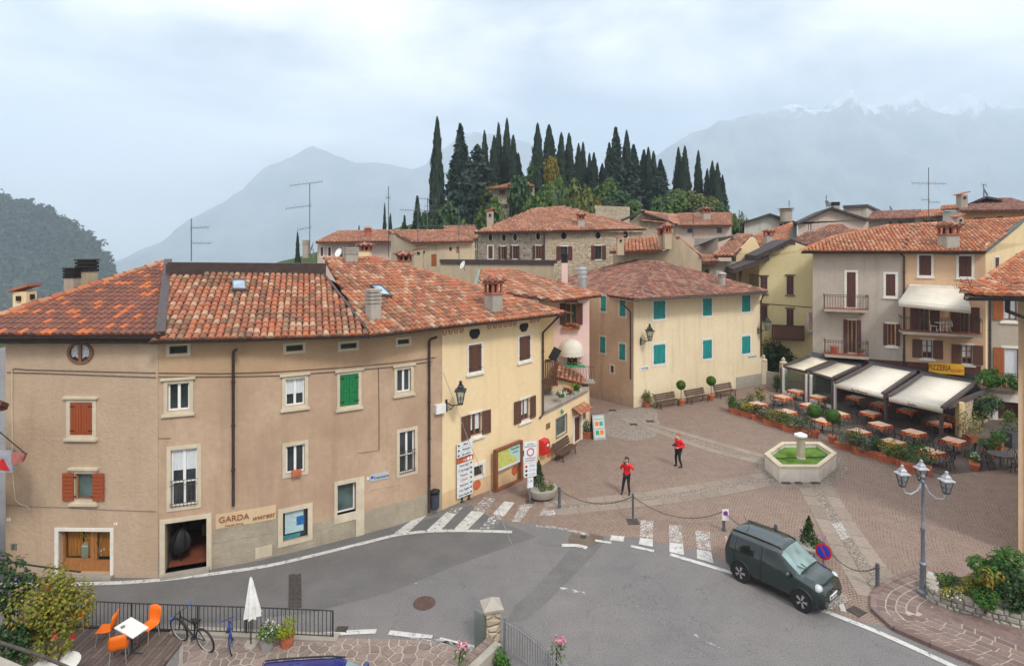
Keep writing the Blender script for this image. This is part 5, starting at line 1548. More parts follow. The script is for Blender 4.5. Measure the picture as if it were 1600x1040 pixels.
# pink balcony with railing at the right end, small tiled lean-to, wooden balcony
k=MB();z=fP.uz(905,592)[1];k.box(3.2,PK-.75,z-.12,x_r+.25,PK,z);bal=k.build('balcony',M['concrete'],hP)
k=MB()
for i in range(12):x=3.3+(x_r+.15-3.3)*i/11;k.tube([(x,PK-.7,z),(x+.06,PK-.78,z+.3),(x,PK-.7,z+.95)],.014,4)
k.tube([(3.2,PK-.7,z+.95),(x_r+.2,PK-.7,z+.95)],.02,5);k.build('railing',M['iron'],bal)
k=MB()
for i in range(3):k.cbox((3.5+i*.45,PK-.62,z+.95),.4,.2,.16)
k.build('flower_trough',M['signgreen'],bal)
add_foliage('trough_plants',bal,'olive',(3.9-0,PK-.62,z+1.1),(.8,.2,.18),160,.1,53).location=-wl(bal)
zl=fP.uz(880,565)[1]
La=[D(862,588,34.2),D(910,600,34.0),D(914,590,35.9),D(866,565,35.9)]
La[2]=ppl(914,588,La[0],(La[1]-La[0]).cross(La[3]-La[0]).normalized());rl=roof_plane(La,.08,M['under'],hT,'lean_to_roof');tiles(hT,rl,La,'B',.24,.36,0,6)
k=MB();k.prism([Vector((La[0].x,34.4,ZT)),Vector((La[1].x,34.2,ZT)),Vector((La[1].x,34.2,La[1].z-.1)),Vector((La[0].x,34.4,La[0].z-.1))],(0,.2,0));k.build('low_wall',M['stC'],hT)
wb=D(846,590,33.0);k=MB()
zf=H+(HY-600)/FOC*33;zt_=H+(HY-566)/FOC*33
for i in range(9):x=1.72+i*.105;k.box(x,33.0,zf,x+.07,33.04,zt_)
k.box(1.7,32.98,zf-.1,2.7,34.5,zf);k.box(1.7,32.98,zt_,2.7,33.06,zt_+.06)
for i in range(9):y=33.0+i*.16;k.box(2.62,y,zf,2.66,y+.09,zt_)
k.box(2.6,33,zt_,2.7,34.5,zt_+.06);k.build('wooden_balcony',M['shutbrown'],hC)
k=MB();k.beam((1.95,33.3,zt_+.05),(2.55,33.3,zt_+.12),.4,.05);k.beam((2.35,33.3,zt_+.1),(2.72,33.35,zt_+.75),.05,.5);o=k.build('folding_chair',M['black']);tag(recentre(o),'black folding chair on the dark wooden balcony beside the pink house','chair')
# roof P
EP1,EP2=D(868,470.5,34.9),D(941,462,35.3)
zP=(EP1.z+EP2.z)/2;EP1=G(868,470.5,zP);EP2=G(941,462,zP)
RP=[EP1,EP2]+[ppl(x,y,*eave_plane(EP1,EP2,19)) for x,y in ((802,424),(752,424),(745,452))]
rP=roof_plane(RP,.10,M['under'],hP);tiles(hP,rP,RP,'B',.25,.40,300,seed=5)
ridge(rP,EP2,RP[2],'B',.3,.42,4,.03);ridge(rP,RP[2],RP[3],'B',.3,.42,5,.03)
k=MB();k.prism([EP1+Vector((0,.1,-.1)),EP2+Vector((-.1,.1,-.1)),EP2+Vector((-.1,1.5,-.1)),EP1+Vector((0,1.5,-.1))],(0,0,.05));k.build('soffit',M['eave'],hP)
k=MB();k.beam(RP[3]+Vector((-.1,0,.1)),RP[4]+Vector((-.1,0,.1)),.14,.14);k.build('verge_flashing',paint('copper_green',(.16,.24,.22),.5,.3,5),rP)
k=MB();k.prism([EP2,RP[2],RP[3],RP[3]+Vector((3,6,-1.9)),EP2+Vector((-.5,4,0))],(0,0,-.1));k.build('roof_back',M['under'],hP)
chimney(hP,D(882,432,40.2),.42,1.6,'dark',wallmat='stPink')
chimney(hP,D(910,447,39.6),.62,1.35,'vent')
# ---------------------------------------------- house E: cream house with teal shutters
hE=thing('house','cream corner house with teal shutters behind two benches on the square','house',(15,48,0))
E1,E2,E3=G(922,620),G(990,637),G(1190,600)
fE2=Facade([tuple(E1[:2]),tuple(E2[:2])],7.98);fE=Facade([tuple(E2[:2]),tuple(E3[:2])],7.98)
for r in ((1021,470,1039,498),(1098,466,1112,493),(1159,461,1172,487),(1021,538,1039,568),(1098,531,1112,560),(1159,525,1172,552)):
    window(fE,hE,r,trim=.17,shut='closed',shutmat='shutteal',sill=False)
for r in ((939,462,947,486),(968.5,467,977.5,494),(938,526,946,551),(968,537,977,562)):
    window(fE2,hE,r,trim=.12,trimmat='trim',shut='closed',shutmat='shutteal',sill=False)
window(fE2,hE,(954,571,959,582),trim=.1,trimmat='trim',frame='iron',nu=1,sill=False)
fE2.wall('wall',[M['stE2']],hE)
fE.wall('wall',[M['stE']],hE)
k=MB();ua=fE.uz(1150,600)[0];fE.box(k,ua,fE.L[-1],0,.95,-.01,.02);k.build('stone_plinth',M['concrete'],hE)
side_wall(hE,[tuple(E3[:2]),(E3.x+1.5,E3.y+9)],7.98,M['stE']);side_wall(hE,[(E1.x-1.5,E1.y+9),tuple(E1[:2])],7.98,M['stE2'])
zE=8.02
A1,A2,A3=G(930,458.5,zE),G(990,468,zE),G(1199,456,zE)
Pn_r=eave_plane(A2,A3,17);apx=ppl(1024,410,*Pn_r)
RE=[A2,A3,ppl(1045,414,*Pn_r),apx]
rE=roof_plane(RE,.12,M['under'],hE);tiles(hE,rE,RE,'E',.27,.42,0,seed=6)
nL=(A2-A1).cross(apx-A1).normalized()
REl=[A1,A2,apx,ppl(985,408,A1,nL),ppl(868,441,A1,nL)]
rE2=roof_plane(REl,.12,M['under'],hE);tiles(hE,rE2,REl,'E',.27,.42,0,seed=7)
ridge(rE,A2,apx,'E',.32,.42,3,.04);ridge(rE,A3,RE[2],'E',.32,.42,4,.04);ridge(rE,apx,RE[2],'E',.32,.42,5,.04);ridge(rE2,apx,REl[3],'E',.32,.42,6,.04);ridge(rE2,REl[3],REl[4],'E',.32,.42,7,.04)
k=MB();k.prism([A2+Vector((0,0,-.16)),A3+Vector((0,0,-.16)),A3+Vector((.3,1.2,-.16)),A2+Vector((0,1.5,-.16))],(0,0,.05));k.prism([A1+Vector((0,0,-.16)),A2+Vector((0,0,-.17)),A2+Vector((.8,1.0,-.17)),A1+Vector((.8,1,-.17))],(0,0,.05));k.build('soffit',M['concrete'],hE)
k=MB();k.prism([A3,RE[2],RE[2]+Vector((3,8,-2)),A3+Vector((2,8,0))],(0,0,-.12));k.build('roof_back',M['under'],hE)
dE=(A3-A2).normalized();nE=Vector((dE.y,-dE.x,0));gutter(A2+nE*.08,A3+nE*.08,hE,.07,'greymetal')
p0=E2;downpipe([A2+Vector((-.9,.35,-.15)),p0+Vector((-.25,-.1,7.0)),p0+Vector((-.25,-.1,2.1))],hE,.06)
p0=E3;downpipe([A3+Vector((-.2,.1,-.15)),p0+Vector((-.1,-.15,7.2)),p0+Vector((-.1,-.15,2.4))],hE,.06)
chimney(rE,ppl(1128,447,*Pn_r),.55,1.15,'pipe',wallmat='concrete')
for px,py,s_ in ((1007,575,'VIA ROMA'),(1175,557,'P.zza MARCONI')):
    u,z=fE.uz(px,py);k=MB();w_=.45 if px<1100 else .35;fE.box(k,u-w_,u+w_,z-.13,z+.13,0,.03);pl_=k.build('street_plate',M['signwhite'],hE);text_on(fE,s_,px,py,.13,M['letter'],pl_,.034,squeeze=.8)
# ============================================================ houses on the right and the village behind
def XY(px,Y):return ((px-CX)/FOC*Y,Y)
def zat(py,Y):return H+(HY-py)/FOC*Y
def gable(par,f,pxs,mat,name='gable',th=.2):
    """upper wall piece above a facade, outline given in photo pixels on the facade's plane"""
    pts=[]
    for x,y in pxs:
        u,z=f.uz(x,y);pts.append(f.pt(u,z,0))
    k=MB();k.prism(pts,f.nrm(.01)*-th);return k.build(name,M[mat],par)
def slab_roof(par,pts,kind=None,th=.16,under='under',single=0,seed=1,w=.3,l=.45,name='roof',rd=()):
    r=roof_plane(pts,th,M[under],par,name)
    if kind:tiles(par,r,pts,kind,w,l,single,seed)
    for a,b in rd:ridge(r,pts[a],pts[b],kind,w*1.2,l,seed+1,.04)
    return r
# ---------------------------------------------- H and I: restaurant houses
hH=thing('house','tall grey plaster house with two iron balconies above the restaurant awnings','house',(27,46,0))
hI=thing('house','tall apricot house with a large white balcony awning above the pizzeria','house',(32,43,0))
fH=Facade([XY(1270,46),XY(1410,43.5)],11.32);fI=Facade([XY(1410,43.5),XY(1540,41.5)],11.32)
wd,rd1=window(fH,hH,(1323,425,1337,480),trim=.16,shut='closed',shutmat='shutdark',shutstyle='louver',sill=False,hinges=False)
window(fH,hH,(1384,428,1399,462),trim=.16,shut='closed',shutmat='shutdark',shutstyle='louver',hinges=False)
window(fH,hH,(1325,500,1338,551),trim=.1,frame='wood',nu=1,shut='open',shutmat='shutdark',sill=False,hinges=False)
window(fH,hH,(1387,506,1399,539),trim=.16,frame='wood',nu=1,shut='open',shutmat='shutdark',hinges=False)
fH.wall('wall',[M['stH']],hH)
def balcony(f,par,px0,px1,ys,yr,o,nb=16,name='balcony',posts=True):
    u0,u1=f.uz(px0,ys,o)[0],f.uz(px1,ys,o)[0];z=f.uz((px0+px1)/2,ys,o)[1];zt=f.uz((px0+px1)/2,yr,o)[1]
    k=MB();f.box(k,u0,u1,z-.18,z,0,o);b=k.build(name,M['concrete'],par)
    k=MB();f.box(k,u0+.05,u1-.05,z,z+.02,.02,o-.04);k.build('floor_tiles',M['terra'],b)
    k=MB()
    for zz in (zt,zt-.14,z+.12):
        k.tube([f.pt(u0+.03,zz,.02),f.pt(u0+.03,zz,o-.05),f.pt(u1-.03,zz,o-.05),f.pt(u1-.03,zz,.02)],.022,5)
    for i in range(nb+1):u=u0+.03+(u1-u0-.06)*i/nb;k.tube([f.pt(u,z,o-.05),f.pt(u,zt,o-.05)],.016,4)
    for q in (.33,.66):
        for u in (u0+.03,u1-.03):k.tube([f.pt(u,z,o*q),f.pt(u,zt,o*q)],.016,4)
    k.build('railing',M['iron'],b)
    for u in (u0+.35,u1-.35):
        k=MB();k.prism([f.pt(u-.07,z-.18,0),f.pt(u-.07,z-.18,o*.8),f.pt(u-.07,z-.45,0)],f.tan(u)*.14);k.build('bracket',M['concrete'],b)
    return b,(u0,u1,z,zt)
balcony(fH,hH,1288,1358,484,461,1.15);b2,r2=balcony(fH,hH,1289,1358,556,533,1.2)
u=r2[0]+.7;c=fH.pt(u,r2[2]+.02,.5);k=MB();k.lathe([(.2,0),(.27,.5),(.3,.5),(.3,.58),(.26,.56)],c,12);o=k.build('plant_pot',M['terra'],smooth=40);tag(recentre(o),'large terracotta pot on the lower balcony of the grey house','plant pot')
c=fH.pt(r2[1]-.5,r2[2]+.02,.8);po=thing('potted_plant','small potted plant at the right end of the lower grey balcony','potted plant',c);MB().lathe([(.14,0),(.2,.28)],(0,0,0),10).build('pot',M['terra'],po,local=1);add_foliage('leaves',po,'olive',(0,0,.42),(.3,.3,.25),140,.1,3)
for rc in ((1436,399,1455,430),(1498,400,1518,432)):window(fI,hI,rc,trim=.15,shut='closed',shutmat='shutdark',shutstyle='vplank',hinges=False)
for rc in ((1441,531,1457,559),(1503,539,1519,568)):window(fI,hI,rc,trim=.15,frame='woodframe',nu=1,nz=2,shut='open',shutmat='shutbrown',shutstyle='vplank',side=.62,curtain=(.3,'curtain'),hinges=False)
for rc in ((1437,478,1452,519),(1501,480,1514,522)):window(fI,hI,rc,trim=.12,frame='woodframe',nu=1,nz=1,shut='open',shutmat='shutdark',side=.6,sill=False,hinges=False)
fI.wall('wall',[M['stI']],hI)
b3,r3=balcony(fI,hI,1411,1536,521,497,1.5,26)
# white wrought iron chairs and table on the balcony
def garden_chair(P,rz,lab):
    t=thing('garden_chair',lab,'chair',P,'white iron balcony chairs',rz)
    MB().lathe([(.22,.42),(.22,.45)],(0,0,0),10).build('seat',M['white'],t,local=1)
    k=MB()
    for a in range(9):q=math.pi*a/8;k.tube([(math.cos(q)*.2,.2,.45),(math.cos(q)*.22,.24,.45+.5*math.sin(q)+.02)],.014,4)
    k.tube([(math.cos(math.pi*a/12)*.23,.23,.45+.52*math.sin(math.pi*a/12)) for a in range(13)],.02,4);k.build('backrest',M['white'],t,local=1)
    for x in (-1,1):
        for y in (-1,1):MB().tube([(x*.15,y*.15,.43),(x*.2,y*.2,0)],.016,4).build('leg',M['white'],t,local=1)
garden_chair(fI.pt(fI.uz(1459,513,.8)[0],r3[2]+.02,.75),1.0,'white iron chair left of the small table on the apricot balcony');garden_chair(fI.pt(fI.uz(1480,513,.8)[0],r3[2]+.02,.75),-1.4,'white iron chair right of the small table on the apricot balcony')
t=thing('garden_table','small round white iron table between two chairs on the apricot balcony','table',fI.pt(fI.uz(1469,513,.8)[0],r3[2]+.02,.8));MB().lathe([(.36,.68),(.36,.71)],(0,0,0),14).build('tabletop',M['white'],t,local=1)
k=MB();k.tube([(0,0,.68),(0,0,.2)],.03,6)
for i in range(3):a=i*2.1;k.tube([(0,0,.25),(math.cos(a)*.3,math.sin(a)*.3,0)],.02,4)
k.build('pedestal',M['white'],t,local=1)
# balcony awning
def awning(par,q,val,mat,name='awning',back=.06,txt=None):
    """q = back-left, back-right, front-right, front-left"""
    q=[Vector(v) for v in q];k=MB();n=8;vs=[]
    for j in range(n+1):
        for i in range(2):
            a=q[0].lerp(q[3],j/n);b=q[1].lerp(q[2],j/n);p=a if i==0 else b
            vs.append(p-Vector((0,0,.06*math.sin(math.pi*j/n))))
    k.add(vs,[(2*j,2*j+1,2*j+3,2*j+2) for j in range(n)])
    if val:k.poly([q[3],q[2],q[2]-Vector((0,0,val)),q[3]-Vector((0,0,val))])
    o=k.build(name,M[mat],par,smooth=30)
    m_=o.modifiers.new('thickness','SOLIDIFY');m_.thickness=.02
    return o
bl,br=fI.pt(fI.uz(1420,446)[0],zat(446,43.2),.05),fI.pt(fI.uz(1507,449)[0],zat(449,42.1),.05)
aI=awning(hI,[bl,br,D(1517,481,39.6),D(1404,470,41.6)],.40,'awnwhite')
k=MB();k.tube([bl,br],.09,8);k.build('awning_cassette',M['awnwhite'],aI)
# corner side of I going back, right of the gutter
fI2=Facade([XY(1540,41.5),XY(1640,50)],9.0)
window(fI2,hI,(1554.5,402,1560.5,420),trim=.12,shut='closed',shutmat='shutdark',hinges=False)
fI2.ztop=zat(380,43.5);fI2.wall('wall',[M['stPale']],hI)
gable(hI,fI2,[(1540,397),(1604,381),(1604,345)],'stPale','gable_wall')
# roofs of H and I
zz=11.36
EH1,EH2,EH3=D(1252,390.5,45.7),D(1411,393.5,42.9),D(1539,397.5,40.9)
for v in (EH1,EH2,EH3):v.z=zz
PH=eave_plane(EH1,EH3,19)
RH=[EH1,EH2]+[ppl(x,y,*PH) for x,y in ((1428,352),(1388,354),(1300,372))]
slab_roof(hH,RH,'R',seed=8,w=.27,l=.42,rd=((3,4),(4,0),(2,3)))
RI=[EH2,EH3]+[ppl(x,y,*PH) for x,y in ((1602,342),(1428,352))]
rI=slab_roof(hI,RI,'R',seed=9,w=.27,l=.42,rd=((2,3),))
k=MB();k.beam(RI[1],RI[2],.16,.22);k.build('verge_flashing',paint('verge_green',(.09,.12,.12),.5,.3,4),rI)
dH=(EH3-EH1).normalized();nH=Vector((dH.y,-dH.x,0))
gutter(EH1+nH*.08,EH3+nH*.08,hI,.08)
p=pipe_on(fI,1412,405,590,hI,.12);downpipe([p[0]+Vector((-.9,-.5,.7)),p[0]+Vector((0,0,.2)),p[0],p[1]],hI,.07)
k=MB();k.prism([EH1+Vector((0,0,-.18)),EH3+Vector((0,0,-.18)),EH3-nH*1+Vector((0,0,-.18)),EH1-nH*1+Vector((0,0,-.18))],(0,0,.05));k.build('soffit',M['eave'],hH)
chimney(rI,ppl(1482,386,*PH),.95,2.0,'brick')
chimney(rI,ppl(1497,358,*PH),.5,1.2,'house',wallmat='stgrey')
# ---------------------------------------------- pizzeria: dark roof, awnings, posts
hZ=thing('restaurant_pergola','dark framed restaurant pergola with four cream awnings in front of the grey and apricot houses','pergola',(24,39,0))
W0,W1,W2=D(1266,549,45.8),D(1410,571,43.2),D(1532,596,41.3)
T={'a':(G(1225,572,2.1),G(1260,580,2.1),D(1301,564,44.6),D(1265,557,45.6)),'b':(G(1267,581,2.1),G(1303,591,2.1),D(1344,572,43.4),D(1306,566,44.4)),
     'c':(G(1306,599,2.15),G(1380,616,2.15),D(1429,582,40.2),D(1362,570,42.2)),'d':(G(1389,620,2.15),G(1473,638,2.15),D(1524,599,37.6),D(1440,586,39.8))}
for q,v in (('a',0),('b',0),('c',.28),('d',.28)):
    fl,fr,brr,bll=T[q];aw=awning(hZ,[bll,brr,fr,fl],v,'awning' if v==0 else 'awnwhite','awning_fabric')
    if v:dd=(fr-fl).normalized();text_at('Bar Pizzeria' if q=='c' else 'Italia',fl.lerp(fr,.52 if q=='c' else .45)+Vector((dd.y,-dd.x,0))*.03-Vector((0,0,.15)),dd,(0,0,1),.17,M['letter'],aw,1.0)
k=MB()
for a,b in (('a',0),('b',0),('c',0),('d',0)):
    fl,fr,brr,bll=T[a]
    for p,q in ((fl,bll),(fr,brr)):k.beam(p+Vector((0,0,.05)),q+Vector((0,0,.05)),.22,.16)
    if a in 'ab':k.beam(fl+Vector((0,0,-.06)),fr+Vector((0,0,-.06)),.14,.18)
k.build('frame',M['awnframe'],hZ)
k=MB()
for a,nx_,w0,w1 in (('a','b',0,.26),('b','c',.26,.52),('c','d',0,0),('d',None,0,0)):
    fl,fr,brr,bll=T[a]
    wa={'a':W0,'b':W0.lerp(W1,.3),'c':W0.lerp(W1,.62),'d':W1.lerp(W2,.22)}[a];wb_={'a':W0.lerp(W1,.3),'b':W0.lerp(W1,.62),'c':W1.lerp(W2,.22),'d':W2}[a]
    k.prism([bll+Vector((0,0,.03)),brr+Vector((0,0,.03)),wb_,wa],(0,0,-.1))
k.build('flat_roof',M['flatroof'],hZ)
posts=[G(1224,615),G(1260,627),G(1267,628),G(1305,641)]
for i,p in enumerate(posts):
    k=MB();k.cbox((p.x,p.y,1.03),.15,.15,2.06,.35)
    po=k.build('post',M['white'],hZ);k=MB();k.cbox((p.x-.12,p.y+.1,1.03),.14,.14,2.05,.35);k.build('dark_profile',M['awnframe'],po)
for a,b in ((0,1),(2,3)):
    p,q=posts[a],posts[b];k=MB();k.beam(p+Vector((0,0,.16)),q+Vector((0,0,.16)),.10,.22);k.build('sill_rail',M['white'],hZ)
    k=MB();k.prism([p+Vector((0,0,.28)),q+Vector((0,0,.28)),q+Vector((0,0,2.0)),p+Vector((0,0,2.0))],(.02,.01,0));k.build('glass_screen',M['clear'],hZ)
pm=G(1383,663);k=MB();fr=T['c'][1];k.cbox((fr.x+.1,fr.y-.1,1.05),.14,.14,2.1);fr=T['d'][1];k.cbox((fr.x+.15,fr.y+.3,1.05),.16,.16,2.1);k.build('dark_post',M['awnframe'],hZ)
c0=G(1500,681);k=MB();k.cbox((c0.x,c0.y,1.05),.34,.34,2.1);k.build('pillar',M['stPale'],hZ)
fZ=Facade([(c0.x+.1,c0.y+.2),XY(1562,39)],1.9);fZ.wall('side_wall',[M['stbeige']],hZ)
k=MB();k.beam(T['d'][1]+Vector((.9,.8,-.12)),Vector((XY(1562,38.6)[0],38.6,2.2)),.12,.3);k.build('side_beam',M['awnframe'],hZ)
for f,a,b in ((fH,.2,fH.L[-1]),(fI,0,fI.L[-1]-.3)):  # dark fronts with panes, added to deepen the shade under the awnings
    k=MB();f.box(k,a,b,0,2.9,.02,.08);w_=k.build('added_wooden_front',M['shutdark'],hZ);n_=5
    for i in range(n_):k=MB();u=a+(b-a)*(i+.5)/n_;f.box(k,u-.5,u+.5,.7,2.3,.08,.10);k.build('pane',M['glass'],w_)
# pizzeria sign
u0,u1,z0,z1=fI.rect(1449,569,1504,580);k=MB();fI.box(k,u0,u1,z0-.12,z1+.12,.25,.35);s_=tag(k.build('shop_sign',M['yellow']),'yellow pizzeria sign board on the apricot wall above the awnings','sign')
text_on(fI,'PIZZERIA',1466,573,.42,M['letterbrown'],s_,.355,squeeze=.6,bold=.012);text_on(fI,'ander',1493,577,.36,M['letterred'],s_,.355,squeeze=.62,shear=.3)
recentre_kids=None
# ---------------------------------------------- G: lemon gable house
hG=thing('house','lemon yellow gabled house with dark overhanging eaves between the cream house and the grey house','house',(24,52,0))
YG=50.5
fG=Facade([XY(1186,YG),XY(1272,49.0)],zat(400,YG))
for rc in ((1188,432,1199,459),(1229,431,1240,460),(1188,477,1199,500),(1229,483,1240,515)):window(fG,hG,rc,trim=.05,trimmat='trim',shut='closed',shutmat='shutdark',shutstyle='louver',hinges=False,lintel=True,sillmat='trunk')
fG.wall('wall',[M['stG']],hG)
gable(hG,fG,[(1186,400.5),(1271,400.5),(1271,389),(1238,377),(1186,403)],'stG','gable_wall')
ap,le,re=D(1236,373,YG-1),D(1182,399,YG-1),D(1268,385,YG-1);bk=Vector((2.5,9,0))
for a,b in ((ap,le),(ap,re)):
    k=MB();k.prism([a,b,b+bk,a+bk],(0,0,-.42));k.build('roof',M['eave'],hG)
k=MB()
for f_ in (.25,.55,.8):p=ap.lerp(le,f_);k.beam(p+Vector((0,-.1,-.35)),p+Vector((.3,1.2,-.35)),.18,.2)
k.build('rafter',M['eave'],hG)
p1,p2=D(1146,420,YG-1),D(1202,400,YG-1);k=MB();k.prism([p1,p2,p2+bk,p1+bk],(0,0,-.4));k.build('porch_roof',M['eave'],hG)
fG2=Facade([XY(1170,YG+3),XY(1187,YG+1)],zat(428,YG+2));fG2.wall('wall',[M['stG']],hG)
k=MB();q=D(1157,420,YG);k.beam((q.x,q.y,6.0),(q.x,q.y,q.z),.16,.16);k.build('porch_post',M['eave'],hG)
u0,u1,z0,z1=fG.rect(1206,507,1254,526);k=MB();fG.box(k,u0,u1,z0-.15,z0,0,1.1);bb=k.build('balcony',M['eave'],hG)
for i in range(16):
    u=u0+(u1-u0)*(i+.5)/16;k=MB();fG.box(k,u-.1,u+.1,z0,z1,1.02,1.07);k.build('slat',M['shutbrown'],bb)
k=MB();fG.box(k,u0-.03,u1+.03,z1,z1+.08,1.0,1.12);fG.box(k,u0,u0+.06,z0,z1,.0,1.05);fG.box(k,u1-.06,u1,z0,z1,0,1.05);k.build('handrail',M['eave'],bb)
wire_on(fG,[(1190,474),(1230,477),(1268,480)],hG,.03,'iron')
# vertical shop sign
u0,u1,z0,z1=fH.rect(1261.5,488,1268.5,518);a=fG.pt(fG.uz(1265,503)[0],0,.25);zc0,zc1=zat(518.5,a.y),zat(487.5,a.y)
k=MB();k.box(a.x-.24,a.y-.06,zc0,a.x+.24,a.y+.06,zc1);s_=tag(k.build('shop_sign',M['signwhite']),'narrow vertical white shop sign with red letters beside the grey house','sign')
text_at('CONAD',(a.x+.02,a.y-.065,zc0+(zc1-zc0)*.62),(0,0,1),(-1,0,0),.27,M['letterred'],s_,.92,bold=.014)
k=MB();c=Vector((a.x,a.y-.07,zc0+.36));k.prism([c+Vector((math.cos(t)*.15,0,math.sin(t)*.15)) for t in [i*math.pi/6 for i in range(12)]],(0,.02,0));k.build('emblem',M['yellow'],s_)
# garden wall with pillars left of the pergola
gw=thing('garden_wall','low stone garden wall with pale pillar tops between the cream house and the pergola','wall',(21.5,48,0));k=MB();a,b=E3+Vector((.15,.2,0)),Vector((XY(1224,47.2)[0],47.2,0));b2_=b
k.prism([a,b,b+Vector((0,0,1.1)),a+Vector((0,0,1.1))],(.1,.3,0));k.build('wall',M['concrete'],gw)
for p in (a+Vector((.1,0,0)),b):k=MB();k.cbox(p+Vector((0,0,1.0)),.45,.45,2.0);k.lathe([(.3,2.0),(.3,2.1),(.12,2.2),(.16,2.35),(.02,2.5)],p,10);k.build('pillar',M['trim'],gw)
# ---------------------------------------------- J: grey-beige house at the right
hJ=thing('house','grey-beige house at the right with orange shutters and a plant filled balcony','house',(33,38,0))
fJ=Facade([XY(1543,38.3),XY(1640,37)],zat(448,38))
window(fJ,hJ,(1568,466,1589,500),trim=.16,frame='woodframe',nu=1,shut='open',shutmat='shutorange',shutstyle='vplank',side=.55,curtain=(.06,'curtain'),hinges=False)
window(fJ,hJ,(1569,544,1592,590),trim=.16,frame='woodframe',nu=0,shut='open',shutmat='shutorange',shutstyle='vplank',side=.55,curtain=(.02,'curtain'),sill=False,hinges=False)
u0,u1,z0,z1=fJ.rect(1559,628,1598,664);fJ.hole(u0,u1,.02,z1,.5);k=MB();fJ.box(k,u0,u1,.02,z1,-.48,-.44);dr=k.build('garage_door',M['shutdark'],hJ)
for i in range(9):k=MB();zz_=.1+i*(z1-.1)/9;fJ.box(k,u0,u1,zz_,zz_+(z1-.1)/9-.05,-.44,-.40);k.build('slat',M['shutdark'],dr)
k=MB();fJ.box(k,u0-.5,u0,0,z1+.5,-.01,.05);fJ.box(k,u1,u1+.3,0,z1+.5,-.01,.05);fJ.box(k,u0,u1,z1,z1+.5,-.01,.049);k.build('surround',M['trimw'],dr)
fJ.wall('wall',[M['stJ']],hJ)
p=pipe_on(fJ,1546,455,665,hJ,.1);downpipe(p,hJ,.07)
bJ,rJ=balcony(fJ,hJ,1532,1604,606,583,1.0,18)
RJ=[D(1530,441,37.2),D(1640,438,36.4)] ;RJ[1].z=RJ[0].z;PJ=eave_plane(RJ[0],RJ[1],24)
slab_roof(hJ,RJ+[ppl(x,y,*PJ) for x,y in ((1640,372),(1604,393))],'R',seed=12,w=.27,l=.4,rd=((3,0),));gutter(RJ[0],RJ[1],hJ,.09)
# ---------------------------------------------- K: the near house at the right edge
hK=thing('house','corner of a near tan house at the right edge with overhanging tiles and dark gutter','house',(19.5,21.5,0))
KX,KY=G(1591,866).x,G(1591,866).y
zk=zat(463,19.6)
fK=Facade([(KX,KY),(KX+9,KY-1.0)],zk-.1);fK.wall('wall',[M['stK']],hK)
fK2=Facade([(KX+9.5,KY+9.5),(KX,KY)],zk-.1);fK2.wall('wall',[M['stK']],hK)
KA,KB=D(1506,459,19.6),Vector((24.5,18.6,zk))
KA.z=zk;upk=Vector((.10,.97,.20))*2.7
RK=[KA,KB,KB+upk,KA+Vector((3.6,0,0))*.35+upk*.62]
rK=roof_plane(RK,.12,M['under'],hK);tiles(hK,rK,RK,'R',.30,.45,300,seed=14,jit=1.5,wob=.02)
ridge(rK,RK[0]+Vector((.1,.1,.02)),RK[3],'R',.32,.45,3,.05)
gutter(KA+Vector((0,-.12,0)),KB+Vector((0,-.12,0)),hK,.12,'darkmetal');k=MB();k.prism([KA+Vector((.1,.05,-.15)),KB+Vector((0,.05,-.15)),KB+Vector((0,3,-.15)),KA+Vector((2.3,2.2,-.15))],(0,0,.06));k.build('soffit',M['eave'],hK)
pk=KA+Vector((1.5,-.02,-.15));downpipe([pk,pk+Vector((0,.02,-.35)),Vector((KX+.35,KY-.25,pk.z-.9)),Vector((KX+.35,KY-.2,0))],hK,.07,'darkmetal')
mb=MB()
rng=random.Random(4)
for i in range(26):p=KA+Vector((rng.uniform(-.05,2.2),rng.uniform(-.1,.9),0));p.z=zk+(p.y-KA.y)*.36+.1;mb.tube([p,p+Vector((rng.gauss(0,.10),rng.gauss(0,.05),rng.uniform(.1,.32)))],.008,3)
mb.build('roof_twigs',M['trunk'],rK)['kind']='stuff'
# ============================================================ village houses behind
def bg_house(label,loc,walls,roofs,wins=(),extra=None):
    h=thing('house',label,'house',loc);fs=[]
    for a,b,y,mat in walls:
        f=Facade([XY(*a),XY(*b)],max(zat(y,a[1]),.5));fs.append((f,mat))
    for i,rc,st in wins:
        kw=dict(trim=.12,sill=False,hinges=False,frame='woodframe');kw.update(st);window(fs[i][0],h,rc,**kw)
    for f,mat in fs:f.wall('wall',[M[mat]],h)
    rs=[]
    for pts,kind,sd in roofs:
        P=[D(*p) if len(p)==3 else None for p in pts];n=(P[1]-P[0]).cross(P[2]-P[0]).normalized()
        P=[p if p is not None else ppl(pts[i][0],pts[i][1],P[0],n) for i,p in enumerate(P)]
        rs.append(slab_roof(h,P,kind,seed=sd,w=.36,l=.5,rd=tuple((i,i+1) for i in range(2,len(P)-1))))
    return h,[f for f,m in fs],rs
CL=dict(shut='closed',shutmat='shutbrown',shutstyle='vplank');OP=dict(shut='open',shutmat='shutdark',shutstyle='vplank')
h1,f1,_=bg_house('low beige house with a pale tiled roof and three brown shutters behind the curved house',(-15,63,0),[((496,63),(612,63),378.5,'strose')],[([(493,378.5,62),(614,377.5,62),(603,361,70),(527,363)],'F',31)],[(0,(501,386,505,400),CL),(0,(513,386,517,400),CL),(0,(531,386,536,402),CL),(0,(556,385,560,400),CL)])
chimney(h1,D(575,376,65),.8,1.6,'pipe',wallmat='brick')
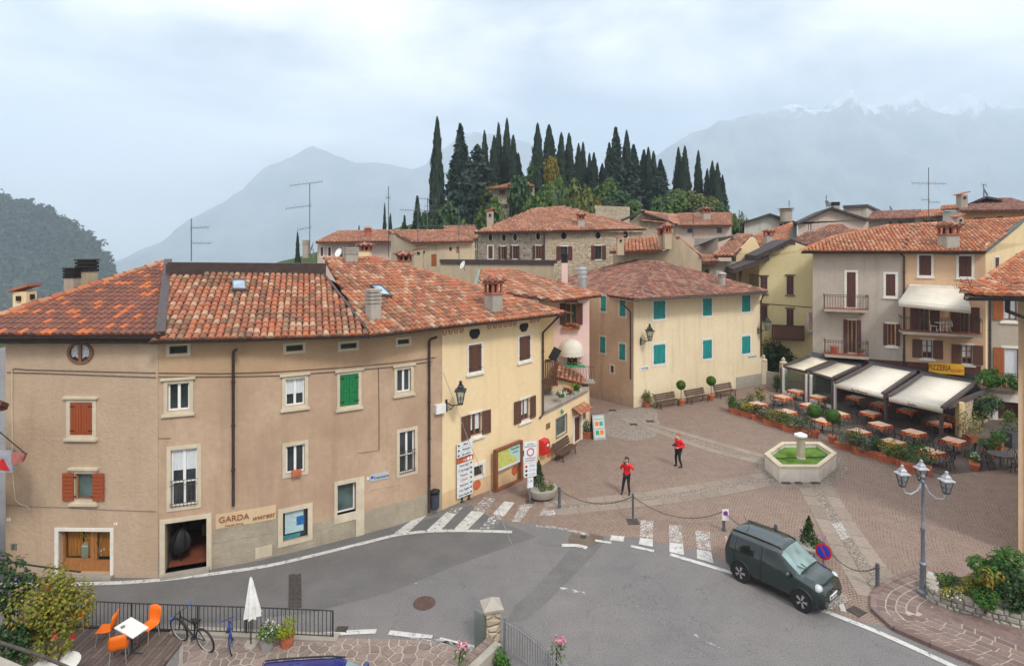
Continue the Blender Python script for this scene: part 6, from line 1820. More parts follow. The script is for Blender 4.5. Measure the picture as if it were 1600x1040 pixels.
h2,f2,_=bg_house('beige gabled house with an orange shutter and mossy roof left of the stone house',(-9,52,0),[((611,54),(649,50),380,'stbeige'),((649,50),(742,52),378,'stbeige')],[([(645,379,49.3),(740,377,51.5),(716,362,57),(608,362)],'F',33)],[(1,(674,397,682,416),dict(shut='closed',shutmat='shutorange',shutstyle='vplank',trim=0)),(1,(713,385,718,395),dict(shut='closed',shutmat='shutorange',trim=0)),(1,(620+82,386,624+82,392),dict(trim=0,frame='iron'))])
gable(h2,f2[0],[(611,380),(649,380),(611,365)],'stbeige','gable_wall')
h3,f3,_=bg_house('small brown house with a white framed window beside the stone house',(-7,68,0),[((690,68),(746,66),372,'stgrey')],[([(694,372,65.5),(748,374,65),(742,354,72),(693,355)],'F',35)],[(0,(736,373,744,389),dict(frame='white',trim=.15))])
hL,fL,rL=bg_house('rubble stone house with oval attic windows below the cypress hill',(5,60,0),[((747,61),(852,58),361,'stoneL'),((852,58),(1006,65),359.5,'stoneR')],
    [([(741,363.5,60.5),(856,361,57.2),(884,324,66),(829,328.5)],'F',37),([(856,361,57.2),(1011,358,64.5),(884,324,66)],'F',38)],
    [(0,(763,384,770,404),CL)]+[(0,r,OP) for r in ((783,385,789,405),(801,384,808,404),(837,384,845,404))]+[(1,r,dict(OP,side=.55,frame='iron')) for r in ((876,385,887,406),(930,384,940,405))])
for i,(x,y) in ((0,(766.5,371)),(0,(787.5,371)),(0,(805,370.5)),(0,(841,369)),(1,(880.5,368.5)),(1,(934,368)),(1,(977,367))):
    f=fL[i];u,z=f.uz(x,y);c=f.pt(u,z,0);t,n=f.tan(u),f.nrm(u);k=MB();rx=.24 if i==0 else .38
    k.prism([c+t*(rx*math.cos(a))+Vector((0,0,.38*math.sin(a))) for a in [j*math.pi/8 for j in range(16)]],n*.015);k.build('oval_window',M['dark'],hL)
    k=MB();r=[c+n*.02+t*(rx*1.12*math.cos(a))+Vector((0,0,.43*math.sin(a))) for a in [j*math.pi/8 for j in range(17)]];k.tube(r,.05,4,cap=False);k.build('stone_ring',M['trim'],hL)
chimney(hL,D(766,352,63),.75,1.9,'house',wallmat='stgrey');chimney(rL[1],D(908,352,60.5),.7,1.4,'brick')
u,z=fL[0].uz(851,385);downpipe([fL[0].pt(u,13.2,.1),fL[0].pt(u,7,.1)],hL,.07)
fN=Facade([XY(688,45),XY(866,42)],zat(411,44));hN=thing('flat_roofed_building','low beige flat roofed building with dark coping in front of the stone house','building',(-1,44,0));fN.wall('wall',[M['stbeige']],hN);k=MB();fN.box(k,0,fN.L[-1]+.1,fN.ztop,fN.ztop+.28,-.5,.14);k.build('coping',M['gutter'],hN)
k=MB();a=fN.pt(0,0,0);k.prism([Vector((a.x,a.y,fN.ztop-.05)),Vector((fN.p[1].x,fN.p[1].y,fN.ztop-.05)),Vector((3.2,52,fN.ztop-.05)),Vector((-5.6,52,fN.ztop-.05))],(0,0,-.1));k.build('flat_roof',M['concrete'],hN)
h4,f4,r4=bg_house('plain beige gabled house with twin brick chimneys behind the cream house',(13,53,0),[((1040,52.5),(1096,51),402,'stbeige'),((958,55),(1040,52.5),391,'stbeige')],[([(1097,402,50.6),(1094,398,57),(1057,370,57),(1060,372.5)],'F',41),([(952,394,53),(1034,391,52),(1036,373,58),(983,375)],'R',42)])
gable(h4,f4[0],[(1040,402.5),(1096,402.5),(1062,374.5),(1040,371)],'stbeige','gable_wall')
chimney(h4,D(1043,379,52),.62,1.9,'brick',wallmat='stbeige');chimney(h4,D(1034,380,53),.6,1.7,'brick',wallmat='stbeige');chimney(h4,D(969,388,51),.6,1.2,'house',wallmat='stbeige')
h5,f5,_=bg_house('old house with a stone gable and red tiled roof below the cypress hill',(22,77,0),[((980,75),(1056,76),352,'stoneR'),((1056,76),(1143,76),352,'strose')],[([(1060,352.5,75),(1144,352,75),(1143,334,84),(1058,335)],'F',43),([(1061,350,75.5),(1056,336,84),(1003,330,84),(1006,331,74)],'F',44)],[(1,(1074,357,1082,364),dict(frame='iron',trim=0)),(1,(1120,356,1128,364),dict(frame='iron',trim=0))])
gable(h5,f5[0],[(976,353),(1056,353),(1006,331)],'stoneR','gable_wall');k=MB();a,b=D(970,345,74.5),D(1006,330,74.5);k.beam(a,b,.4,.3);k.build('verge',M['eave'],h5)
chimney(h5,D(1103,340,79),1.0,1.5,'brick',wallmat='stgrey')
h6,f6,_=bg_house('grey house with a dark dormer between the lemon house and the beige gabled house',(19,56,0),[((1096,56),(1150,56),408,'stgrey')],[([(1115,400,55),(1148,400,55),(1175,368,62),(1150,368)],'F',45),([(1097,410,54),(1122,409,54),(1118,401,57),(1097,401)],'F',46)],[(0,(1101,421,1108,430),dict(frame='shutgreen',trim=0)),(0,(1121,425,1130,434),dict(frame='iron',trim=.1))])
k=MB();f_=Facade([XY(1085,60),XY(1122,58)],zat(372,59));f_.wall('dormer_wall',[M['stgrey']],h6);k.prism([D(1083,384,58),D(1118,370,58),D(1152,366,60),D(1118,378,63)],(0,0,-.12));k.build('dormer_roof',M['greymetal'],h6)
h7,f7,_=bg_house('yellowish gabled house with a long tiled roof behind the lemon house',(24,59,0),[((1150,57),(1192,57),396,'stPale')],[([(1180,398,57),(1225,384,57),(1238,350,68),(1180,370)],'R',47)])
gable(h7,f7[0],[(1150,396.5),(1192,396.5),(1180,372),(1174,370)],'stPale','gable_wall');chimney(h7,D(1201,377,60),.7,1.3,'brick')
GAB=[('pale grey gabled house with a stone chimney on the skyline',82,1163,1245,345,[(1163,346),(1203,333),(1246,347)],'stwhite',[(1218,347,1230,354)]),('pale rose gabled house with a satellite dish on the skyline',80,1247,1357,343,[(1246,349),(1300,323),(1358,342)],'strose',[(1263,347,1268,361)])]
for lab,Yg,x0,x1,ye,rf,mt,ws in GAB:
    hh,ff,_=bg_house(lab,XY((x0+x1)/2,Yg)+(0,),[((x0,Yg),(x1,Yg),ye+4,mt)],[],[(0,w_,dict(frame='white',trim=0)) for w_ in ws])
    gable(hh,ff[0],[(x0,ye+4.2),(x1,ye+4.2)]+[(rf[2][0]-1,rf[2][1]+1.5),(rf[1][0],rf[1][1]+1.5),(rf[0][0]+1,rf[0][1]+1.5)],mt,'gable_wall')
    for a,b in ((rf[1],rf[0]),(rf[1],rf[2])):
        k=MB();p,q=D(a[0],a[1],Yg-.8),D(b[0],b[1],Yg-.8);k.prism([p,q,q+Vector((4,12,0)),p+Vector((4,12,0))],(0,0,-.3));k.build('roof',M['eave'],hh)
chimney(hh,D(1305,330,81),.8,1.3,'dark');chimney(hh,D(1228,341,81),1.6,1.6,'pipe',wallmat='stgrey')
h8,f8,_=bg_house('plain grey block with a flat roof on the skyline right of the rose gable',(46,84,0),[((1318,84),(1354,84),322,'stgrey'),((1354,84),(1371,90),324,'stwhite')],[]);k=MB();k.prism([D(1317,321,83.5),D(1356,319,83.5),D(1376,328,90),D(1330,326,92)],(0,0,-.3));k.build('flat_roof',M['flatroof'],h8)
h9,f9,_=bg_house('long low house with a dark red roof on the skyline',(50,82,0),[((1355,82),(1432,82),342,'stgrey')],[([(1356,343,81),(1430,341,81),(1438,329,88),(1366,332)],'E',51)],[(0,(1389,346,1394,353),dict(trim=0)),(0,(1405,346,1410,353),dict(trim=0))])
h10,f10,_=bg_house('house with an orange tiled roof and shuttered windows below the tall antenna',(56,80,0),[((1430,80),(1478,80),340,'strose')],[([(1429,340,79),(1475,338,79),(1474,328,86),(1443,330)],'R',52)],[(0,(1445,344,1450,349),OP),(0,(1458,344,1464,349),OP)])
h11,f11,_=bg_house('orange house with a wide dark red hipped roof at the right of the skyline',(68,76,0),[((1503,76),(1640,74),330,'storange'),((1473,78),(1503,76),330,'stwhite')],[([(1496,329.5,75),(1640,328,73),(1580,311,84),(1540,312)],'E',53),([(1470,327,77),(1502,326,77),(1512,321,82),(1474,323)],'R',54)],[(0,(1522,340,1540,344),dict(trim=0,frame='iron')),(0,(1558,338,1567,343),dict(trim=0,frame='iron'))])
chimney(h11,D(1503,322,77),.9,1.9,'house',wallmat='stgrey');k=MB();k.prism([D(1506,321,80),D(1541,306,80),D(1566,311,80),D(1560,318,88),D(1520,322,88)],(0,0,-.3));k.build('upper_roof',M['eave'],h11)
h12,f12,_=bg_house('low roof of weathered pale tiles between the lemon house and the rose gable',(34,62,0),[((1240,62),(1350,60),382,'stgrey')],[([(1222,385,60),(1340,385,58),(1352,361,66),(1262,364)],'E',55),([(1250,372,66),(1345,366,64),(1318,352,70),(1295,353)],'F',56)])
h13,f13,_=bg_house('small stone hillside house with an orange roof among the cypresses',(-2,108,14),[((770,108),(835,108),293,'stoneR')],[([(759,295,106.5),(836,291,106.5),(826,286,113),(795,287)],'R',57)],[(0,(780,297,789,304),dict(CL,trim=0)),(0,(780,319,789,325),dict(OP,trim=0))])
tw=thing('retaining_wall','pale rubble retaining wall with an iron railing below the dark cypresses','wall',(17,98,10));fW=Facade([XY(925,96),XY(984,100)],zat(322,98));fW.wall('wall',[M['stoneR']],tw);k=MB()
for i in range(11):x,Y=XY(944+i*4,97);k.tube([(x,Y,zat(323,98)),(x,Y,zat(316+i*.5,97))],.05,4)
k.tube([D(944,316,97),D(984,321,97)],.05,4);k.build('railing',M['iron'],tw)
# roof clutter between the near and far houses
cl=[(478,384,46,.42,'rings','stgrey',.85),(632,408,40,.85,'brick','stbeige',1.3),(571,392,46,.8,'brick','stC',1.3),(655,398,47,.7,'house','stbeige',1.2),(622,421,38,.5,'house','stbeige',.9)]
for i,(x,y,Y,w_,st,wm,hgt) in enumerate(cl):
    rr0=chimney(None,D(x,y+hgt/Y*FOC*.45,Y),w_,hgt,st,wallmat=wm)
    tag(rr0,['pale ringed chimney beside the big satellite dish','round brick chimney with a tiled hat behind the curved roof','yellow brick topped chimney behind the curved roof','small pale chimney in front of the beige gabled house','little house shaped chimney just behind the curved roof'][i],'chimney')
# ============================================================ things on the square
UP=Vector((0,0,1))
# fountain
FR=[(1195,708),(1218,728),(1280,728),(1307,707),(1281,690),(1222,690)]
zr=.80;rim=[G(x,y,zr) for x,y in FR];cen=sum(rim,Vector())/6
ft=thing('fountain','pale hexagonal stone fountain with green water and a central column in the square','fountain',(cen.x,cen.y,0))
k=MB();inn=[cen+(p-cen)*.87 for p in rim];low=[Vector((p.x,p.y,0)) for p in rim];lin=[Vector((p.x,p.y,.45)) for p in inn]
for i in range(6):
    j=(i+1) % 6
    k.poly([low[i],low[j],rim[j]-UP*.1,rim[i]-UP*.1]);k.poly([inn[j],inn[i],lin[i],lin[j]])
k.build('basin',stucco('fountain_stone',(.82,.78,.70),(.72,.67,.59),.15,20,.28,1.5),ft)
k=MB()
for i in range(6):
    j=(i+1) % 6;o0,o1=cen+(rim[i]-cen)*1.02,cen+(rim[j]-cen)*1.02;n0,n1=cen+(inn[i]-cen)*.985,cen+(inn[j]-cen)*.985
    k.hexa([p-UP*.1 for p in (o0,o1,n1,n0)]+[o0,o1,n1,n0])
k.build('rim',M['trim'],ft)
k=MB();k.poly([Vector((p.x,p.y,.58)) for p in [cen+(q-cen)*.88 for q in rim]]);k.build('water',M['water'],ft)
cc=(cen.x-.03,cen.y-.1,0);k=MB();k.lathe([(.24,.3),(.24,.62),(.20,.66),(.20,1.62),(.23,1.66)],cc,14);k.build('column',stucco('column_stone',(.60,.54,.45),(.50,.42,.30),.2,20,.7,2),ft,smooth=40)
k=MB();k.lathe([(.22,1.66),(.33,1.74),(.33,1.82),(.10,1.92)],cc,8);k.build('cap',M['white'],ft)
for s_ in (-1,1):k=MB();k.tube([Vector(cc)+Vector((s_*.2,0,.62)),Vector(cc)+Vector((s_*1.5,.12*s_,.62))],.03,5);k.build('spout_bar',M['iron'],ft)
for x in (1228,1247,1273):p=G(x,754);k=MB();k.cbox((p.x,p.y,.02),.42 if x != 1247 else .3,.3,.03);k.build('drain_plate',M['iron'],ft)
# bollards, chains, no parking signs
def bollard(px,yb,yt,lab,base=False):
    p=G(px,yb);h=H-(yt-HY)/FOC*p.y;t=thing('bollard',lab,'bollard',p,'chain bollards round the square')
    k=MB();r=.06 if not base else .045
    k.lathe([(r*1.25,0),(r*1.25,.1),(r,.14),(r,h-.16),(r*1.3,h-.15),(r*1.3,h-.12),(r*.8,h-.11),(r*1.1,h-.06),(r*.9,h-.02),(.01,h)],(0,0,0),12);k.build('post',M['bollard'],t,local=1,smooth=40)
    if base:MB().lathe([(.34,0),(.34,.03),(.1,.05)],(0,0,0),4,.8).build('base_plate',M['iron'],t,local=1)
    return p+UP*(h-.14)
b1=bollard(874,793,760,'grey bollard beside the stone flower tub by the zebra crossing');b2_=bollard(989,815,770,'slim grey chain post on a square rusty base plate near the woman',True)
b3_=bollard(1131,829,793,'grey bollard carrying a small no parking plate behind the car');b4=bollard(1212,862,818,'bollard half hidden by the dark green car');b6=bollard(1371,920,879,'dark bollard at the end of the slab band near the lamp post')
b5=G(1290,895)+UP*.95
def chain(a,b,sag,lab):
    pts=[a.lerp(b,i/14)-UP*sag*(1-(2*i/14-1) ** 2) for i in range(15)]
    k=MB()
    for i in range(14):
        d=(pts[i+1]-pts[i]);k.tube([pts[i]-d*.1,pts[i]+d*.5],.022,4);k.tube([pts[i]+d*.42,pts[i+1]+d*.05],.017,4)
    tag(recentre(k.build('chain',M['rope'])),lab,'chain','chains between the bollards')
chain(b1,b2_,.45,'rusty chain hanging from the flower tub bollard to the slim post');chain(b2_,b3_,.55,'rusty chain hanging between the slim post and the no parking bollard');chain(b3_,b4,.4,'rusty chain running behind the rear of the dark green car');chain(b5,b6,.42,'rusty chain between the round no parking sign and the last bollard')
def disc(k,c,t,u,r,n=24,th=.02):
    nn=t.cross(u).normalized();k.prism([c+(t*math.cos(2*math.pi*i/n)+u*math.sin(2*math.pi*i/n))*r for i in range(n)],nn*th)
def no_parking(par,c,t,u,r):
    nn=t.cross(u).normalized()
    for m,rr0,o in (('red',1,0),('signblue',.78,.012)):k=MB();disc(k,c+nn*o,t,u,r*rr0);k.build('sign_face',M[m],par)
    k=MB();d=(t-u).normalized();s_=(t+u).normalized();k.prism([c+nn*.036+d*r*.8+s_*r*.1,c+nn*.036-d*r*.8+s_*r*.1,c+nn*.036-d*r*.8-s_*r*.1,c+nn*.036+d*r*.8-s_*r*.1],nn*-.01);k.build('slash',M['red'],par)
p=G(1131,829);s_=thing('no_parking_plate','small white no parking plate fixed to the bollard behind the car','sign',p+UP*.5)
k=MB();c=p+Vector((.03,-.09,.70));k.cbox(c,.26,.02,.46);k.build('plate',M['signwhite'],s_);no_parking(s_,c+Vector((0,-.015,.08)),Vector((1,0,0)),UP,.09)
c=D(1287,861,19.6);s_=thing('no_parking_sign','round blue and red no parking sign tilted beside the bonnet of the car','sign',(c.x,c.y,0));t_=Vector((.62,-.78,-.16)).normalized();u_=(UP-t_*UP.dot(t_)+Vector((.1,.2,0))).normalized();u_=(u_-t_*u_.dot(t_)).normalized()
no_parking(s_,c,t_,u_,.27);k=MB();k.tube([Vector((c.x+.02,c.y+.06,0)),c+Vector((.02,.06,.1))],.03,6);k.build('post',M['greymetal'],s_)
# street lamp with three lanterns
lp=G(1442,932);sl_=thing('street_lamp','grey street lamp post with three lanterns at the low stone wall','street lamp',lp)
k=MB();k.lathe([(.17,.0),(.17,.08),(.10,.14),(.085,.9),(.115,.94),(.115,1.0),(.062,1.05),(.056,2.05),(.075,2.08),(.075,2.16),(.05,2.2),(.042,3.62),(.07,3.66),(.07,3.72),(.04,3.76)],(0,0,.12),12);k.ball((0,0,3.98),.08,8,6);k.lathe([(.03,4.02),(.01,4.2)],(0,0,0),6);k.build('post',M['lampmetal'],sl_,local=1,smooth=45)
def lantern(par,c,s,top='lampwhite',loc=True):
    """c = bottom of the glass, s = scale"""
    c=Vector(c);q=math.pi/4
    k=MB()
    for i in range(4):a=q+i*math.pi/2;d=Vector((math.cos(a),math.sin(a),0));k.tube([c+d*.11*s,c+d*.23*s+UP*.5*s],.013*s+.004,4)
    k.lathe([(.13*s,-.02*s),(.13*s,.02*s)],c,4,q);k.tube([c,c+UP*.3*s],.025*s,5)
    for i in range(4):a=q+i*math.pi/2;b=a+math.pi/2;k.tube([c+Vector((math.cos(a),math.sin(a),0))*.165*s+UP*.2*s,c+Vector((math.cos(b),math.sin(b),0))*.165*s+UP*.2*s],.009*s+.003,4)
    f=k.build('lantern',M['darkmetal'],par,local=loc)
    k=MB();k.lathe([(.10*s,.02*s),(.215*s,.49*s)],c,4,q);k.build('pane',M['lampglass'],f,local=loc)
    k=MB();k.lathe([(.31*s,.5*s),(.31*s,.53*s),(.17*s,.60*s),(.17*s,.66*s),(.10*s,.72*s),(.10*s,.76*s),(.03*s,.78*s)],c,4,q);k.ball(c+UP*.83*s,.065*s,8,5);k.build('hood',M[top],f,local=loc)
for a,yb in ((172,3.62),(58,3.62),(-48,3.62)):
    d=Vector((math.cos(R(a)),math.sin(R(a)),0));k=MB();k.tube([d*.05+UP*3.75,d*.16+UP*3.52,d*.36+UP*3.38,d*.55+UP*3.42,d*.63+UP*3.60],.028,6);k.build('arm',M['lampwhite'],sl_,local=1,smooth=60);lantern(sl_,d*.63+UP*3.64,.80)
# wall lanterns
def wall_lamp(f,px,pyt,pyb,xw,yw,lab,s):
    u,z=f.uz(xw,yw);P=f.pt(u,z,0);n,t=f.nrm(u),f.tan(u);o=n*.75+t*(.18)
    w=thing('wall_lamp',lab,'lamp',P);k=MB();k.tube([P,P+o*.4-UP*.1,P+o*.95-UP*.02,P+o],.025,5);k.tube([P-UP*.35,P+o*.35-UP*.28,P+o*.6-UP*.05],.018,5);f.box(k,u-.05,u+.05,z-.42,z+.12,0,.04)
    c=P+o*.3-UP*.17;k.tube([c+(o.normalized()*math.cos(a)+UP*math.sin(a))*.09 for a in [i*.7 for i in range(9)]],.012,4);k.build('bracket',M['darkmetal'],w)
    lantern(w,P+o+UP*.02,s,'darkmetal',False)
wall_lamp(fC,715,597,630,697,628,'wall lantern on a scrolled bracket at the joint of the tan and yellow houses',1.15)
wall_lamp(fE,1008,510,527,1001,530,'wall lantern near the left corner of the cream house',1.35)
wall_lamp(fE,1190,495,512,1184,514,'wall lantern at the right corner of the cream house',1.35)
# benches
def make_bench(lab):
    t=thing('bench',lab,'bench',(0,0,0),'slatted benches')
    for i in range(4):MB().box(-1.0,-.42+i*.12,.42,1.0,-.32+i*.12,.455).build('slat',M['bench'],t,local=1)
    for i in range(3):MB().hexa([(-1,.06+i*.045,.52+i*.14),(1,.06+i*.045,.52+i*.14),(1,.09+i*.045,.52+i*.14),(-1,.09+i*.045,.52+i*.14),(-1,.09+i*.045,.63+i*.14),(1,.09+i*.045,.63+i*.14),(1,.12+i*.045,.63+i*.14),(-1,.12+i*.045,.63+i*.14)]).build('slat',M['bench'],t,local=1)
    for x in (-.8,.8):
        k=MB();k.tube([(x,-.42,0),(x,-.36,.25),(x,-.40,.40),(x,.05,.42),(x,.12,.55),(x,.24,.93)],.03,6);k.tube([(x,.12,0),(x,.0,.25),(x,.05,.42)],.03,6);k.tube([(x,-.36,.25),(x,0,.25)],.018,5);k.build('leg',M['darkmetal'],t,local=1)
    return t
bn=make_bench('slatted bench against the cream house left of both ball trees')
BL=[(1040,635,0,None),(1087,628,0,'slatted bench against the cream house between the two ball trees'),(1131,619,0,'slatted bench against the cream house right of both ball trees'),(880,713,1,'slatted brown bench beside the red letter box on the yellow house')]
for i,(x,y,w_,lab) in enumerate(BL):
    o=bn if i==0 else copy_tree(bn);o.location=G(x,y);f=fE if w_==0 else fT;n=f.nrm(f.uz(x,y)[0]);o.rotation_euler[2]=math.atan2(n.y,n.x)+math.pi/2
    if lab:o['label']=lab
    o.scale=(1.05,)*3 if w_==0 else (.98,)*3
# stack of direction signs
ga,gb=G(713,788),G(737,778);st=thing('direction_sign','stack of white and brown direction sign boards on two posts before the yellow house','sign',(ga+gb)/2);d=(gb-ga).normalized();n=Vector((d.y,-d.x,0));w_=(gb-ga).length
for p in (ga+d*.35,gb-d*.15):k=MB();k.tube([p,p+UP*2.72],.04,6);k.lathe([(.12,0),(.05,.06)],p,8);k.build('post',M['darkmetal'],st)
rows=['< Ufficio  i','< Municipio','< Sala centro','Centro','Hotel Lago >','P  Parcheggio >','Farmacia >','CONAD >','Ristorante >','Casa Angela >','Hotel Angelo >']
zt=2.74;hh_=.205
for i,r in enumerate(rows):
    z1=zt-i*(hh_+.018)-(.04 if i>2 else 0);a=ga+n*.06;br=i==3
    k=MB();e=.06 if br else 0;k.hexa([a+UP*(z1-hh_),a+d*(w_+e)+UP*(z1-hh_),a+d*(w_+e)-n*.03+UP*(z1-hh_),a-n*.03+UP*(z1-hh_),a+UP*z1,a+d*(w_+e)+UP*z1,a+d*(w_+e)-n*.03+UP*z1,a-n*.03+UP*z1]);b_=k.build('board',M['brown_sign' if br else 'signwhite'],st)
    ar,tx=r.strip('<> '),1 if r.endswith('>') else-1
    text_at(ar,a+n*.008+d*(w_*(.44 if tx>0 else .58))+UP*(z1-hh_/2),d,UP,.095,M['white' if br else ('letterred' if ar=='CONAD' else 'letter')],b_,.9)
    if not br:
        c=a+n*.004+d*(w_*.9 if tx>0 else w_*.1)+UP*(z1-hh_/2);k=MB();k.prism([c+d*tx*.07,c-d*tx*.01+UP*.06,c-d*tx*.01+UP*.02,c-d*tx*.08+UP*.02,c-d*tx*.08-UP*.02,c-d*tx*.01-UP*.02,c-d*tx*.01-UP*.06],n*.006);k.build('arrow',M['letter'],b_)
    else:
        for q,mm in ((.72,'white'),(.9,'white')):c=a+n*.002+d*w_*q+UP*(z1-hh_/2);k=MB();k.prism([c-d*.06-UP*.07,c+d*.06-UP*.07,c+d*.06+UP*.07,c-d*.06+UP*.07],n*.006);k.build('pictogram',M[mm],b_)
# town map panel
ga,gb=G(770,768),G(812,748);ga,gb=[v+Vector(((gb-ga).y,-(gb-ga).x,0)).normalized()*.22 for v in (ga,gb)];mp=thing('map_panel','large town map panel in a brown steel frame before the yellow house','notice board',(ga+gb)/2);d=(gb-ga).normalized();n=Vector((d.y,-d.x,0));w_=(gb-ga).length;zt=zat(704,ga.y)
for q in (0,w_-.14):k=MB();p=ga+d*q;k.hexa([p,p+d*.14,p+d*.14-n*.2,p-n*.2]+[v+UP*zt for v in (p,p+d*.14,p+d*.14-n*.2,p-n*.2)]);k.build('post',M['corten'],mp)
for z,hz_ in ((0.0,.07),(zt-.1,.1)):k=MB();p=ga+d*.14;q=gb-d*.14;k.hexa([v+UP*z for v in (p,q,q-n*.195,p-n*.195)]+[v+UP*(z+hz_) for v in (p,q,q-n*.195,p-n*.195)]);k.build('rail',M['corten'],mp)
k=MB();p=ga+d*.14-n*.07;q=gb-d*.14-n*.07;k.hexa([v+UP*.95 for v in (p,q,q-n*.04,p-n*.04)]+[v+UP*(zt-.1) for v in (p,q,q-n*.04,p-n*.04)]);bd=k.build('board',M['signwhite'],mp)
k=MB();p,q=p+d*.03+n*.012,q-d*.03+n*.012;k.hexa([v+UP*1.07 for v in (p,q,q-n*.011,p-n*.011)]+[v+UP*(zt-.13) for v in (p,q,q-n*.011,p-n*.011)]);k.build('map',M['map'],bd)
text_at('Tremosine',p.lerp(q,.76)+UP*(zt-.26)+n*.006,d,UP,.12,M['letter'],bd,.9);text_at('sul Garda',p.lerp(q,.78)+UP*(zt-.44)+n*.006,d,UP,.08,M['letter'],bd,.9)
# limited traffic sign
c0=G(828,784);sp=thing('traffic_sign','white traffic sign with a red ring above smaller plates on a grey pole','sign',c0);d=Vector((.93,.36,0)).normalized();n=Vector((d.y,-d.x,0))
k=MB();k.tube([c0,c0+UP*2.75],.035,8);k.build('pole',M['greymetal'],sp);k=MB();k.lathe([(.22,.0),(.2,.05),(.05,.07)],c0,10);k.build('foot',M['iron'],sp)
def plate(z0,z1,w2,m='signwhite',o=.06):
    k=MB();a=c0-d*w2+n*o;b=c0+d*w2+n*o;k.hexa([v+UP*z0 for v in (a,b,b-n*.025,a-n*.025)]+[v+UP*z1 for v in (a,b,b-n*.025,a-n*.025)]);return k.build('plate',M[m],sp)
pl_=plate(1.83,2.78,.31);cm=c0+n*.062+UP*2.30
for r,m,o in ((.19,'red',0),(.135,'signwhite',.004)):k=MB();disc(k,cm+n*o,d,UP,r,24,-.008);k.build('ring',M[m],pl_)
text_at('ZONA',c0+n*.064+UP*2.66,d,UP,.075,M['letter'],pl_);text_at('TRAFFICO LIMITATO',c0+n*.064+UP*2.56,d,UP,.055,M['letter'],pl_,.8);text_at('0-24 ESCLUSI',c0+n*.064+UP*2.03,d,UP,.07,M['letter'],pl_,.9);text_at('AUTORIZZATI',c0+n*.064+UP*1.92,d,UP,.06,M['letter'],pl_,.9)
pl_=plate(1.18,1.80,.30)
for i,m in enumerate(('red','letter','letter')):
    z=1.66-i*.19;k=MB();disc(k,c0+n*.062-d*.2+UP*z,d,UP,.06,12,-.008);k.build('pictogram',M[m],pl_)
    for q in (0,.06):k=MB();a=c0+n*.062-d*.08+UP*(z+.03-q);k.hexa([a,a+d*.32,a+d*.32-n*.004,a-n*.004]+[v+UP*.025 for v in (a,a+d*.32,a+d*.32-n*.004,a-n*.004)]);k.build('print',M['signgrey'],pl_)
pl_=plate(.68,1.14,.14);text_at('L 20',c0+n*.064+UP*.98,d,UP,.08,M['letter'],pl_)
# red letter box on the yellow wall
fp=fC if fC.uz(846,697)[0]<fC.L[-1] else fT
uu,z0=fp.uz(846,707);z1=fp.uz(846,685)[1];t,n=fp.tan(uu),fp.nrm(uu);k=MB();prof=[(0,z0),(.34,z0),(.36,z0+.1),(.36,z1-.12),(.28,z1-.02),(.1,z1),(0,z1)]
k.prism([fp.pt(uu,0,o)+UP*z-t*.27 for o,z in prof],t*.54);lb=thing('letter_box','red wall mounted letter box on the yellow house beside the traffic sign','letter box',fp.pt(uu,z0,0));k.build('body',M['red'],lb)
k=MB();fp.box(k,uu-.03,uu+.14,z1-.34,z1-.22,.36,.372);k.build('label_plate',M['white'],lb);k=MB();fp.box(k,uu-.18,uu+.18,z1-.17,z1-.14,.345,.37);k.build('slot',M['black'],lb)
# litter bin on the tan house
p=G(681,797);bi=thing('litter_bin','dark blue grey litter bin on a post beside the rain pipe of the tan house','litter bin',p+Vector((0.0,-.35,0)));k=MB();k.tube([(-.22,0,0),(-.22,0,1.25)],.035,6);k.build('post',M['black'],bi,local=1)
k=MB();k.lathe([(.17,.25),(.2,.3),(.2,.82),(.22,.84),(.22,.88)],(0,0,0),14);k.build('bin',paint('bin_blue_grey',(.05,.055,.08),.5,.3,8),bi,local=1,smooth=40);k=MB();k.lathe([(.23,.98),(.23,1.02),(.05,1.1)],(0,0,0),12);k.tube([(-.2,0,.8),(-.2,0,1.0)],.02,4);k.tube([(.18,0,.85),(.18,0,1.0)],.02,4);k.build('lid',M['black'],bi,local=1)
# sandwich board
p=G(934,684);sb=thing('sandwich_board','standing menu board with coloured pictures beside the shop door','sandwich board',p);d=Vector((.95,.30,0)).normalized();n=Vector((d.y,-d.x,0))
for s_,m in ((1,'alu'),(-1,'letter')):
    k=MB();a,b=d*-.42+n*.32*s_,d*.42+n*.32*s_;ta,tb=d*-.4+n*.04*s_+UP*1.45,d*.4+n*.04*s_+UP*1.45
    k.hexa([a,b,b-n*.03,a-n*.03,ta,tb,tb-n*.03,ta-n*.03]);pn=k.build('panel',M[m],sb,local=1)
    if s_>0:
        q=lambda x,y,o:a.lerp(b,x).lerp(ta.lerp(tb,x),y)+n*o
        k=MB();k.prism([q(.08,.08,.006),q(.92,.08,.006),q(.92,.94,.006),q(.08,.94,.006)],-n*.004);ps=k.build('poster',paint('poster_pale_green',(.50,.58,.52),.5,.1,4),pn,local=1)
        for x,y,m2 in ((.2,.2,'signgreen'),(.55,.2,'orange'),(.2,.55,'orange'),(.55,.55,'signgreen')):k=MB();k.prism([q(x,y,.012),q(x+.27,y,.012),q(x+.27,y+.17,.012),q(x,y+.17,.012)],-n*.004);k.build('print',M[m2],ps,local=1)
        for y in (.8,.42):k=MB();k.prism([q(.15,y,.011),q(.85,y,.011),q(.85,y+.04,.011),q(.15,y+.04,.011)],-n*.004);k.build('print',M['signgrey'],ps,local=1)
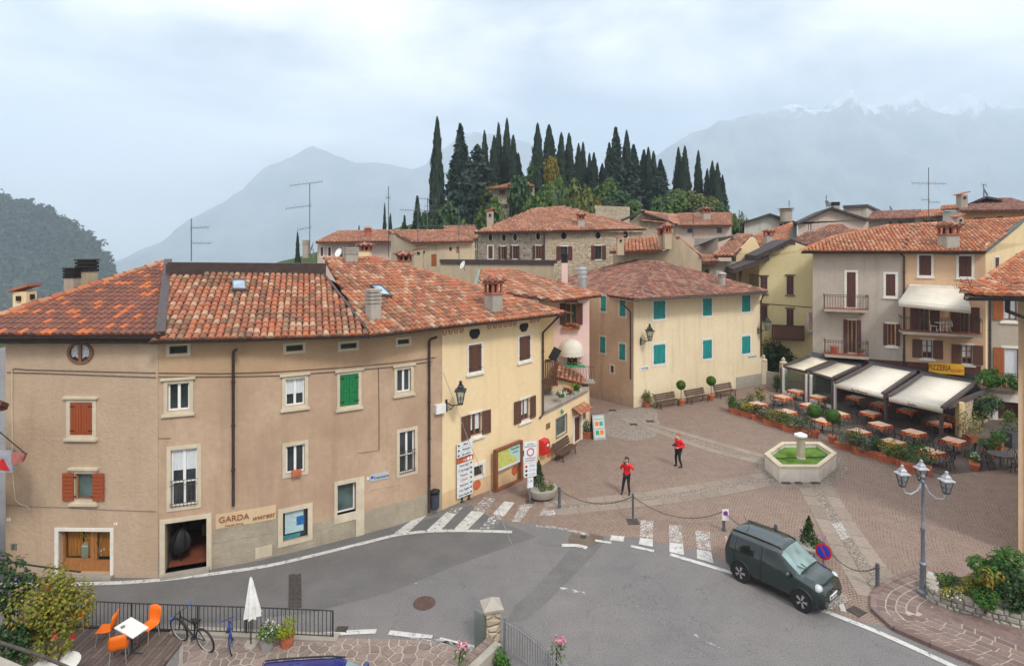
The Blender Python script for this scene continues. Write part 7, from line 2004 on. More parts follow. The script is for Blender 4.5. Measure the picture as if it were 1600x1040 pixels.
# manhole and drains
def floor_thing(name,lab,cat,px,m,r=None,sz=None,rz=0):
    p=G(*px);k=MB()
    if r:k.lathe([(r,.008),(r,.02),(r*.92,.022),(r*.92,.012),(r*.86,.012),(r*.86,.02)],p,22)
    else:k.cbox(p+UP*.012,sz[0],sz[1],.018,rz)
    if r:
        for i in range(-5,6):
            for j in range(-5,6):
                if i*i+j*j<24:k.cbox(p+Vector((i*r*.155,j*r*.155,.022)),r*.09,r*.09,.008)
    else:
        n=int(sz[1]/.09)
        for i in range(n):k.cbox(p+Matrix.Rotation(rz,3,'Z') @ Vector((0,-sz[1]/2+(i+.5)*sz[1]/n,.024)),sz[0]*.86,.04,.014,rz)
    return tag(recentre(k.build(name,M[m])),lab,cat)
M['rustiron']=paint('rusted_iron',(.13,.08,.065),.75,.45,12,.2)
floor_thing('manhole_cover','round rusty manhole cover in the asphalt of the junction','manhole cover',(663,942),'rustiron',.36)
for i,x in enumerate((456,466)):floor_thing('drain_grate',['left strip of the double iron drain grate across the street','right strip of the double iron drain grate across the street'][i],'drain grate',(x,922),'iron',None,(.2,2.0),.37)
floor_thing('drain_grate','small square drain grate near the end of the railing','drain grate',(534,983),'iron',None,(.34,.26));floor_thing('drain_grate','square drain cover by the kerb in front of the car','drain grate',(1338,955),'iron',None,(.45,.42),.5)
for x,y,q in ((1016,658,'drain cover in the slab band nearest the cream house'),(990,663,'second drain cover in the slab band beside the pale pebbles'),(957,641,'drain cover at the mouth of the lane'),(911,839,'small round cover in the brown dirt patch')):floor_thing('drain_cover',q,'drain cover',(x,y),'iron',None,(.5,.4)) if y<800 else floor_thing('drain_cover',q,'drain cover',(x,y),'iron',.14)
# ============================================================ restaurant tables, chairs, planters
def make_table():
    t=thing('restaurant_table','x','table',(0,0,0),'restaurant tables with orange checked cloths')
    k=MB();k.tube([(0,0,.72),(0,0,.1)],.04,6)
    for i in range(4):a=i*math.pi/2+.78;k.tube([(0,0,.12),(math.cos(a)*.36,math.sin(a)*.36,.02)],.025,4)
    k.build('pedestal',M['darkmetal'],t,local=1)
    k=MB();s=.46;g=10;vs=[]
    k.box(-s,-s,.735,s,s,.752)
    edge=[(-s+2*s*i/g,-s) for i in range(g)]+[(s,-s+2*s*i/g) for i in range(g)]+[(s-2*s*i/g,s) for i in range(g)]+[(-s,s-2*s*i/g) for i in range(g)]
    for i,(x,y) in enumerate(edge):
        c_=max(abs(x),abs(y)) and min(abs(x),abs(y))/s;dr=.15+.17*c_ ** 5+.015*math.sin(i*1.9);w2=1.02+.025*math.sin(i*2.6)
        vs+=[(x,y,.738),(x*w2,y*w2,.74-dr)]
    n=len(edge);k.add(vs,[(2*i,2*i+1,2*((i+1) % n)+1,2*((i+1) % n)) for i in range(n)]);k.build('tablecloth',M['tablecloth'],t,local=1)
    return t
def make_chair():
    t=thing('cafe_chair','x','chair',(0,0,0),'dark metal cafe chairs')
    MB().lathe([(.21,.44),(.23,.46),(.21,.475)],(0,0,0),10).build('seat',M['darkmetal'],t,local=1)
    k=MB();k.tube([(math.cos(a)*.24,.12+.12*math.sin(a) ** .5 if math.sin(a)>0 else .12,.46+.46*math.sin(a)) for a in [math.pi*i/10 for i in range(11)]],.02,5)
    for x in (-.1,0,.1):k.tube([(x,.2,.46),(x,.24,.88)],.012,4)
    k.build('backrest',M['darkmetal'],t,local=1)
    for x in (-1,1):
        for y in (-1,1):MB().tube([(x*.16,y*.15,.45),(x*.2,y*.2,0)],.017,4).build('leg',M['darkmetal'],t,local=1)
    return t
t0,c0_=make_table(),make_chair()
TB=[((1223,619),'just outside the first glass screen',(200,20)),((1184,630),'behind the yellow flowered planters at the left end',(340,)),((1265,632),'just outside the second glass screen',(190,350)),((1229,642),'behind the planters left of the fountain column',(20,)),((1310,645),'in front of the last white pergola post',(190,10)),
      ((1285,656),'between the two ball topped topiaries',(170,-20)),((1244,610),'behind the first glass screen',()),((1279,619),'behind the second glass screen',()),((1360,644),'in the shade under the first big awning',(60,200)),((1375,662),'in the middle row under the first big awning edge',(30,200,110)),
      ((1342,673),'behind the shrubs right of the second topiary',(-10,)),((1395,689),'directly behind the bright yellow shrub',(10,-65)),((1428,674),'in the middle row below the lettering Italia',(150,-65,30)),((1455,704),'nearest to the street lamp lanterns',(-60,0)),((1490,687),'beside the variegated yellow shrub',(200,-60,20)),
      ((1467,660),'in the shade beside the cream pillar',(40,200)),((1337,620),'deep in the shade below the lettering Bar Pizzeria',()),((1376,630),'deep in the shade left of the middle post',()),((1418,640),'deep in the shade right of the middle post',(-90,)),((1483,651),'deep in the shade by the right side wall',())]
first_c=True
SIDE=lambda a:'left' if a>180 and a<310 else 'right' if a >=310 or-50<a<60 else ('far' if 60 <= a<140 else ('near' if-140<a <=-50 else 'left'))
for i,((x,y),w_,ch) in enumerate(TB):
    o=t0 if i==0 else copy_tree(t0);p=G(x,y,.75);o.location=(p.x,p.y,.008);o.rotation_euler[2]=.42+random.uniform(-.12,.12);o['label']='table with an orange checked cloth '+w_
    for a in ch:
        c=c0_ if first_c else copy_tree(c0_);first_c=False;b=R(a) ;q=Vector((math.cos(b),math.sin(b),0));c.location=(p.x+q.x*.78,p.y+q.y*.78,.008);c.rotation_euler[2]=b-math.pi/2+random.uniform(-.15,.15)
        c['label']=' '.join(('dark metal chair on the %s of the table %s' % (SIDE(a),w_)).split()[:16])
# dark table set at the right
p=G(1563,709,.74);t=thing('garden_table','round dark grey table with four chairs near the tan wall corner','table',(p.x,p.y,0));MB().lathe([(.52,.71),(.54,.73),(.54,.75)],(0,0,0),20).build('tabletop',M['bollard'],t,local=1);k=MB();k.tube([(0,0,.71),(0,0,.05)],.04,6);k.lathe([(.3,0),(.28,.04)],(0,0,0),10);k.build('pedestal',M['bollard'],t,local=1)
for a,w_ in ((20,'right'),(100,'far'),(190,'left'),(-70,'near')):c=copy_tree(c0_);b=R(a);c.location=(p.x+math.cos(b)*.75,p.y+math.sin(b)*.75,0);c.rotation_euler[2]=b-math.pi/2;c['label']='dark chair on the %s side of the round grey table' % w_
# planters: trough or pot with its own plant
def planter(px,kind,rz,leaf,size,label,seed,flower=None,n=260,ls=.09,cat='planter',grp='terracotta planters with shrubs'):
    p=G(*px);t=thing('planter',label,cat,p,grp,rz);w_,d_,h_={'box':(1.05,.36,.34),'long':(1.9,.4,.32),'pot':(.46,.46,.42),'big':(1.3,.5,.42),'square':(.62,.5,.4),'darkpot':(.9,.9,.9)}[kind]
    k=MB();m='terra' if kind != 'darkpot' else 'bollard'
    if kind in ('pot',):k.lathe([(.17,0),(.22,h_-.07),(.255,h_-.07),(.255,h_),(.22,h_),(.2,h_-.05)],(0,0,0),14)
    else:
        a,b=.92,1.0;k.hexa([(-w_/2*a,-d_/2*a,0),(w_/2*a,-d_/2*a,0),(w_/2*a,d_/2*a,0),(-w_/2*a,d_/2*a,0),(-w_/2,-d_/2,h_),(w_/2,-d_/2,h_),(w_/2,d_/2,h_),(-w_/2,d_/2,h_)]);k.box(-w_/2-.02,-d_/2-.02,h_-.07,w_/2+.02,d_/2+.02,h_+.004)
    k.build('trough' if kind != 'pot' else 'pot',M[m],t,local=1,smooth=40 if kind=='pot' else None)
    sx,sy,sz=size;sx,sy,sz=sx*1.2,sy*1.2,sz*1.25;add_foliage('foliage',t,leaf,(0,0,h_+sz*.62),(sx,sy,sz),int(n*1.5),ls*1.15,seed,14)
    if flower:add_foliage('flowers',t,flower,(0,-.05,h_+sz*1.05),(sx*.85,sy*.9,sz*.75),n // 2,ls*.8,seed+99)
    return t
A_=-.62
PLN=[((1143,642),'pot',A_,'dark',(.35,.3,.4),'terracotta pot with a dark round shrub at the left end of the planter row',None),((1154,647),'box',A_,'bush',(.65,.4,.5),'second terracotta trough from the left end with loose green shrubs',None),((1171,652),'box',A_,'olive',(.6,.4,.35),'terracotta trough full of bright yellow flowers near the left end','yellowf'),((1188,657),'box',A_,'dark',(.6,.4,.42),'terracotta trough with dark bushy plants right of the yellow flowers',None),((1207,665),'box',A_,'olive',(.6,.4,.38),'terracotta trough with green plants and few yellow blooms left of the fountain column','yellow'),((1222,669),'pot',A_,'olive',(.42,.35,.45),'round terracotta pot with a loose shrub left of the fountain column',None),((1237,674),'box',A_,'bush',(.65,.4,.42),'terracotta trough of green leaves directly left of the fountain column',None),((1258,681),'pot',A_,'grey',(.45,.4,.5),'terracotta pot with grey green shrub behind the fountain column',None),
       ((1321,701),'box',A_,'grey',(.75,.5,.62),'terracotta trough with a large grey green shrub right of the topiaries',None),((1336,706),'pot',A_,'olive',(.45,.4,.5),'small terracotta pot with feathery plants after the grey green shrub',None),((1352,711),'box',A_,'grey',(.7,.45,.5),'terracotta trough with pale flowering shrub in the middle of the right row',None),((1370,715),'square',A_,'dark',(.4,.35,.45),'square terracotta pot with a dark shrub left of the yellow shrub',None),((1390,722),'box',A_,'bush',(.7,.5,.5),'terracotta trough with the bright yellow topped shrub','yellowf'),((1406,728),'pot',A_,'olive',(.4,.4,.5),'terracotta pot with a slim shrub right of the yellow shrub',None),((1431,738),'big',A_,'green',(1.0,.65,.68),'large terracotta trough with a lush bright green shrub nearest the street lamp',None),
       ((1516,690),'square',.3,'cream',(.85,.75,.95),'terracotta pot with a tall variegated yellow shrub beside the cream pillar',None),((1522,727),'long',.9,'green',(.75,.25,.2),'long low terracotta trough with small flowers near the round grey table','whitef'),((1547,713),'square',.7,'green',(.55,.5,.35),'terracotta trough with bright green leaves behind the round grey table',None),((1558,702),'square',.7,'green',(.6,.5,.42),'second bright green planter further back beside the tan wall corner',None),((1583,697),'darkpot',0,'bush',(.6,.6,.7),'large dark pot with leafy plants beside the tan wall corner',None),
       ((1011,636),'pot',0,'olive',(.45,.4,.42),'terracotta pot with a bush at the left corner of the cream house',None)]
for i,(px,kd,rz,lf,sz,lab,fl) in enumerate(PLN):planter(px,kd,rz,lf,sz,lab,200+i,fl,n=420 if kd in ('big','darkpot') or i==15 else 300,ls=.10)
def topiary(px,hc,r,lab,seed):
    p=G(*px);t=thing('topiary',lab,'topiary',p,'ball topped topiary trees in pots');k=MB();k.lathe([(.19,0),(.25,.35),(.29,.35),(.29,.44),(.24,.42)],(0,0,0),14);k.build('pot',M['terra'],t,local=1,smooth=40);k=MB();k.tube([(0,0,.3),(.02,0,hc)],.025,5);k.build('trunk',M['trunk'],t,local=1)
    rng=np.random.default_rng(seed);d=rng.normal(size=(1700,3));d /= np.linalg.norm(d,axis=1,keepdims=True);pts=d*r*rng.uniform(.75,1.03,(1700,1))+np.array([0,0,hc]);V,Q=leaf_quads(pts,d,.095,rng);link('crown',np_mesh('crown',V,Q,L['box']),t)
topiary((1273,683),1.62,.44,'left of two ball topped topiaries in pots behind the fountain',1);topiary((1301,692),1.60,.44,'right of two ball topped topiaries in pots behind the fountain',2)
topiary((1064,633),1.50,.34,'pale ball topped tree in a pot between the first two benches',3);topiary((1111,625),1.48,.36,'ball topped tree in a pot between the last two benches',4)
p=G(916,686);planter((918,683),'square',1.0,'grey',(.4,.35,.35),'terracotta tub with a grey bush at the corner of the pink house',250)
# stone tub with a small conifer at the crossing
p=G(846,776);tb=thing('flower_tub','pale oval stone tub with a small conifer and flowers beside the traffic sign','planter',p);k=MB();k.lathe([(.38,0),(.62,.12),(.72,.42),(.72,.48),(.62,.48),(.58,.40)],(0,0,0),20);k.build('tub',M['concrete'],tb,local=1,smooth=40)
def cone_tree(name,n,h,r,size,mat,seed,base=0.1,power=.9,lean=.0,up=.8,zk=1.0,rag=1.0):
    rng=np.random.default_rng(seed);t=rng.uniform(0,1,n) ** .75;a=rng.uniform(0,2*math.pi,n);prof=np.where(t<base,.55+.45*t/max(base,1e-3),((1-t)/(1-base)) ** power)
    lum=1+rag*(.17*np.sin(a*3+t*11+seed)+.12*np.sin(a*5-t*23+seed)+.10*np.sin(a*2+t*47+seed*2)+.10*rng.normal(size=n));rr_=r*prof*lum*rng.uniform(.5,1.0,n)+.01*r
    p=np.stack([rr_*np.cos(a)+lean*t*h,rr_*np.sin(a),t*h],1);nr=np.stack([np.cos(a),np.sin(a),rng.uniform(.0,.5,n)],1)+rng.normal(size=(n,3))*.3;nr /= np.linalg.norm(nr,axis=1,keepdims=True)
    d=np.stack([np.cos(a)*.3,np.sin(a)*.3,np.full(n,up)],1)+rng.normal(size=(n,3))*.28;d /= np.linalg.norm(d,axis=1,keepdims=True);s=np.cross(nr,d);s /= np.linalg.norm(s,axis=1,keepdims=True)+1e-9
    L_=(size*rng.uniform(.6,1.4,n)*(.45+.55*prof))[:,None];d[:,2] *= zk;s[:,2] *= zk;V=np.stack([p-d*L_*.5,p-s*L_*.28,p+d*L_*.6,p+s*L_*.28],1).reshape(-1,3)
    return np_mesh(name,V,np.arange(n*4).reshape(n,4),mat)
link('conifer',cone_tree('conifer',700,1.25,.36,.12,L['dark'],4),tb).location=(-.12,.1,.42);add_foliage('foliage',tb,'bush',(.22,-.1,.52),(.5,.42,.25),300,.09,5);add_foliage('flowers',tb,'redf',(.35,-.1,.6),(.3,.3,.2),30,.06,6)
p=G(1266,868);tb=thing('potted_conifer','small dark conifer with flowers in a tub behind the car bonnet','planter',p);k=MB();k.lathe([(.4,0),(.55,.4),(.55,.45),(.45,.42)],(0,0,0),16);k.build('tub',M['concrete'],tb,local=1);link('conifer',cone_tree('conifer',700,1.1,.38,.12,L['dark'],6),tb).location=(-.05,0,.4);add_foliage('foliage',tb,'bush',(.3,0,.55),(.45,.35,.25),220,.08,7);add_foliage('flowers',tb,'purplef',(.4,-.1,.7),(.3,.3,.2),30,.06,8)
# ============================================================ cars
def make_car(paint_m,label,P,rz,sc):
    t=thing('car',label,'car',P,None,rz);t.scale=sc
    ST=[(-1.78,[.62,.74,.76,.74,.63,.50,0],[.28,.42,.62,.90,1.34,1.46,1.49],[0,0,0,0,.12,.18,.18]),(-1.60,[.70,.80,.81,.79,.63,.505,0],[.22,.42,.62,.92,1.41,1.52,1.55],[0,0,0,0,.05,.06,.06]),(-.9,[.72,.815,.825,.80,.63,.505,0],[.20,.40,.62,.925,1.44,1.55,1.585],[0]*7),(-.1,[.72,.815,.825,.80,.63,.505,0],[.20,.40,.62,.925,1.44,1.555,1.59],[0]*7),
          (.34,[.72,.815,.825,.80,.62,.50,0],[.20,.40,.62,.925,1.40,1.515,1.55],[0]*7),(1.10,[.72,.815,.825,.79,.70,.58,0],[.20,.40,.62,.915,.985,1.03,1.055],[0]*7),(1.50,[.71,.80,.81,.765,.67,.52,0],[.2,.4,.62,.865,.93,.965,.985],[0]*7),(1.76,[.64,.75,.76,.70,.60,.46,0],[.22,.38,.60,.79,.85,.88,.895],[0]*7),(1.90,[.48,.62,.64,.58,.48,.36,0],[.26,.38,.55,.68,.73,.755,.765],[0]*7)]
    A=np.array([[(x+d[i],w[i],z[i]) for i in range(7)] for x,w,z,d in ST])
    def cr(arr,s,k=.42):
        i=min(int(s),len(arr)-2);f=s-i;p0,p1,p2,p3=arr[max(i-1,0)],arr[i],arr[i+1],arr[min(i+2,len(arr)-1)];m1,m2=(p2-p0)*k,(p3-p1)*k
        if i==4:m1,m2=(p2-p1)*.8,(p2-p1)*.8
        return (2*f ** 3-3*f ** 2+1)*p1+(f ** 3-2*f ** 2+f)*m1+(-2*f ** 3+3*f ** 2)*p2+(f ** 3-f ** 2)*m2
    def Sf(s,r,sg=1):
        row=cr(A,s);p=cr(row,r,.40);return Vector((p[0],p[1]*sg,p[2]))
    k=MB();ns,nr=48,30;ring=lambda s:[Sf(s,6*j/nr,-1) for j in range(nr+1)]+[Sf(s,6*j/nr,1) for j in range(nr-1,-1,-1)]
    vs=[p for i in range(ns+1) for p in ring(8*i/ns)];m=2*nr+1
    fs=[(i*m+j,(i+1)*m+j,(i+1)*m+j+1,i*m+j+1) for i in range(ns) for j in range(m-1)]+[tuple(range(m)),tuple(ns*m+j for j in range(m-1,-1,-1))]+[(i*m,i*m+m-1,(i+1)*m+m-1,(i+1)*m) for i in range(ns)]
    k.add(vs,fs);body=k.build('body',paint_m,t,local=1,smooth=42)
    def patch(name,s0,s1,r0,r1,mat,off=.008,sg=1,nu=10,nv=8,sl=None,par=t):
        k=MB();vs=[]
        for i in range(nu+1):
            for j in range(nv+1):
                r=r0+(r1-r0)*j/nv;f=i/nu;a,b=(s0,s1) if sl is None else (s0+sl[0]*j/nv,s1+sl[1]*j/nv);s=a+(b-a)*f
                rr_,g=(r,sg) if r <= 6 else (12-r,-sg);e=.02;p=Sf(s,rr_,g);du=Sf(min(s+e,8),rr_,g)-Sf(max(s-e,0),rr_,g);ru,rl=(min(rr_+e,6),max(rr_-e,0));dv=Sf(s,ru,g)-Sf(s,rl,g);n_=du.cross(dv).normalized()
                if n_.dot(p-Vector((p.x*.6,0,.6)))<0:n_=-n_
                vs.append(p+n_*off)
        k.add(vs,[(i*(nv+1)+j,(i+1)*(nv+1)+j,(i+1)*(nv+1)+j+1,i*(nv+1)+j+1) for i in range(nu) for j in range(nv)]);return k.build(name,mat,par,local=1,smooth=60)
    for sg in (-1,1):
        patch('side_window',.42,1.28,3.2,3.86,M['carglass'],sg=sg,sl=(.1,0));patch('side_window',1.48,2.62,3.16,3.88,M['carglass'],sg=sg);patch('side_window',2.78,4.72,3.16,3.88,M['carglass'],sg=sg,sl=(0,-.72))
        patch('sill_trim',1.2,6.1,.05,.55,M['black'],.012,sg);patch('door_seam',2.68,2.72,.6,3.9,M['black'],.006,sg,2,16);patch('door_seam',4.86,4.9,.6,3.05,M['black'],.006,sg,2,12);patch('door_seam',1.40,1.43,1.2,3.9,M['black'],.006,sg,2,12)
        for x in (-.55,.28):k=MB();y=sg*.825;k.box(x-.09,y-.02,.83,x+.09,y+.02,.87);k.build('handle',paint_m,t,local=1)
        k=MB();k.ball((.76,sg*.93,1.0),.11,10,6,(.7,1.1,.9));k.build('mirror',paint_m,t,local=1,smooth=60)
        k=MB();k.tube([Sf(s,4.7,sg)+UP*.05 for s in (.9,1.6,2.4,3.2,4.0)],.022,6);k.build('roof_rail',M['black'],t,local=1)
        patch('tail_light',.02,.34,3.0,3.95,M['red'],.012,sg)
        k=MB();k.ball((1.655,sg*.60,.80),.20,12,8,(.75,.8,.66));h=k.build('headlight',mat_clear('headlight_lens',(.6,.62,.62),.75),t,local=1,smooth=60);k=MB();k.ball((1.70,sg*.60,.80),.09,8,6);k.build('lamp_bowl',M['alu'],h,local=1)
        k=MB();k.ball((1.74,sg*.52,.36),.07,8,6,(.5,1,.8));k.build('fog_light',M['alu'],t,local=1)
        k=MB();k.tube([Vector((.62,sg*.05-.25,1.0+.0))+Vector((.55,0,.09)),Vector((.92,sg*.12-.42,1.21))],.014,4);k.build('wiper',M['black'],t,local=1)
        for x in (-1.10,1.20):
            w=link('wheel',None,t);w.location=(x,sg*.742,.315);y0=.13*sg
            k=MB();q=Matrix.Rotation(math.pi/2,3,'X')
            k.lathe([(.20,-.10),(.30,-.10),(.315,-.07),(.315,.07),(.30,.10),(.20,.10)],(0,0,0),28);k.v=[tuple(q @ Vector(v)) for v in k.v];k.build('tyre',M['black'],w,local=1,smooth=40)
            k=MB();k.lathe([(.22,-.095),(.22,.095),(.19,.085),(.19,.06),(.05,.085),(.01,.09)],(0,0,0),20)
            if sg>0:k.v=[(v[0],v[1],-v[2]) for v in k.v]
            k.v=[tuple(q @ Vector(v)) for v in k.v];k.build('hub',M['bollard'],w,local=1,smooth=40)
            k=MB()
            for i in range(5):
                for e in (-.14,.14):a=i*2*math.pi/5;k.beam((math.cos(a)*.04,sg*.11,math.sin(a)*.04),(math.cos(a+e)*.20,sg*.095,math.sin(a+e)*.20),.032,.02,(0,1,0))
            k.build('rim',M['alu'],w,local=1)
            k=MB();k.tube([Vector((x+math.cos(a)*.375,sg*.82,.315+math.sin(a)*.375)) for a in [math.pi*(i/14*1.2-.1) for i in range(15)]],.04,6);disc(k,Vector((x,sg*.818,.315)),Vector((1,0,0)),UP,.36,24,.014);k.build('wheel_arch',M['black'],t,local=1)
    patch('windscreen',4.08,4.93,4.12,7.88,M['windshield'],.012,1,10,22);patch('rear_window',.03,.2,4.2,7.8,M['carglass'],.012,1,3,14)
    k=MB();k.box(1.80,-.34,.60,1.865,.34,.70);k.build('grille',M['black'],t,local=1);patch('front_bumper',6.9,8,.1,1.9,M['black'],.012,1);patch('front_bumper',6.9,8,.1,1.9,M['black'],.012,-1)
    k=MB();k.box(1.84,-.42,.30,1.93,.42,.34);k.build('skid_plate',M['alu'],t,local=1);k=MB();k.box(1.88,-.27,.44,1.93,.27,.56);pl=k.build('number_plate',M['white'],t,local=1)
    for y in (-.25,.21):k=MB();k.box(1.925,y,.445,1.936,y+.05,.555);k.build('blue_band',M['signblue'],pl,local=1)
    text_at('FA 482 RN',(1.934,0,.5),(0,1,0),UP,.065,M['letter'],pl,.9).matrix_world
    k=MB();k.ball((1.84,0,.76),.05,8,5,(.5,1,1));k.build('badge',M['alu'],t,local=1);k=MB();k.tube([(-1.2,0,1.58),(-1.42,0,1.88)],.01,4);k.build('aerial',M['black'],t,local=1)
    return t
def fix_text(t):   # number plate lettering sits in the car's own frame
    for pl in [c for c in t.children if c.name.startswith('number_plate')]:
        for o in pl.children:
            if o.type=='FONT':o.matrix_basis=Matrix(((0,0,1,1.936),(1,0,0,0),(0,1,0,.5),(0,0,0,1)))
ca,cb=G(1155,911),G(1249,951);mid=(ca+cb)/2;hd=R(-51);wd_=Vector((math.cos(hd+math.pi/2),math.sin(hd+math.pi/2),0))
cr_=make_car(M['carpaint'],'dark green compact hatchback parked beside the chain at the edge of the square',mid+wd_*.80+Vector((0,0,.02)),hd,(.90,.96,1.02));fix_text(cr_)
p=Vector((-4.35,13.15,.06));cb_=make_car(M['carblue'],'dark blue car seen from above at the bottom edge on the stone terrace',p,R(4),(1,1,1));fix_text(cb_)
# ============================================================ people
def skin_obj(name,ch,mat,par,sub=2,root=0):
    """ch: list of chains of (x, y, z, radius); a chain may start from an earlier vertex by its index"""
    bm=bmesh.new();sk=bm.verts.layers.skin.verify();V=[]
    for c in ch:
        prev=None
        for q in c:
            if isinstance(q,int):prev=V[q];continue
            v=bm.verts.new(q[:3]);v[sk].radius=(q[3],q[3] if len(q)<5 else q[4]);V.append(v)
            if prev:bm.edges.new((prev,v))
            prev=v
    bm.verts.ensure_lookup_table();bm.verts[root][sk].use_root=True
    me=bpy.data.meshes.new(name);bm.to_mesh(me);bm.free();me.materials.append(mat);o=link(name,me,par)
    o.modifiers.new('skin','SKIN').use_smooth_shade=True;s=o.modifiers.new('smooth','SUBSURF');s.levels=s.render_levels=sub
    return o
def person(P,rz,s,label,arms,legs,hair,long_hair,mask):
    t=thing('person',label,'person',P,None,rz);t.scale=(s,)*3
    # local frame: faces -y; arms = {side: (elbow, wrist, hand direction)}, legs = {side: (knee, ankle)}
    body=[[(0,0,.93,.10),(0,0,1.10,.08),(0,.01,1.30,.085),(0,.01,1.42,.06),(0,.0,1.50,.055),(0,-.02,1.58,.085),(0,-.01,1.66,.085),(0,0,1.72,.05)]];n=8
    jk=[[(0,0,.80,.175,.135),(0,0,1.00,.172,.132),(0,.01,1.25,.178,.135),(0,.01,1.40,.125,.105),(0,.0,1.465,.075)]];nj=5;tr=[[(0,0,.90,.135)]];nt=1
    for sg in (-1,1):
        e,w,h=[Vector(v) for v in arms[sg]];sh=Vector((sg*.17,.01,1.39))
        body.append([3,(*sh,.05),(*e,.042),(*w,.03)]);wi=n+2;n+=3;hd_=h.normalized();side=hd_.cross(UP).normalized() if abs(hd_.z)<.9 else Vector((1,0,0))
        pc=w+hd_*.07;body.append([wi,(*pc,.034)]);pi_=n;n+=1
        for i,(o,ln) in enumerate(((-.028,.075),(-.009,.09),(.010,.085),(.028,.065))):a=pc+hd_*.03+side*o;b=a+hd_*ln*.6-UP*.012;body.append([pi_,(*a,.010),(*b,.009),(*(b+hd_*ln*.35-UP*.02),.008)]);n+=3
        a=w+hd_*.03+side*-.04;body.append([pi_,(*a,.011),(*(a+hd_*.04-side*.02),.009)]);n+=2
        m=(e+w)/2;jk.append([3,(*sh,.085),(*e,.07),(*m,.06),(*(w-(w-e).normalized()*.015),.045)]);nj+=4
        kn,an=[Vector(v) for v in legs[sg]];hp_=Vector((sg*.085,0,.88));body.append([0,(*hp_,.08),(*kn,.055),(*an,.04)]);n+=3;tr.append([0,(*hp_,.098),(*((hp_+kn)/2),.088),(*kn,.068),(*((kn+an)/2),.062),(*an,.052)]);nt+=5
        k=MB();k.ball((0,0,0),.1,10,6,(.48,1.25,.5));k.v=[(v[0]+an.x,v[1]+an.y-.06,max(v[2]+.045,0.0)) for v in k.v];k.build('shoe',M['black'],t,local=1,smooth=60)
    skin_obj('body',body,M['skin'],t);skin_obj('jacket',jk,M['redcloth'],t,1);skin_obj('trousers',tr,M['blackcloth'],t,1)
    k=MB();k.ball((0,.015,1.665),.112,12,8,(1,1.05,.95))
    if long_hair:k.ball((0,.09,1.54),.085,10,8,(.95,.6,1.7))
    k.v=[(v[0],v[1] if not (v[1]<-.03 and v[2]<1.68) else-.03,v[2]) for v in k.v];k.build('hair',hair,t,local=1,smooth=60)
    k=MB();k.ball((0,-.115,1.59),.018,6,5,(1,1.2,1.2));k.build('nose',M['skin'],t,local=1)
    for sg in (-1,1):k=MB();k.ball((sg*.035,-.098,1.625),.012,6,4);k.build('eye',M['black'],t,local=1);k=MB();k.ball((sg*.092,.0,1.60),.022,6,5,(.5,1,1.3));k.build('ear',M['skin'],t,local=1)
    k=MB();k.ball((0,-.10,1.548),.02,6,4,(1.4,.4,.4));k.build('mouth',M['letterred'],t,local=1)
    if mask:k=MB();k.ball((0,-.07,1.56),.07,10,6,(1.05,.8,.85));k.build('face_mask',paint('mask_pale_blue',(.62,.72,.80),.8,.1,5),t,local=1,smooth=60)
    return t
p1=G(980,773.5);woman=person(p1+Vector((0,.1,0)),R(-28),1.0,'person with long dark hair in a red top and black trousers raising a camera',{-1:((-.25,-.16,1.22),(-.10,-.25,1.52),(.6,-.2,.5)),1:((.36,-.12,1.28),(.11,-.25,1.53),(-.6,-.2,.5))},{-1:((-.15,-.06,.48),(-.22,-.02,.075)),1:((.10,-.05,.49),(.12,.06,.075))},M['hairdark'],True,False)
p2=G(1060,729);man=person(p2,R(-62),1.02,'person with ginger hair and a pale face mask in a red jacket and black trousers',{-1:((-.26,.10,1.14),(-.14,-.18,1.10),(.5,-.8,.1)),1:((.28,.14,1.13),(.15,-.16,1.05),(-.5,-.8,.1))},{-1:((-.12,-.07,.49),(-.17,.02,.075)),1:((.12,-.05,.49),(.15,.08,.075))},M['hairginger'],False,True)
def camera_body(P,rz,lab):t=thing('camera',lab,'camera',P,None,rz);MB().box(-.075,-.04,-.05,.075,.03,.05).build('body',M['black'],t,local=1);k=MB();k.lathe([(.042,0),(.046,.1)],(0,0,0),10);k.v=[(v[0],-v[2]-.03,v[1]) for v in k.v];k.build('lens',M['darkmetal'],t,local=1)
camera_body(p1+Vector((0,.1,0))+Matrix.Rotation(R(-28),3,'Z') @ Vector((0,-.25,1.57)),R(-28),'black camera held up to the face of the person in the red top');camera_body(p2+Matrix.Rotation(R(-62),3,'Z') @ Vector((-.02,-.25,1.20)),R(-62),'black camera hanging at the chest of the person with the face mask')
# ============================================================ terrace in front
def rails(name,lab,cat,pts,h,step=.12,postat=(),posth=None,mat='darkmetal',r=.011,lowz=.12):
    pts=[Vector(p) for p in pts];t=thing(name,lab,cat,pts[0]);d=cum(pts)
    for z,rr_ in ((h,.020),(lowz,.013)):MB().tube([p+UP*z for p in pts],rr_,6).build('rail',M[mat],t)
    k=MB();s=step/2
    while s<d[-1]:p=at_len(pts,d,s);k.tube([p+UP*(lowz if lowz<.3 else 0),p+UP*(h+(0 if mat=='darkmetal' else .1))],r,4);s+=step
    k.build('bars',M[mat],t)['kind']='stuff'
    for q in postat:p=at_len(pts,d,q*d[-1]);MB().tube([p-UP*.02,p+UP*(posth or h)],.026,6).build('post',M[mat],t)
    return t
rails('railing','dark iron railing between the street and the timber deck','railing',[G(105,981),G(200,986),G(300,990),G(390,993),G(460,996),G(520,999)],.86,.125,(0,.25,.5,.68,1.0))
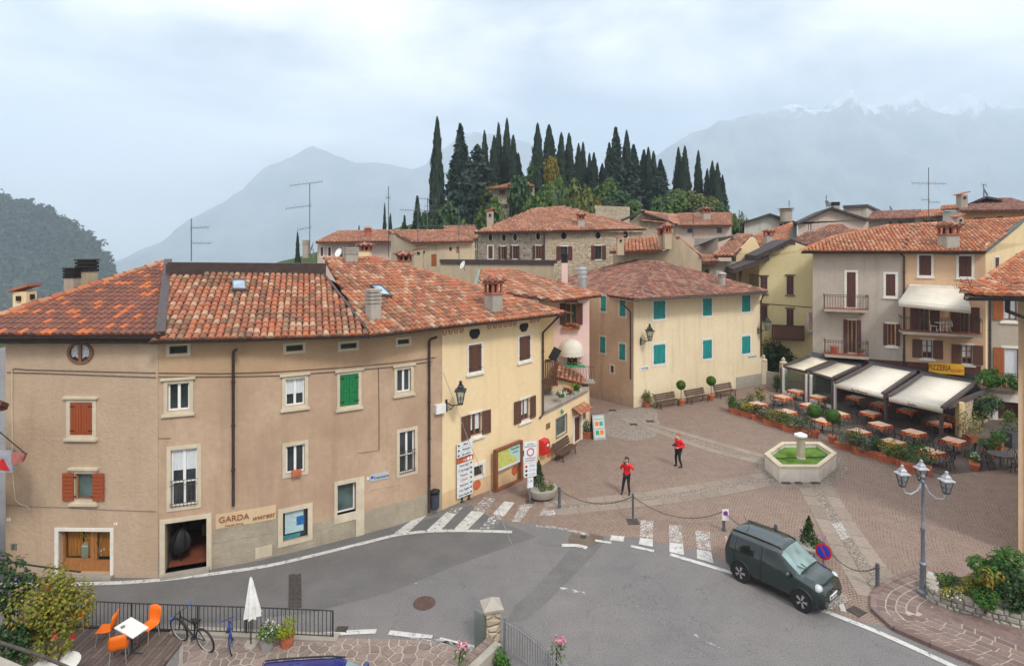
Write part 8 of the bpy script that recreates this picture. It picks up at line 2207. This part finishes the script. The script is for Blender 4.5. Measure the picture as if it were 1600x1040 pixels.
def plastic_chair(P,rz,lab):
    t=thing('plastic_chair',lab,'chair',P,'orange plastic chairs on the deck',rz);t.scale=(.9,)*3;n=8;vs=[];prof=[(-.24,.45),(-.20,.47),(0,.455),(.16,.46),(.22,.50),(.26,.62),(.29,.80),(.31,.97)]
    for i,(y,z) in enumerate(prof):
        for j in range(n+1):u=j/n*2-1;w_=.235-(.03 if i==len(prof)-1 else 0)-.02*(i==4);vs.append((u*w_,y-(.05*u*u if i>4 else 0),z+(.012*u*u if i<4 else 0)-(.03*u*u if i==len(prof)-1 else 0)))
    k=MB();k.add(vs,[(i*(n+1)+j,i*(n+1)+j+1,(i+1)*(n+1)+j+1,(i+1)*(n+1)+j) for i in range(len(prof)-1) for j in range(n)]);o=k.build('shell',M['orange'],t,local=1,smooth=60);o.modifiers.new('thickness','SOLIDIFY').thickness=.02
    for x in (-1,1):
        for y in (-1,1):MB().tube([(x*.19,y*.17,.45),(x*.22,y*.22,0)],.014,5).build('leg',M['alu'],t,local=1)
for px,a,lab in (((166,1003),-1.35,'orange plastic chair left of the square white table'),((232,999),-.25,'orange plastic chair behind the square white table by the railing'),((186,1032),-2.7,'orange plastic chair in front of the square white table'),((122,982),-1.2,'orange plastic chair half hidden behind the yellow green creeper')):pc=G(*px,.06);plastic_chair(pc,a,lab)
p=G(206,981,.78);t=thing('garden_table','square white table with an ashtray between the orange chairs','table',(p.x,p.y,.06));MB().prism([G(*q,.78) for q in ((178,980),(207,996),(232,979),(205,963))],(0,0,-.03)).build('tabletop',M['tablewhite'],t)
k=MB();k.tube([(0,0,.69),(0,0,.03)],.03,6)
for i in range(4):a=i*math.pi/2;k.tube([(0,0,.05),(math.cos(a)*.3,math.sin(a)*.3,.015)],.02,4)
k.build('pedestal',M['darkmetal'],t,local=1);k=MB();q=G(192,979,.79);k.lathe([(.05,.0),(.06,.03),(.05,.03),(.04,.012)],(q.x,q.y,.782),12);tag(recentre(k.build('ashtray',M['greymetal'])),'round glass ashtray on the square white table','ashtray')
p=G(84,1040,.85);t=thing('garden_table','round white table under the creeper in the lower left corner','table',(p.x,p.y,.06));MB().lathe([(.55,.76),(.56,.79)],(0,0,0),24).build('tabletop',M['tablewhite'],t,local=1);MB().tube([(0,0,.76),(0,0,0)],.04,6).build('pedestal',M['darkmetal'],t,local=1)
p=G(392,1008,.05);t=thing('parasol','closed white parasol standing beside the railing','parasol',p);MB().tube([(0,0,0),(0,0,1.95)],.022,8).build('pole',M['trunk'],t,local=1);k=MB();vs=[];n=16
for j in range(7):
    f=j/6
    for i in range(n):a=2*math.pi*i/n;r=(.03+.17*f ** .8)*(1+.30*f*math.cos(i*math.pi));vs.append((r*math.cos(a)+.05*f,r*math.sin(a),1.98-1.12*f))
k.add(vs,[(j*n+i,j*n+(i+1) % n,(j+1)*n+(i+1) % n,(j+1)*n+i) for j in range(6) for i in range(n)]);k.build('canopy',M['cloth_white'],t,local=1);MB().lathe([(.2,0),(.18,.06)],(0,0,0),14).build('base',M['concrete'],t,local=1)
def bicycle(P,rz,lean,s,lab,grip):
    t=thing('bicycle',lab,'bicycle',P,None,rz);t.rotation_euler=(lean,0,rz);t.scale=(s,)*3;r=.33;c1,c2=Vector((-.52,0,r)),Vector((.52,0,r))
    for c in (c1,c2):
        w=link('wheel',None,t);w.location=c;k=MB();k.tube([(math.cos(a)*r,0,math.sin(a)*r) for a in [2*math.pi*i/24 for i in range(25)]],.025,6,False);k.build('tyre',M['black'],w,local=1,smooth=60);k=MB();k.tube([(math.cos(a)*(r-.03),0,math.sin(a)*(r-.03)) for a in [2*math.pi*i/24 for i in range(25)]],.012,4,False)
        for i in range(12):a=2*math.pi*i/12;k.tube([(0,0,0),(math.cos(a)*(r-.03),0,math.sin(a)*(r-.03))],.003,3)
        k.build('rim',M['alu'],w,local=1)
    k=MB();bb,st_,hd2=Vector((-.08,0,.28)),Vector((-.22,0,.80)),Vector((.36,0,.78))
    for a,b,q in ((bb,st_,.02),(bb,hd2-UP*.1,.024),(st_-UP*.08,hd2,.02),(bb,c1,.014),(st_-UP*.12,c1,.014),(hd2,c2,.018),(hd2,hd2+Vector((-.03,0,.14)),.016)):k.tube([a,b],q,6)
    k.build('frame',M['black'] if grip=='blue' else M['signblue'],t,local=1);k=MB();h=hd2+Vector((-.02,0,.16));k.tube([h+Vector((-.06,-.30,.02)),h,h+Vector((-.06,.30,.02))],.014,5);k.build('handlebar',M['darkmetal'],t,local=1)
    for y in (-.27,.27):MB().tube([h+Vector((-.05,y-.05,.02)),h+Vector((-.05,y+.05,.02))],.022,6).build('grip',M['blue'],t,local=1)
    MB().hexa([(-.38,-.08,.82),(-.10,-.025,.83),(-.10,.025,.83),(-.38,.08,.82),(-.38,-.07,.87),(-.10,-.02,.86),(-.10,.02,.86),(-.38,.07,.87)]).build('saddle',M['black'],t,local=1);k=MB();k.lathe([(.09,-.01),(.09,.01)],bb,12);k.tube([bb,bb+Vector((.1,.06,-.13))],.012,4);k.build('crank',M['darkmetal'],t,local=1)
bicycle(G(303,1008,.03),R(155),R(-10),1.08,'black bicycle with blue grips leaning on the concrete by the railing','blue');bicycle(G(364,1008,.03),R(115),R(-12),.72,'small blue childrens bicycle beside the closed parasol','x')
def pot_plant(px,lab,leaf,size,seed,pot='alu',z=.06):p=G(*px,z);t=thing('potted_plant',lab,'potted plant',p,'pots beside the parasol');k=MB();k.lathe([(.16,0),(.21,.34),(.23,.34),(.2,.3)],(0,0,0),14);k.build('pot',M[pot],t,local=1,smooth=40);add_foliage('foliage',t,leaf,(0,0,.5),size,420,.08,seed);return t
t=pot_plant((418,1014),'variegated shrub with small white flowers in a pale pot','bush',(.36,.3,.32),61);add_foliage('flowers',t,'whitef',(0,0,.55),(.35,.3,.3),120,.05,63);pot_plant((448,1008),'feathery lime green shrub in a terracotta pot','lime',(.36,.3,.30),62,'terra')
# gate pillar, glass panel, railing and roses
p=G(768,1014);gt=thing('gate_pillar','weathered stone gate pillar with a pointed cap at the bottom of the road','pillar',p);MB().cbox((p.x,p.y+.2,.55),.42,.42,1.1,.25).build('shaft',M['stoneR'],gt);k=MB();k.lathe([(.40,1.08),(.42,1.16),(.06,1.36)],(p.x,p.y+.2,0),4,math.pi/4+.25);k.build('cap',M['concrete'],gt)
k=MB();k.prism([G(741,1010),G(760,1018),G(760,1018)+UP*1.0,G(741,1010)+UP*1.05],(.01,.03,0));tag(recentre(k.build('glass_panel',M['clear'])),'greenish glass panel left of the gate pillar','glass panel')
k=MB();a,b=G(715,1062),G(764,1016);d=(b-a).normalized();n=Vector((d.y,-d.x,0));gw=thing('low_wall','low brick edged wall leading up to the gate pillar','wall',a)
MB().hexa([a,b,b+n*.45,a+n*.45]+[v+UP*.38 for v in (a,b,b+n*.45,a+n*.45)]).build('base',M['concrete'],gw);ln=(b-a).length
for i in range(int(ln/.09)):q=a+d*(i*.09+.01);MB().hexa([v+UP*.38 for v in (q,q+d*.078,q+d*.078+n*.22,q+n*.22)]+[v+UP*.43 for v in (q,q+d*.078,q+d*.078+n*.22,q+n*.22)]).build('brick',M['crazy'],gw)
rails('railing','grey iron railing with upright bars right of the gate pillar','railing',[G(788,1021),G(812,1036),G(836,1056),G(872,1092),G(900,1120)],.92,.105,(0.0,.62),1.05,'greymetal',.010,.18)
for px,c,lab,zz_ in (((868,1060),'pinkf','pink rose bush at the bottom edge right of the iron railing',.9),((716,1060),'pinkf','pink roses on the low brick wall at the bottom edge',.75)):
    p=G(*px);t=thing('rose_bush',lab,'rose bush',p);k=MB();k.tube([(0,0,0),(.05,0,zz_)],.015,4);k.tube([(0,0,.2),(.2,.1,zz_+.1)],.01,4);k.build('stem',M['trunk'],t,local=1);add_foliage('leaves',t,'bush',(.1,0,zz_*.8),(.3,.25,.35),110,.08,71);add_foliage('flowers',t,c,(.12,0,zz_+.15),(.22,.18,.15),26,.10,72)
p=G(782,1040);t=thing('grass_tuft','tuft of dark green plants at the foot of the gate pillar','plant',p);add_foliage('leaves',t,'green',(0,0,.2),(.55,.35,.3),500,.09,73)
# overhead wire crossing the street
wu,wz=fB.uz(690,580);wp=[fB.pt(wu,wz,.1)]+[D(x,y,Y) for x,y,Y in ((733,690,22.5),(768,772,20.6),(800,850,18.8),(834,934,16.6),(868,1005,14.9),(905,1075,13.2))]
tag(MB().tube([wp[0]]+wp[1:],.011,4).build('overhead_wire',M['greymetal']),'thin wire running down from the wall lantern across the road','wire')
# neighbour at the left edge: canopy, sign, awning
hn=thing('house','sliver of a shop front with a dark canopy and poster at the far left edge','house',(-18.5,18.6,0));k=MB();k.box(-19.6,18.3,0,-17.7,19.4,5.5);k.build('wall',M['stE2'],hn)
k=MB();q=[D(-10,665,18.2),D(40,707,17.6),D(40,707,18.6),D(-10,665,19.2)];k.prism(q,(0,0,-.06));k.build('canopy',M['eave'],hn);k=MB();k.prism([D(17,707,17.8),D(39,708,17.6),D(34,722,17.7),D(18,727,17.8)],(0,.1,0));k.build('canopy_valance',paint('faded_red_cloth',(.45,.16,.13),.8,.3,5),hn)
k=MB();k.box(-18.9,18.1,zat(738,18.1),-16.05,18.2,zat(704,18.1));po=k.build('poster',paint('poster_grey',(.36,.36,.40),.6,.3,3),hn);k=MB();k.prism([D(-6,733,18.08),D(14,735,18.08),D(4,716,18.08),D(-6,722,18.08)],(0,.02,0));k.build('print',M['red'],po)
k=MB();k.tube([D(-3,630,17.9),D(8,634,18.2)],.12,6);k.box(-18.9,18.0,zat(642,18),-16.3,18.2,zat(634,18));k.build('bracket',M['shutdark'],hn)
# ============================================================ trees, shrubs, aerials
# low rubble wall with shrubs at the lower right
lw=thing('stone_wall','low curved wall of pale rubble stones under the shrubs at the lower right','wall',WALLF[1])
wl_=[Vector((p[0],p[1],0)) for p in wallp];dW=cum(wl_);rr_=random.Random(6);cnt=0
mb=MB()
for a,b in zip(wl_,wl_[1:]):
    n=(b-a).normalized();n=Vector((-n.y,n.x,0));mb.hexa([a+n*.03,b+n*.03,b+n*.3,a+n*.3]+[v+UP*.5 for v in (a+n*.03,b+n*.03,b+n*.3,a+n*.3)])
mb.build('core',M['stoneL'],lw)
for z0,z1 in ((.0,.18),(.18,.35),(.35,.52)):
    s=rr_.uniform(0,.1)
    while s<dW[-1]-.1 and cnt<280:
        ln=rr_.uniform(.13,.32);a,b=at_len(wl_,dW,s),at_len(wl_,dW,s+ln-.02);t=(b-a).normalized();n=Vector((-t.y,t.x,0));j=lambda q:rr_.uniform(-q,q)
        zz0,zz1=z0+.012+j(.012)+(.01 if z0==0 else 0),z1-.012+j(.025);f=-.05+j(.03);c=[a+n*.1,b+n*.1]
        fr_=[a+n*(f+.03)+UP*(zz0+abs(j(.02))),b+n*(f+.03)+UP*(zz0+abs(j(.02))),b+n*(f+.02)+UP*(zz1+j(.02)),a+n*(f+.02)+UP*(zz1+j(.02))];m_=sum(fr_,Vector())/4
        bk_=[a+n*.2+UP*zz0,b+n*.2+UP*zz0,b+n*.25+UP*zz1,a+n*.25+UP*zz1];md=[m_+(v-m_)*.7-n*.03 for v in fr_]
        k=MB();k.add(bk_+fr_+md,[(4,5,9,8),(5,6,10,9),(6,7,11,10),(7,4,8,11),(8,9,10,11),(0,4,7,3),(1,2,6,5),(3,7,6,2),(0,1,5,4),(0,3,2,1)]);k.build('stone',M['rubble'],lw);cnt+=1
        s+=ln
def shrub(name,P,size,leaf,n,ls,lab,seed,cat='shrub',grp=None,fl=None,lumps=12,aspect=1.5,stem=True):
    t=thing(name,lab,cat,P,grp)
    if stem:k=MB();h=size[2];k.tube([(0,0,0),(.04*h,0,h*.5),(-.1*h,.03,h)],[.06*h ** .5,.045*h ** .5,.02],5);k.tube([(0,0,h*.2),(.3*size[0],0,h*.8)],.02*h ** .5+.005,4);k.build('stem',M['trunk'],t,local=1)
    add_foliage('foliage',t,leaf,(0,0,size[2]),size,n,ls,seed,lumps,aspect)
    if fl:add_foliage('flowers',t,fl[0],(0,-.1,size[2]*1.05),tuple(v*.95 for v in size),fl[1],fl[2],seed+7,lumps)
    return t
def ss(px,py,z,*a,**k):p=G(px,py,z);return shrub('shrub',p,*a,**k)
ss(1565,935,.45,(.95,.8,.82),'green',2600,.12,'large fresh green shrub behind the low rubble wall at the right edge',81);ss(1590,960,.3,(.7,.6,.75),'dark',1800,.10,'dark green shrub overhanging the right end of the low rubble wall',82)
ss(1540,958,.3,(.45,.4,.42),'green',1100,.085,'dense low green shrub hanging over the middle of the rubble wall',83);ss(1525,930,.45,(.6,.5,.5),'vine',900,.10,'reddish yellow autumn shrub between the green shrub and the lamp post',84);ss(1487,935,.45,(.5,.3,.22),'vine',500,.07,'low brownish flowering plants just right of the lamp post',85,fl=('whitef',90,.05));ss(1555,925,.9,(.5,.4,.35),'yellow',300,.13,'yellow leaved branch in front of the large green shrub',86)
ss(1478,915,.25,(.5,.35,.25),'bush',500,.08,'low green plants behind the left end of the rubble wall',87)
# creeper and dark plants in the lower left corner
p=D(76,955,14.6);t=shrub('creeper',Vector((p.x,p.y,.06)),(1.15,.8,1.28),'vine',5200,.095,'large yellow green creeper with red leaves over the corner of the deck',91,'creeper',fl=('redf',12,.18),lumps=20);[setattr(c,'location',(0,0,p.z-1.5)) for c in t.children if 'stem' not in c.name];k=MB();k.tube([(0,0,0),(.1,0,1.2),(-.1,.1,2.4)],.05,5);k.build('stem',M['trunk'],t,local=1)
shrub('shrub',D(14,915,14.6)-UP*1.0,(.7,.6,1.0),'dark',1600,.11,'dark leafy bush with purple flowers at the left edge',92,fl=('purplef',22,.09));p=D(18,1000,14.2);shrub('shrub',p-UP*1.0,(.55,.5,.9),'dark',1200,.12,'dark shrub below the left end of the creeper',93)
k=MB();k.tube([D(-10,1000,12.2),D(60,1022,12.3),D(130,1052,12.4)],.035,8);tag(k.build('handrail',M['iron']),'brown tubular handrail in the lower left corner','handrail');k=MB();k.prism([D(-30,1012,12.6),D(60,1050,12.6),D(40,1075,12.2),D(-30,1060,12.2)],(0,0,-.2));tag(k.build('ledge',M['concrete']),'concrete ledge under the handrail in the lower left corner','ledge')
k=MB();k.tube([D(14,877,15.2),D(60,884,15.2),D(126,893,15.2)],.025,5);tag(k.build('handrail',M['black']),'thin dark rail above the creeper in front of the beige house','handrail')
# plants around the restaurant and on balconies
shrub('shrub',G(1535,668),(1.25,1.0,1.25),'dark',2200,.14,'big dark evergreen bush beside the cream side wall of the pergola',101);shrub('shrub',G(1214,612),(.55,.5,.8),'dark',700,.12,'dark climbing shrub at the left corner post of the pergola',102);shrub('shrub',G(1195,598)+Vector((1.2,1.5,0)),(1.6,1.0,1.9),'dark',2200,.17,'dark hedge like bush behind the garden wall beside the lemon house',103);shrub('shrub',G(1228,600)+Vector((0,1.5,0)),(1.9,.9,1.75),'dark',2000,.17,'dark leafy climber below the wooden balcony of the lemon house',104)
shrub('shrub',G(1189,629),(.5,.5,.65),'olive',500,.10,'yellow green bush right of the last bench',105,fl=('yellowf',60,.08));shrub('shrub',G(1171,633),(.5,.45,.5),'olive',400,.10,'second yellow green bush right of the last bench',106)
for i,(x,y,Y) in enumerate(((1540,597,36.8),(1556,600,36.8),(1572,598,36.7),(1590,602,36.6),(1547,585,37.4))):shrub('balcony_plant',D(x,y+10,Y),(.75,.4,.55),'green',700,.12,['leafy green plant at the left end of the balcony with orange shutters','second leafy plant along the balcony with orange shutters','third leafy plant along the balcony with orange shutters','leafy plant at the right end of the balcony with orange shutters','dark climbing plant at the corner of the balcony with orange shutters'][i],110+i,'plant','balcony plants',stem=False)
# cypresses and conifers on the hill
proto={}
def tree(kind,px,yt,yb,Y,wpx,lab,grp):
    x=(px-CX)/FOC*Y;z0=min(hill_z(x,Y),zat(yb,Y))-.3;z1=zat(yt,Y);h=z1-z0;w=wpx*(1.22 if kind != 'p' else 1.08)/FOC*Y;v=(kind,(px*7) % 3)
    t=thing({'c':'cypress_tree','p':'conifer_tree','d':'cedar_tree','b':'broadleaf_tree'}[kind],lab,'tree',(x,Y,z0),grp)
    if v not in proto:
        sd=hash(v) % 97 if 0 else (px % 89)
        if kind=='c':me=cone_tree('crown',5600,1,.5,.24,L['cypress'],sd,.22,.66,up=1.6,zk=.26,rag=.9)
        elif kind=='p':me=cone_tree('crown',5200,1,.5,.20,L['conifer'],sd,.10,.9,up=.2,zk=.4,rag=1.5)
        elif kind=='d':me=cone_tree('crown',1500,1,.5,.24,L['conifer'],sd,.3,.6,up=-.2,zk=.3,rag=2.2)
        else:me=foliage_mesh('crown',2600,(.5,.5,.42),.085,L['bush'],sd,14,1.4,(0,0,.55))
        proto[v]=me;k=MB();k.tube([(0,0,0),(0,0,.5)],[.05,.02],6);proto[v,'t']=k
        tm=bpy.data.meshes.new('trunk');tm.from_pydata(k.v,[],k.f);tm.materials.append(M['trunk']);proto[v,'t']=tm
    c=link('crown',proto[v],t);c.scale=(w,w,h*.97);c.location=(0,0,h*.03);c.rotation_euler[2]=px
    r=link('trunk',proto[v,'t'],t);r.scale=(min(w,4),min(w,4),h*.6)
    return t
CY=[('c',683,186,346,98,25),('p',719,195,335,112,46),('d',746,226,330,118,34),('c',757,205,300,128,15),('c',772,213,305,124,18),('c',779,193,303,128,15),('c',792,186,300,126,16),('c',802,212,302,122,18),('c',810,240,302,124,14),('c',840,194,312,118,20),('c',858,196,315,126,24),('c',877,208,318,120,18),('c',889,209,320,122,18),('c',904,225,322,130,15),('c',911,223,322,130,14),('c',921,240,325,130,12),('c',928,239,325,126,15),('c',941,256,328,128,16),('p',952,224,330,128,26),('p',962,200,332,122,36),('c',979,205,332,126,18),('p',990,227,334,122,34),('p',1006,235,334,126,28),('c',1013,231,334,122,16),('c',1021,237,335,124,15),('p',1032,250,336,118,34),('c',1060,231,325,126,15),('c',1070,229,328,124,16),('c',1091,236,330,128,13),('c',1105,264,332,126,11),('c',1113,252,332,124,13),('c',1121,255,335,122,14),('p',1129,274,336,122,16)]
ORD='first second third fourth fifth sixth seventh eighth ninth tenth eleventh twelfth thirteenth fourteenth fifteenth sixteenth seventeenth eighteenth nineteenth twentieth'.split()
gr=[[c for c in CY if a <= c[1]<b] for a,b in ((0,815),(815,945),(945,1045),(1045,1200))]
for g,w_ in zip(gr,('left hill group','middle hill group','dense dark group','sparse right end group')):
    for i,c in enumerate(g):tree(*c,('%s %s from the left in the %s' % (ORD[i],{'c':'dark cypress','p':'broad conifer','d':'drooping cedar'}[c[0]],w_)) if c[1] != 683 else 'tallest dense cypress standing at the left end of the hill','cypresses and conifers on the hill')
for i,(k_,px,yt,yb,Y,w_,lab) in enumerate([('c',601,318,362,100,7,'small thin cypress left of the hill behind the antennas'),('c',610,334,362,100,9,'smaller cypress right beside the thin one left of the hill'),('b',592,334,366,98,20,'small round dark tree left of the thin cypress'),('p',635+17,308,358,92,30,'spreading pine left of the tall end cypress'),('p',632,338,360,90,20,'low pine beside the spreading pine'),('c',561,353,372,100,8,'tiny conifer tip above the pale roofs'),('c',465,365,400,62,13,'single small cypress left of the big antenna')]):tree(k_,px,yt,yb,Y,w_,lab,'small trees left of the hill')
BS=[(640,352,92,44,26),(700,342,92,60,34),(735,338,90,56,30),(765,335,96,50,36),(815,318,104,60,52),(845,322,98,60,44),(870,318,98,62,50),(900,322,96,60,60),(925,328,100,36,40),(860,285,118,28,44),(833,290,118,30,40),(760,310,118,44,36),(1000,338,108,80,36),(1045,332,110,60,40),(1075,322,114,60,44),(1100,330,112,50,34),(1150,348,92,44,38),(1162,352,88,26,36),(1170,360,84,20,24),(1130,342,104,40,30),(690,360,84,60,24),(720,362,80,50,20),(665,350,88,40,30),(970,334,112,60,40),(880,300,110,40,40),(945,315,116,40,40)]
BL_={0:'bush',1:'olive',2:'bush',3:'dark'}
bm_={}
for i,(px,yb,Y,w_,h_) in enumerate(BS):
    kd='yellow' if px in (925,) or (px,yb)==(860,285) else BL_[(i*3+px) % 4]
    if (kd,i % 2) not in bm_:bm_[(kd,i % 2)]=foliage_mesh('foliage',2200,(.55,.55,.5),.10,L[kd],i+5,14,1.4,(0,0,.5))
    x=(px-CX)/FOC*Y;z0=min(hill_z(x,Y),zat(yb,Y))-.2;h=zat(yb-h_,Y)-z0;t=thing('bush','%s %s bush from the left at the foot of the cypresses' % ((ORD+['twenty '+o for o in ORD])[sorted(b[0] for b in BS).index(px)],{'bush':'green','olive':'olive green','yellow':'yellow autumn','dark':'dark green'}[kd]),'bush',(x,Y,z0),'bushes on the cypress hill');c=link('foliage',bm_[(kd,i % 2)],t);w2=w_/FOC*Y;c.scale=(w2,w2,h);k=MB();k.tube([(0,0,0),(0,0,h*.5)],.12,5);k.build('stem',M['trunk'],t,local=1)
# aerials and dishes on the roofs
def aerial(px,yt,yb,Y,arms,lab):
    a,b=D(px,yb,Y),D(px,yt,Y);t=thing('aerial',lab,'aerial',a,'television aerials on the roofs');MB().tube([a,b],.024*Y/40+.006,5).build('mast',M['bollard'],t)
    for y,x0,x1,tl in arms:
        k=MB();p,q=D(x0,y+tl,Y),D(x1,y,Y);k.tube([p,q],.013*Y/40+.004,4);n=max(3,int(abs(x1-x0)/4))
        for i in range(n+1):c=p.lerp(q,i/n);s_=.0032*Y+.0018*Y*(i % 3==0);k.tube([c-UP*s_+Vector((0,-.1,0)),c+UP*s_+Vector((0,.1,0))],.006*Y/40+.002,3)
        k.build('antenna_arm',M['bollard'],t)
for a in [(299,341,408,26,[(355,299,326,1),(380,299,330,0)],'aerial with two short arms on the long flashing of the curved house'),(484,286,400,46,[(284,453,503,6),(321,447,486,5),(355,465,486,4)],'tall aerial with three arms beside the big satellite dish'),(607,291,402,56,[(309,603,610,0)],'plain tall mast left of the beige gabled house'),(653,318,420,48,[(330,625,688,-2),(352,655,690,2)],'tall aerial with a long arm before the beige gabled house'),(717,322,412,48,[(352,690,744,0)],'aerial with one long arm left of the stone house'),(668,310,360,60,[(312,655,686,-2),(322,664,680,0)],'short aerial below the tall end cypress'),(869,288,325,70,[(300,862,884,0),(312,864,888,0)],'aerial above the roof of the stone house'),(1001,306,332,76,[(308,1000,1010,0)],'small aerial on the old house with the stone gable'),(1033,305,332,78,[(311,1030,1058,4)],'aerial with a slanting arm at the cypress hill foot'),(1083,326,372,60,[(328,1083,1096,0)],'thin hooked mast before the old red roofed house'),(1155,328,368,66,[(338,1150,1166,0),(345,1152,1164,0)],'aerial beside the pale grey gabled house'),(1233,313,334,82,[(328,1230,1240,0)],'thin aerial on the pale grey gabled house'),(1451,262,345,70,[(287,1425,1478,-1),(316,1452,1468,0),(312,1440,1452,0)],'tall aerial with wide crossed arms on the skyline at the right'),(1537,288,308,80,[(289,1534,1541,0)],'small aerial on the highest dark roof at the right'),(1291,305,324,80,[],'thin mast on the rose gabled house')]:aerial(*a)
def dish(P,r,az,lab,m='signgrey'):
    t=thing('satellite_dish',lab,'satellite dish',P,'satellite dishes on the roofs',az);k=MB();k.lathe([(.01,0),(r*.5,.04*r),(r*.8,.14*r),(r,.25*r),(r*.99,.27*r),(r*.5,.07*r),(.01,.04)],(0,0,0),18);q=Matrix.Rotation(R(68),3,'X');k.v=[tuple(q @ Vector(v)) for v in k.v];k.build('dish',M[m],t,local=1,smooth=50);k=MB();k.tube([(0,0,-r*.9),(0,-r*.7,0)],.02,4);k.tube([(0,.06,0),(0,.1,-r*1.4)],.03,5);k.build('arm',M['greymetal'],t,local=1)
dish(D(488,388,45),.55,-1.2,'big grey satellite dish beside the tall three armed aerial');dish(D(530,395,42),.34,-.6,'white satellite dish behind the curved roof','white');dish(D(724,414,40),.30,-1.0,'tilted white dish on the dark coping of the flat roofed building','white');dish(D(1292,319,79),.55,.5,'dark satellite dish on the rose gabled house','bollard');dish(D(1391,326,82),.45,.8,'dark dish on the long dark red roof','bollard');dish(D(1539,301,79),.6,.8,'dark dish on the highest roof at the right','bollard')
# ------------------------------------------------------------ lettering becomes mesh
bpy.context.view_layer.update()
dg=bpy.context.evaluated_depsgraph_get()
for o in [o for o in S.objects if o.type=='FONT']:
    me=bpy.data.meshes.new_from_object(o.evaluated_get(dg));n=o.name;c=o.data
    m=bpy.data.objects.new('lettering',me);COL.objects.link(m);m.parent=o.parent;m.matrix_basis=o.matrix_basis.copy()
    bpy.data.objects.remove(o);bpy.data.curves.remove(c)
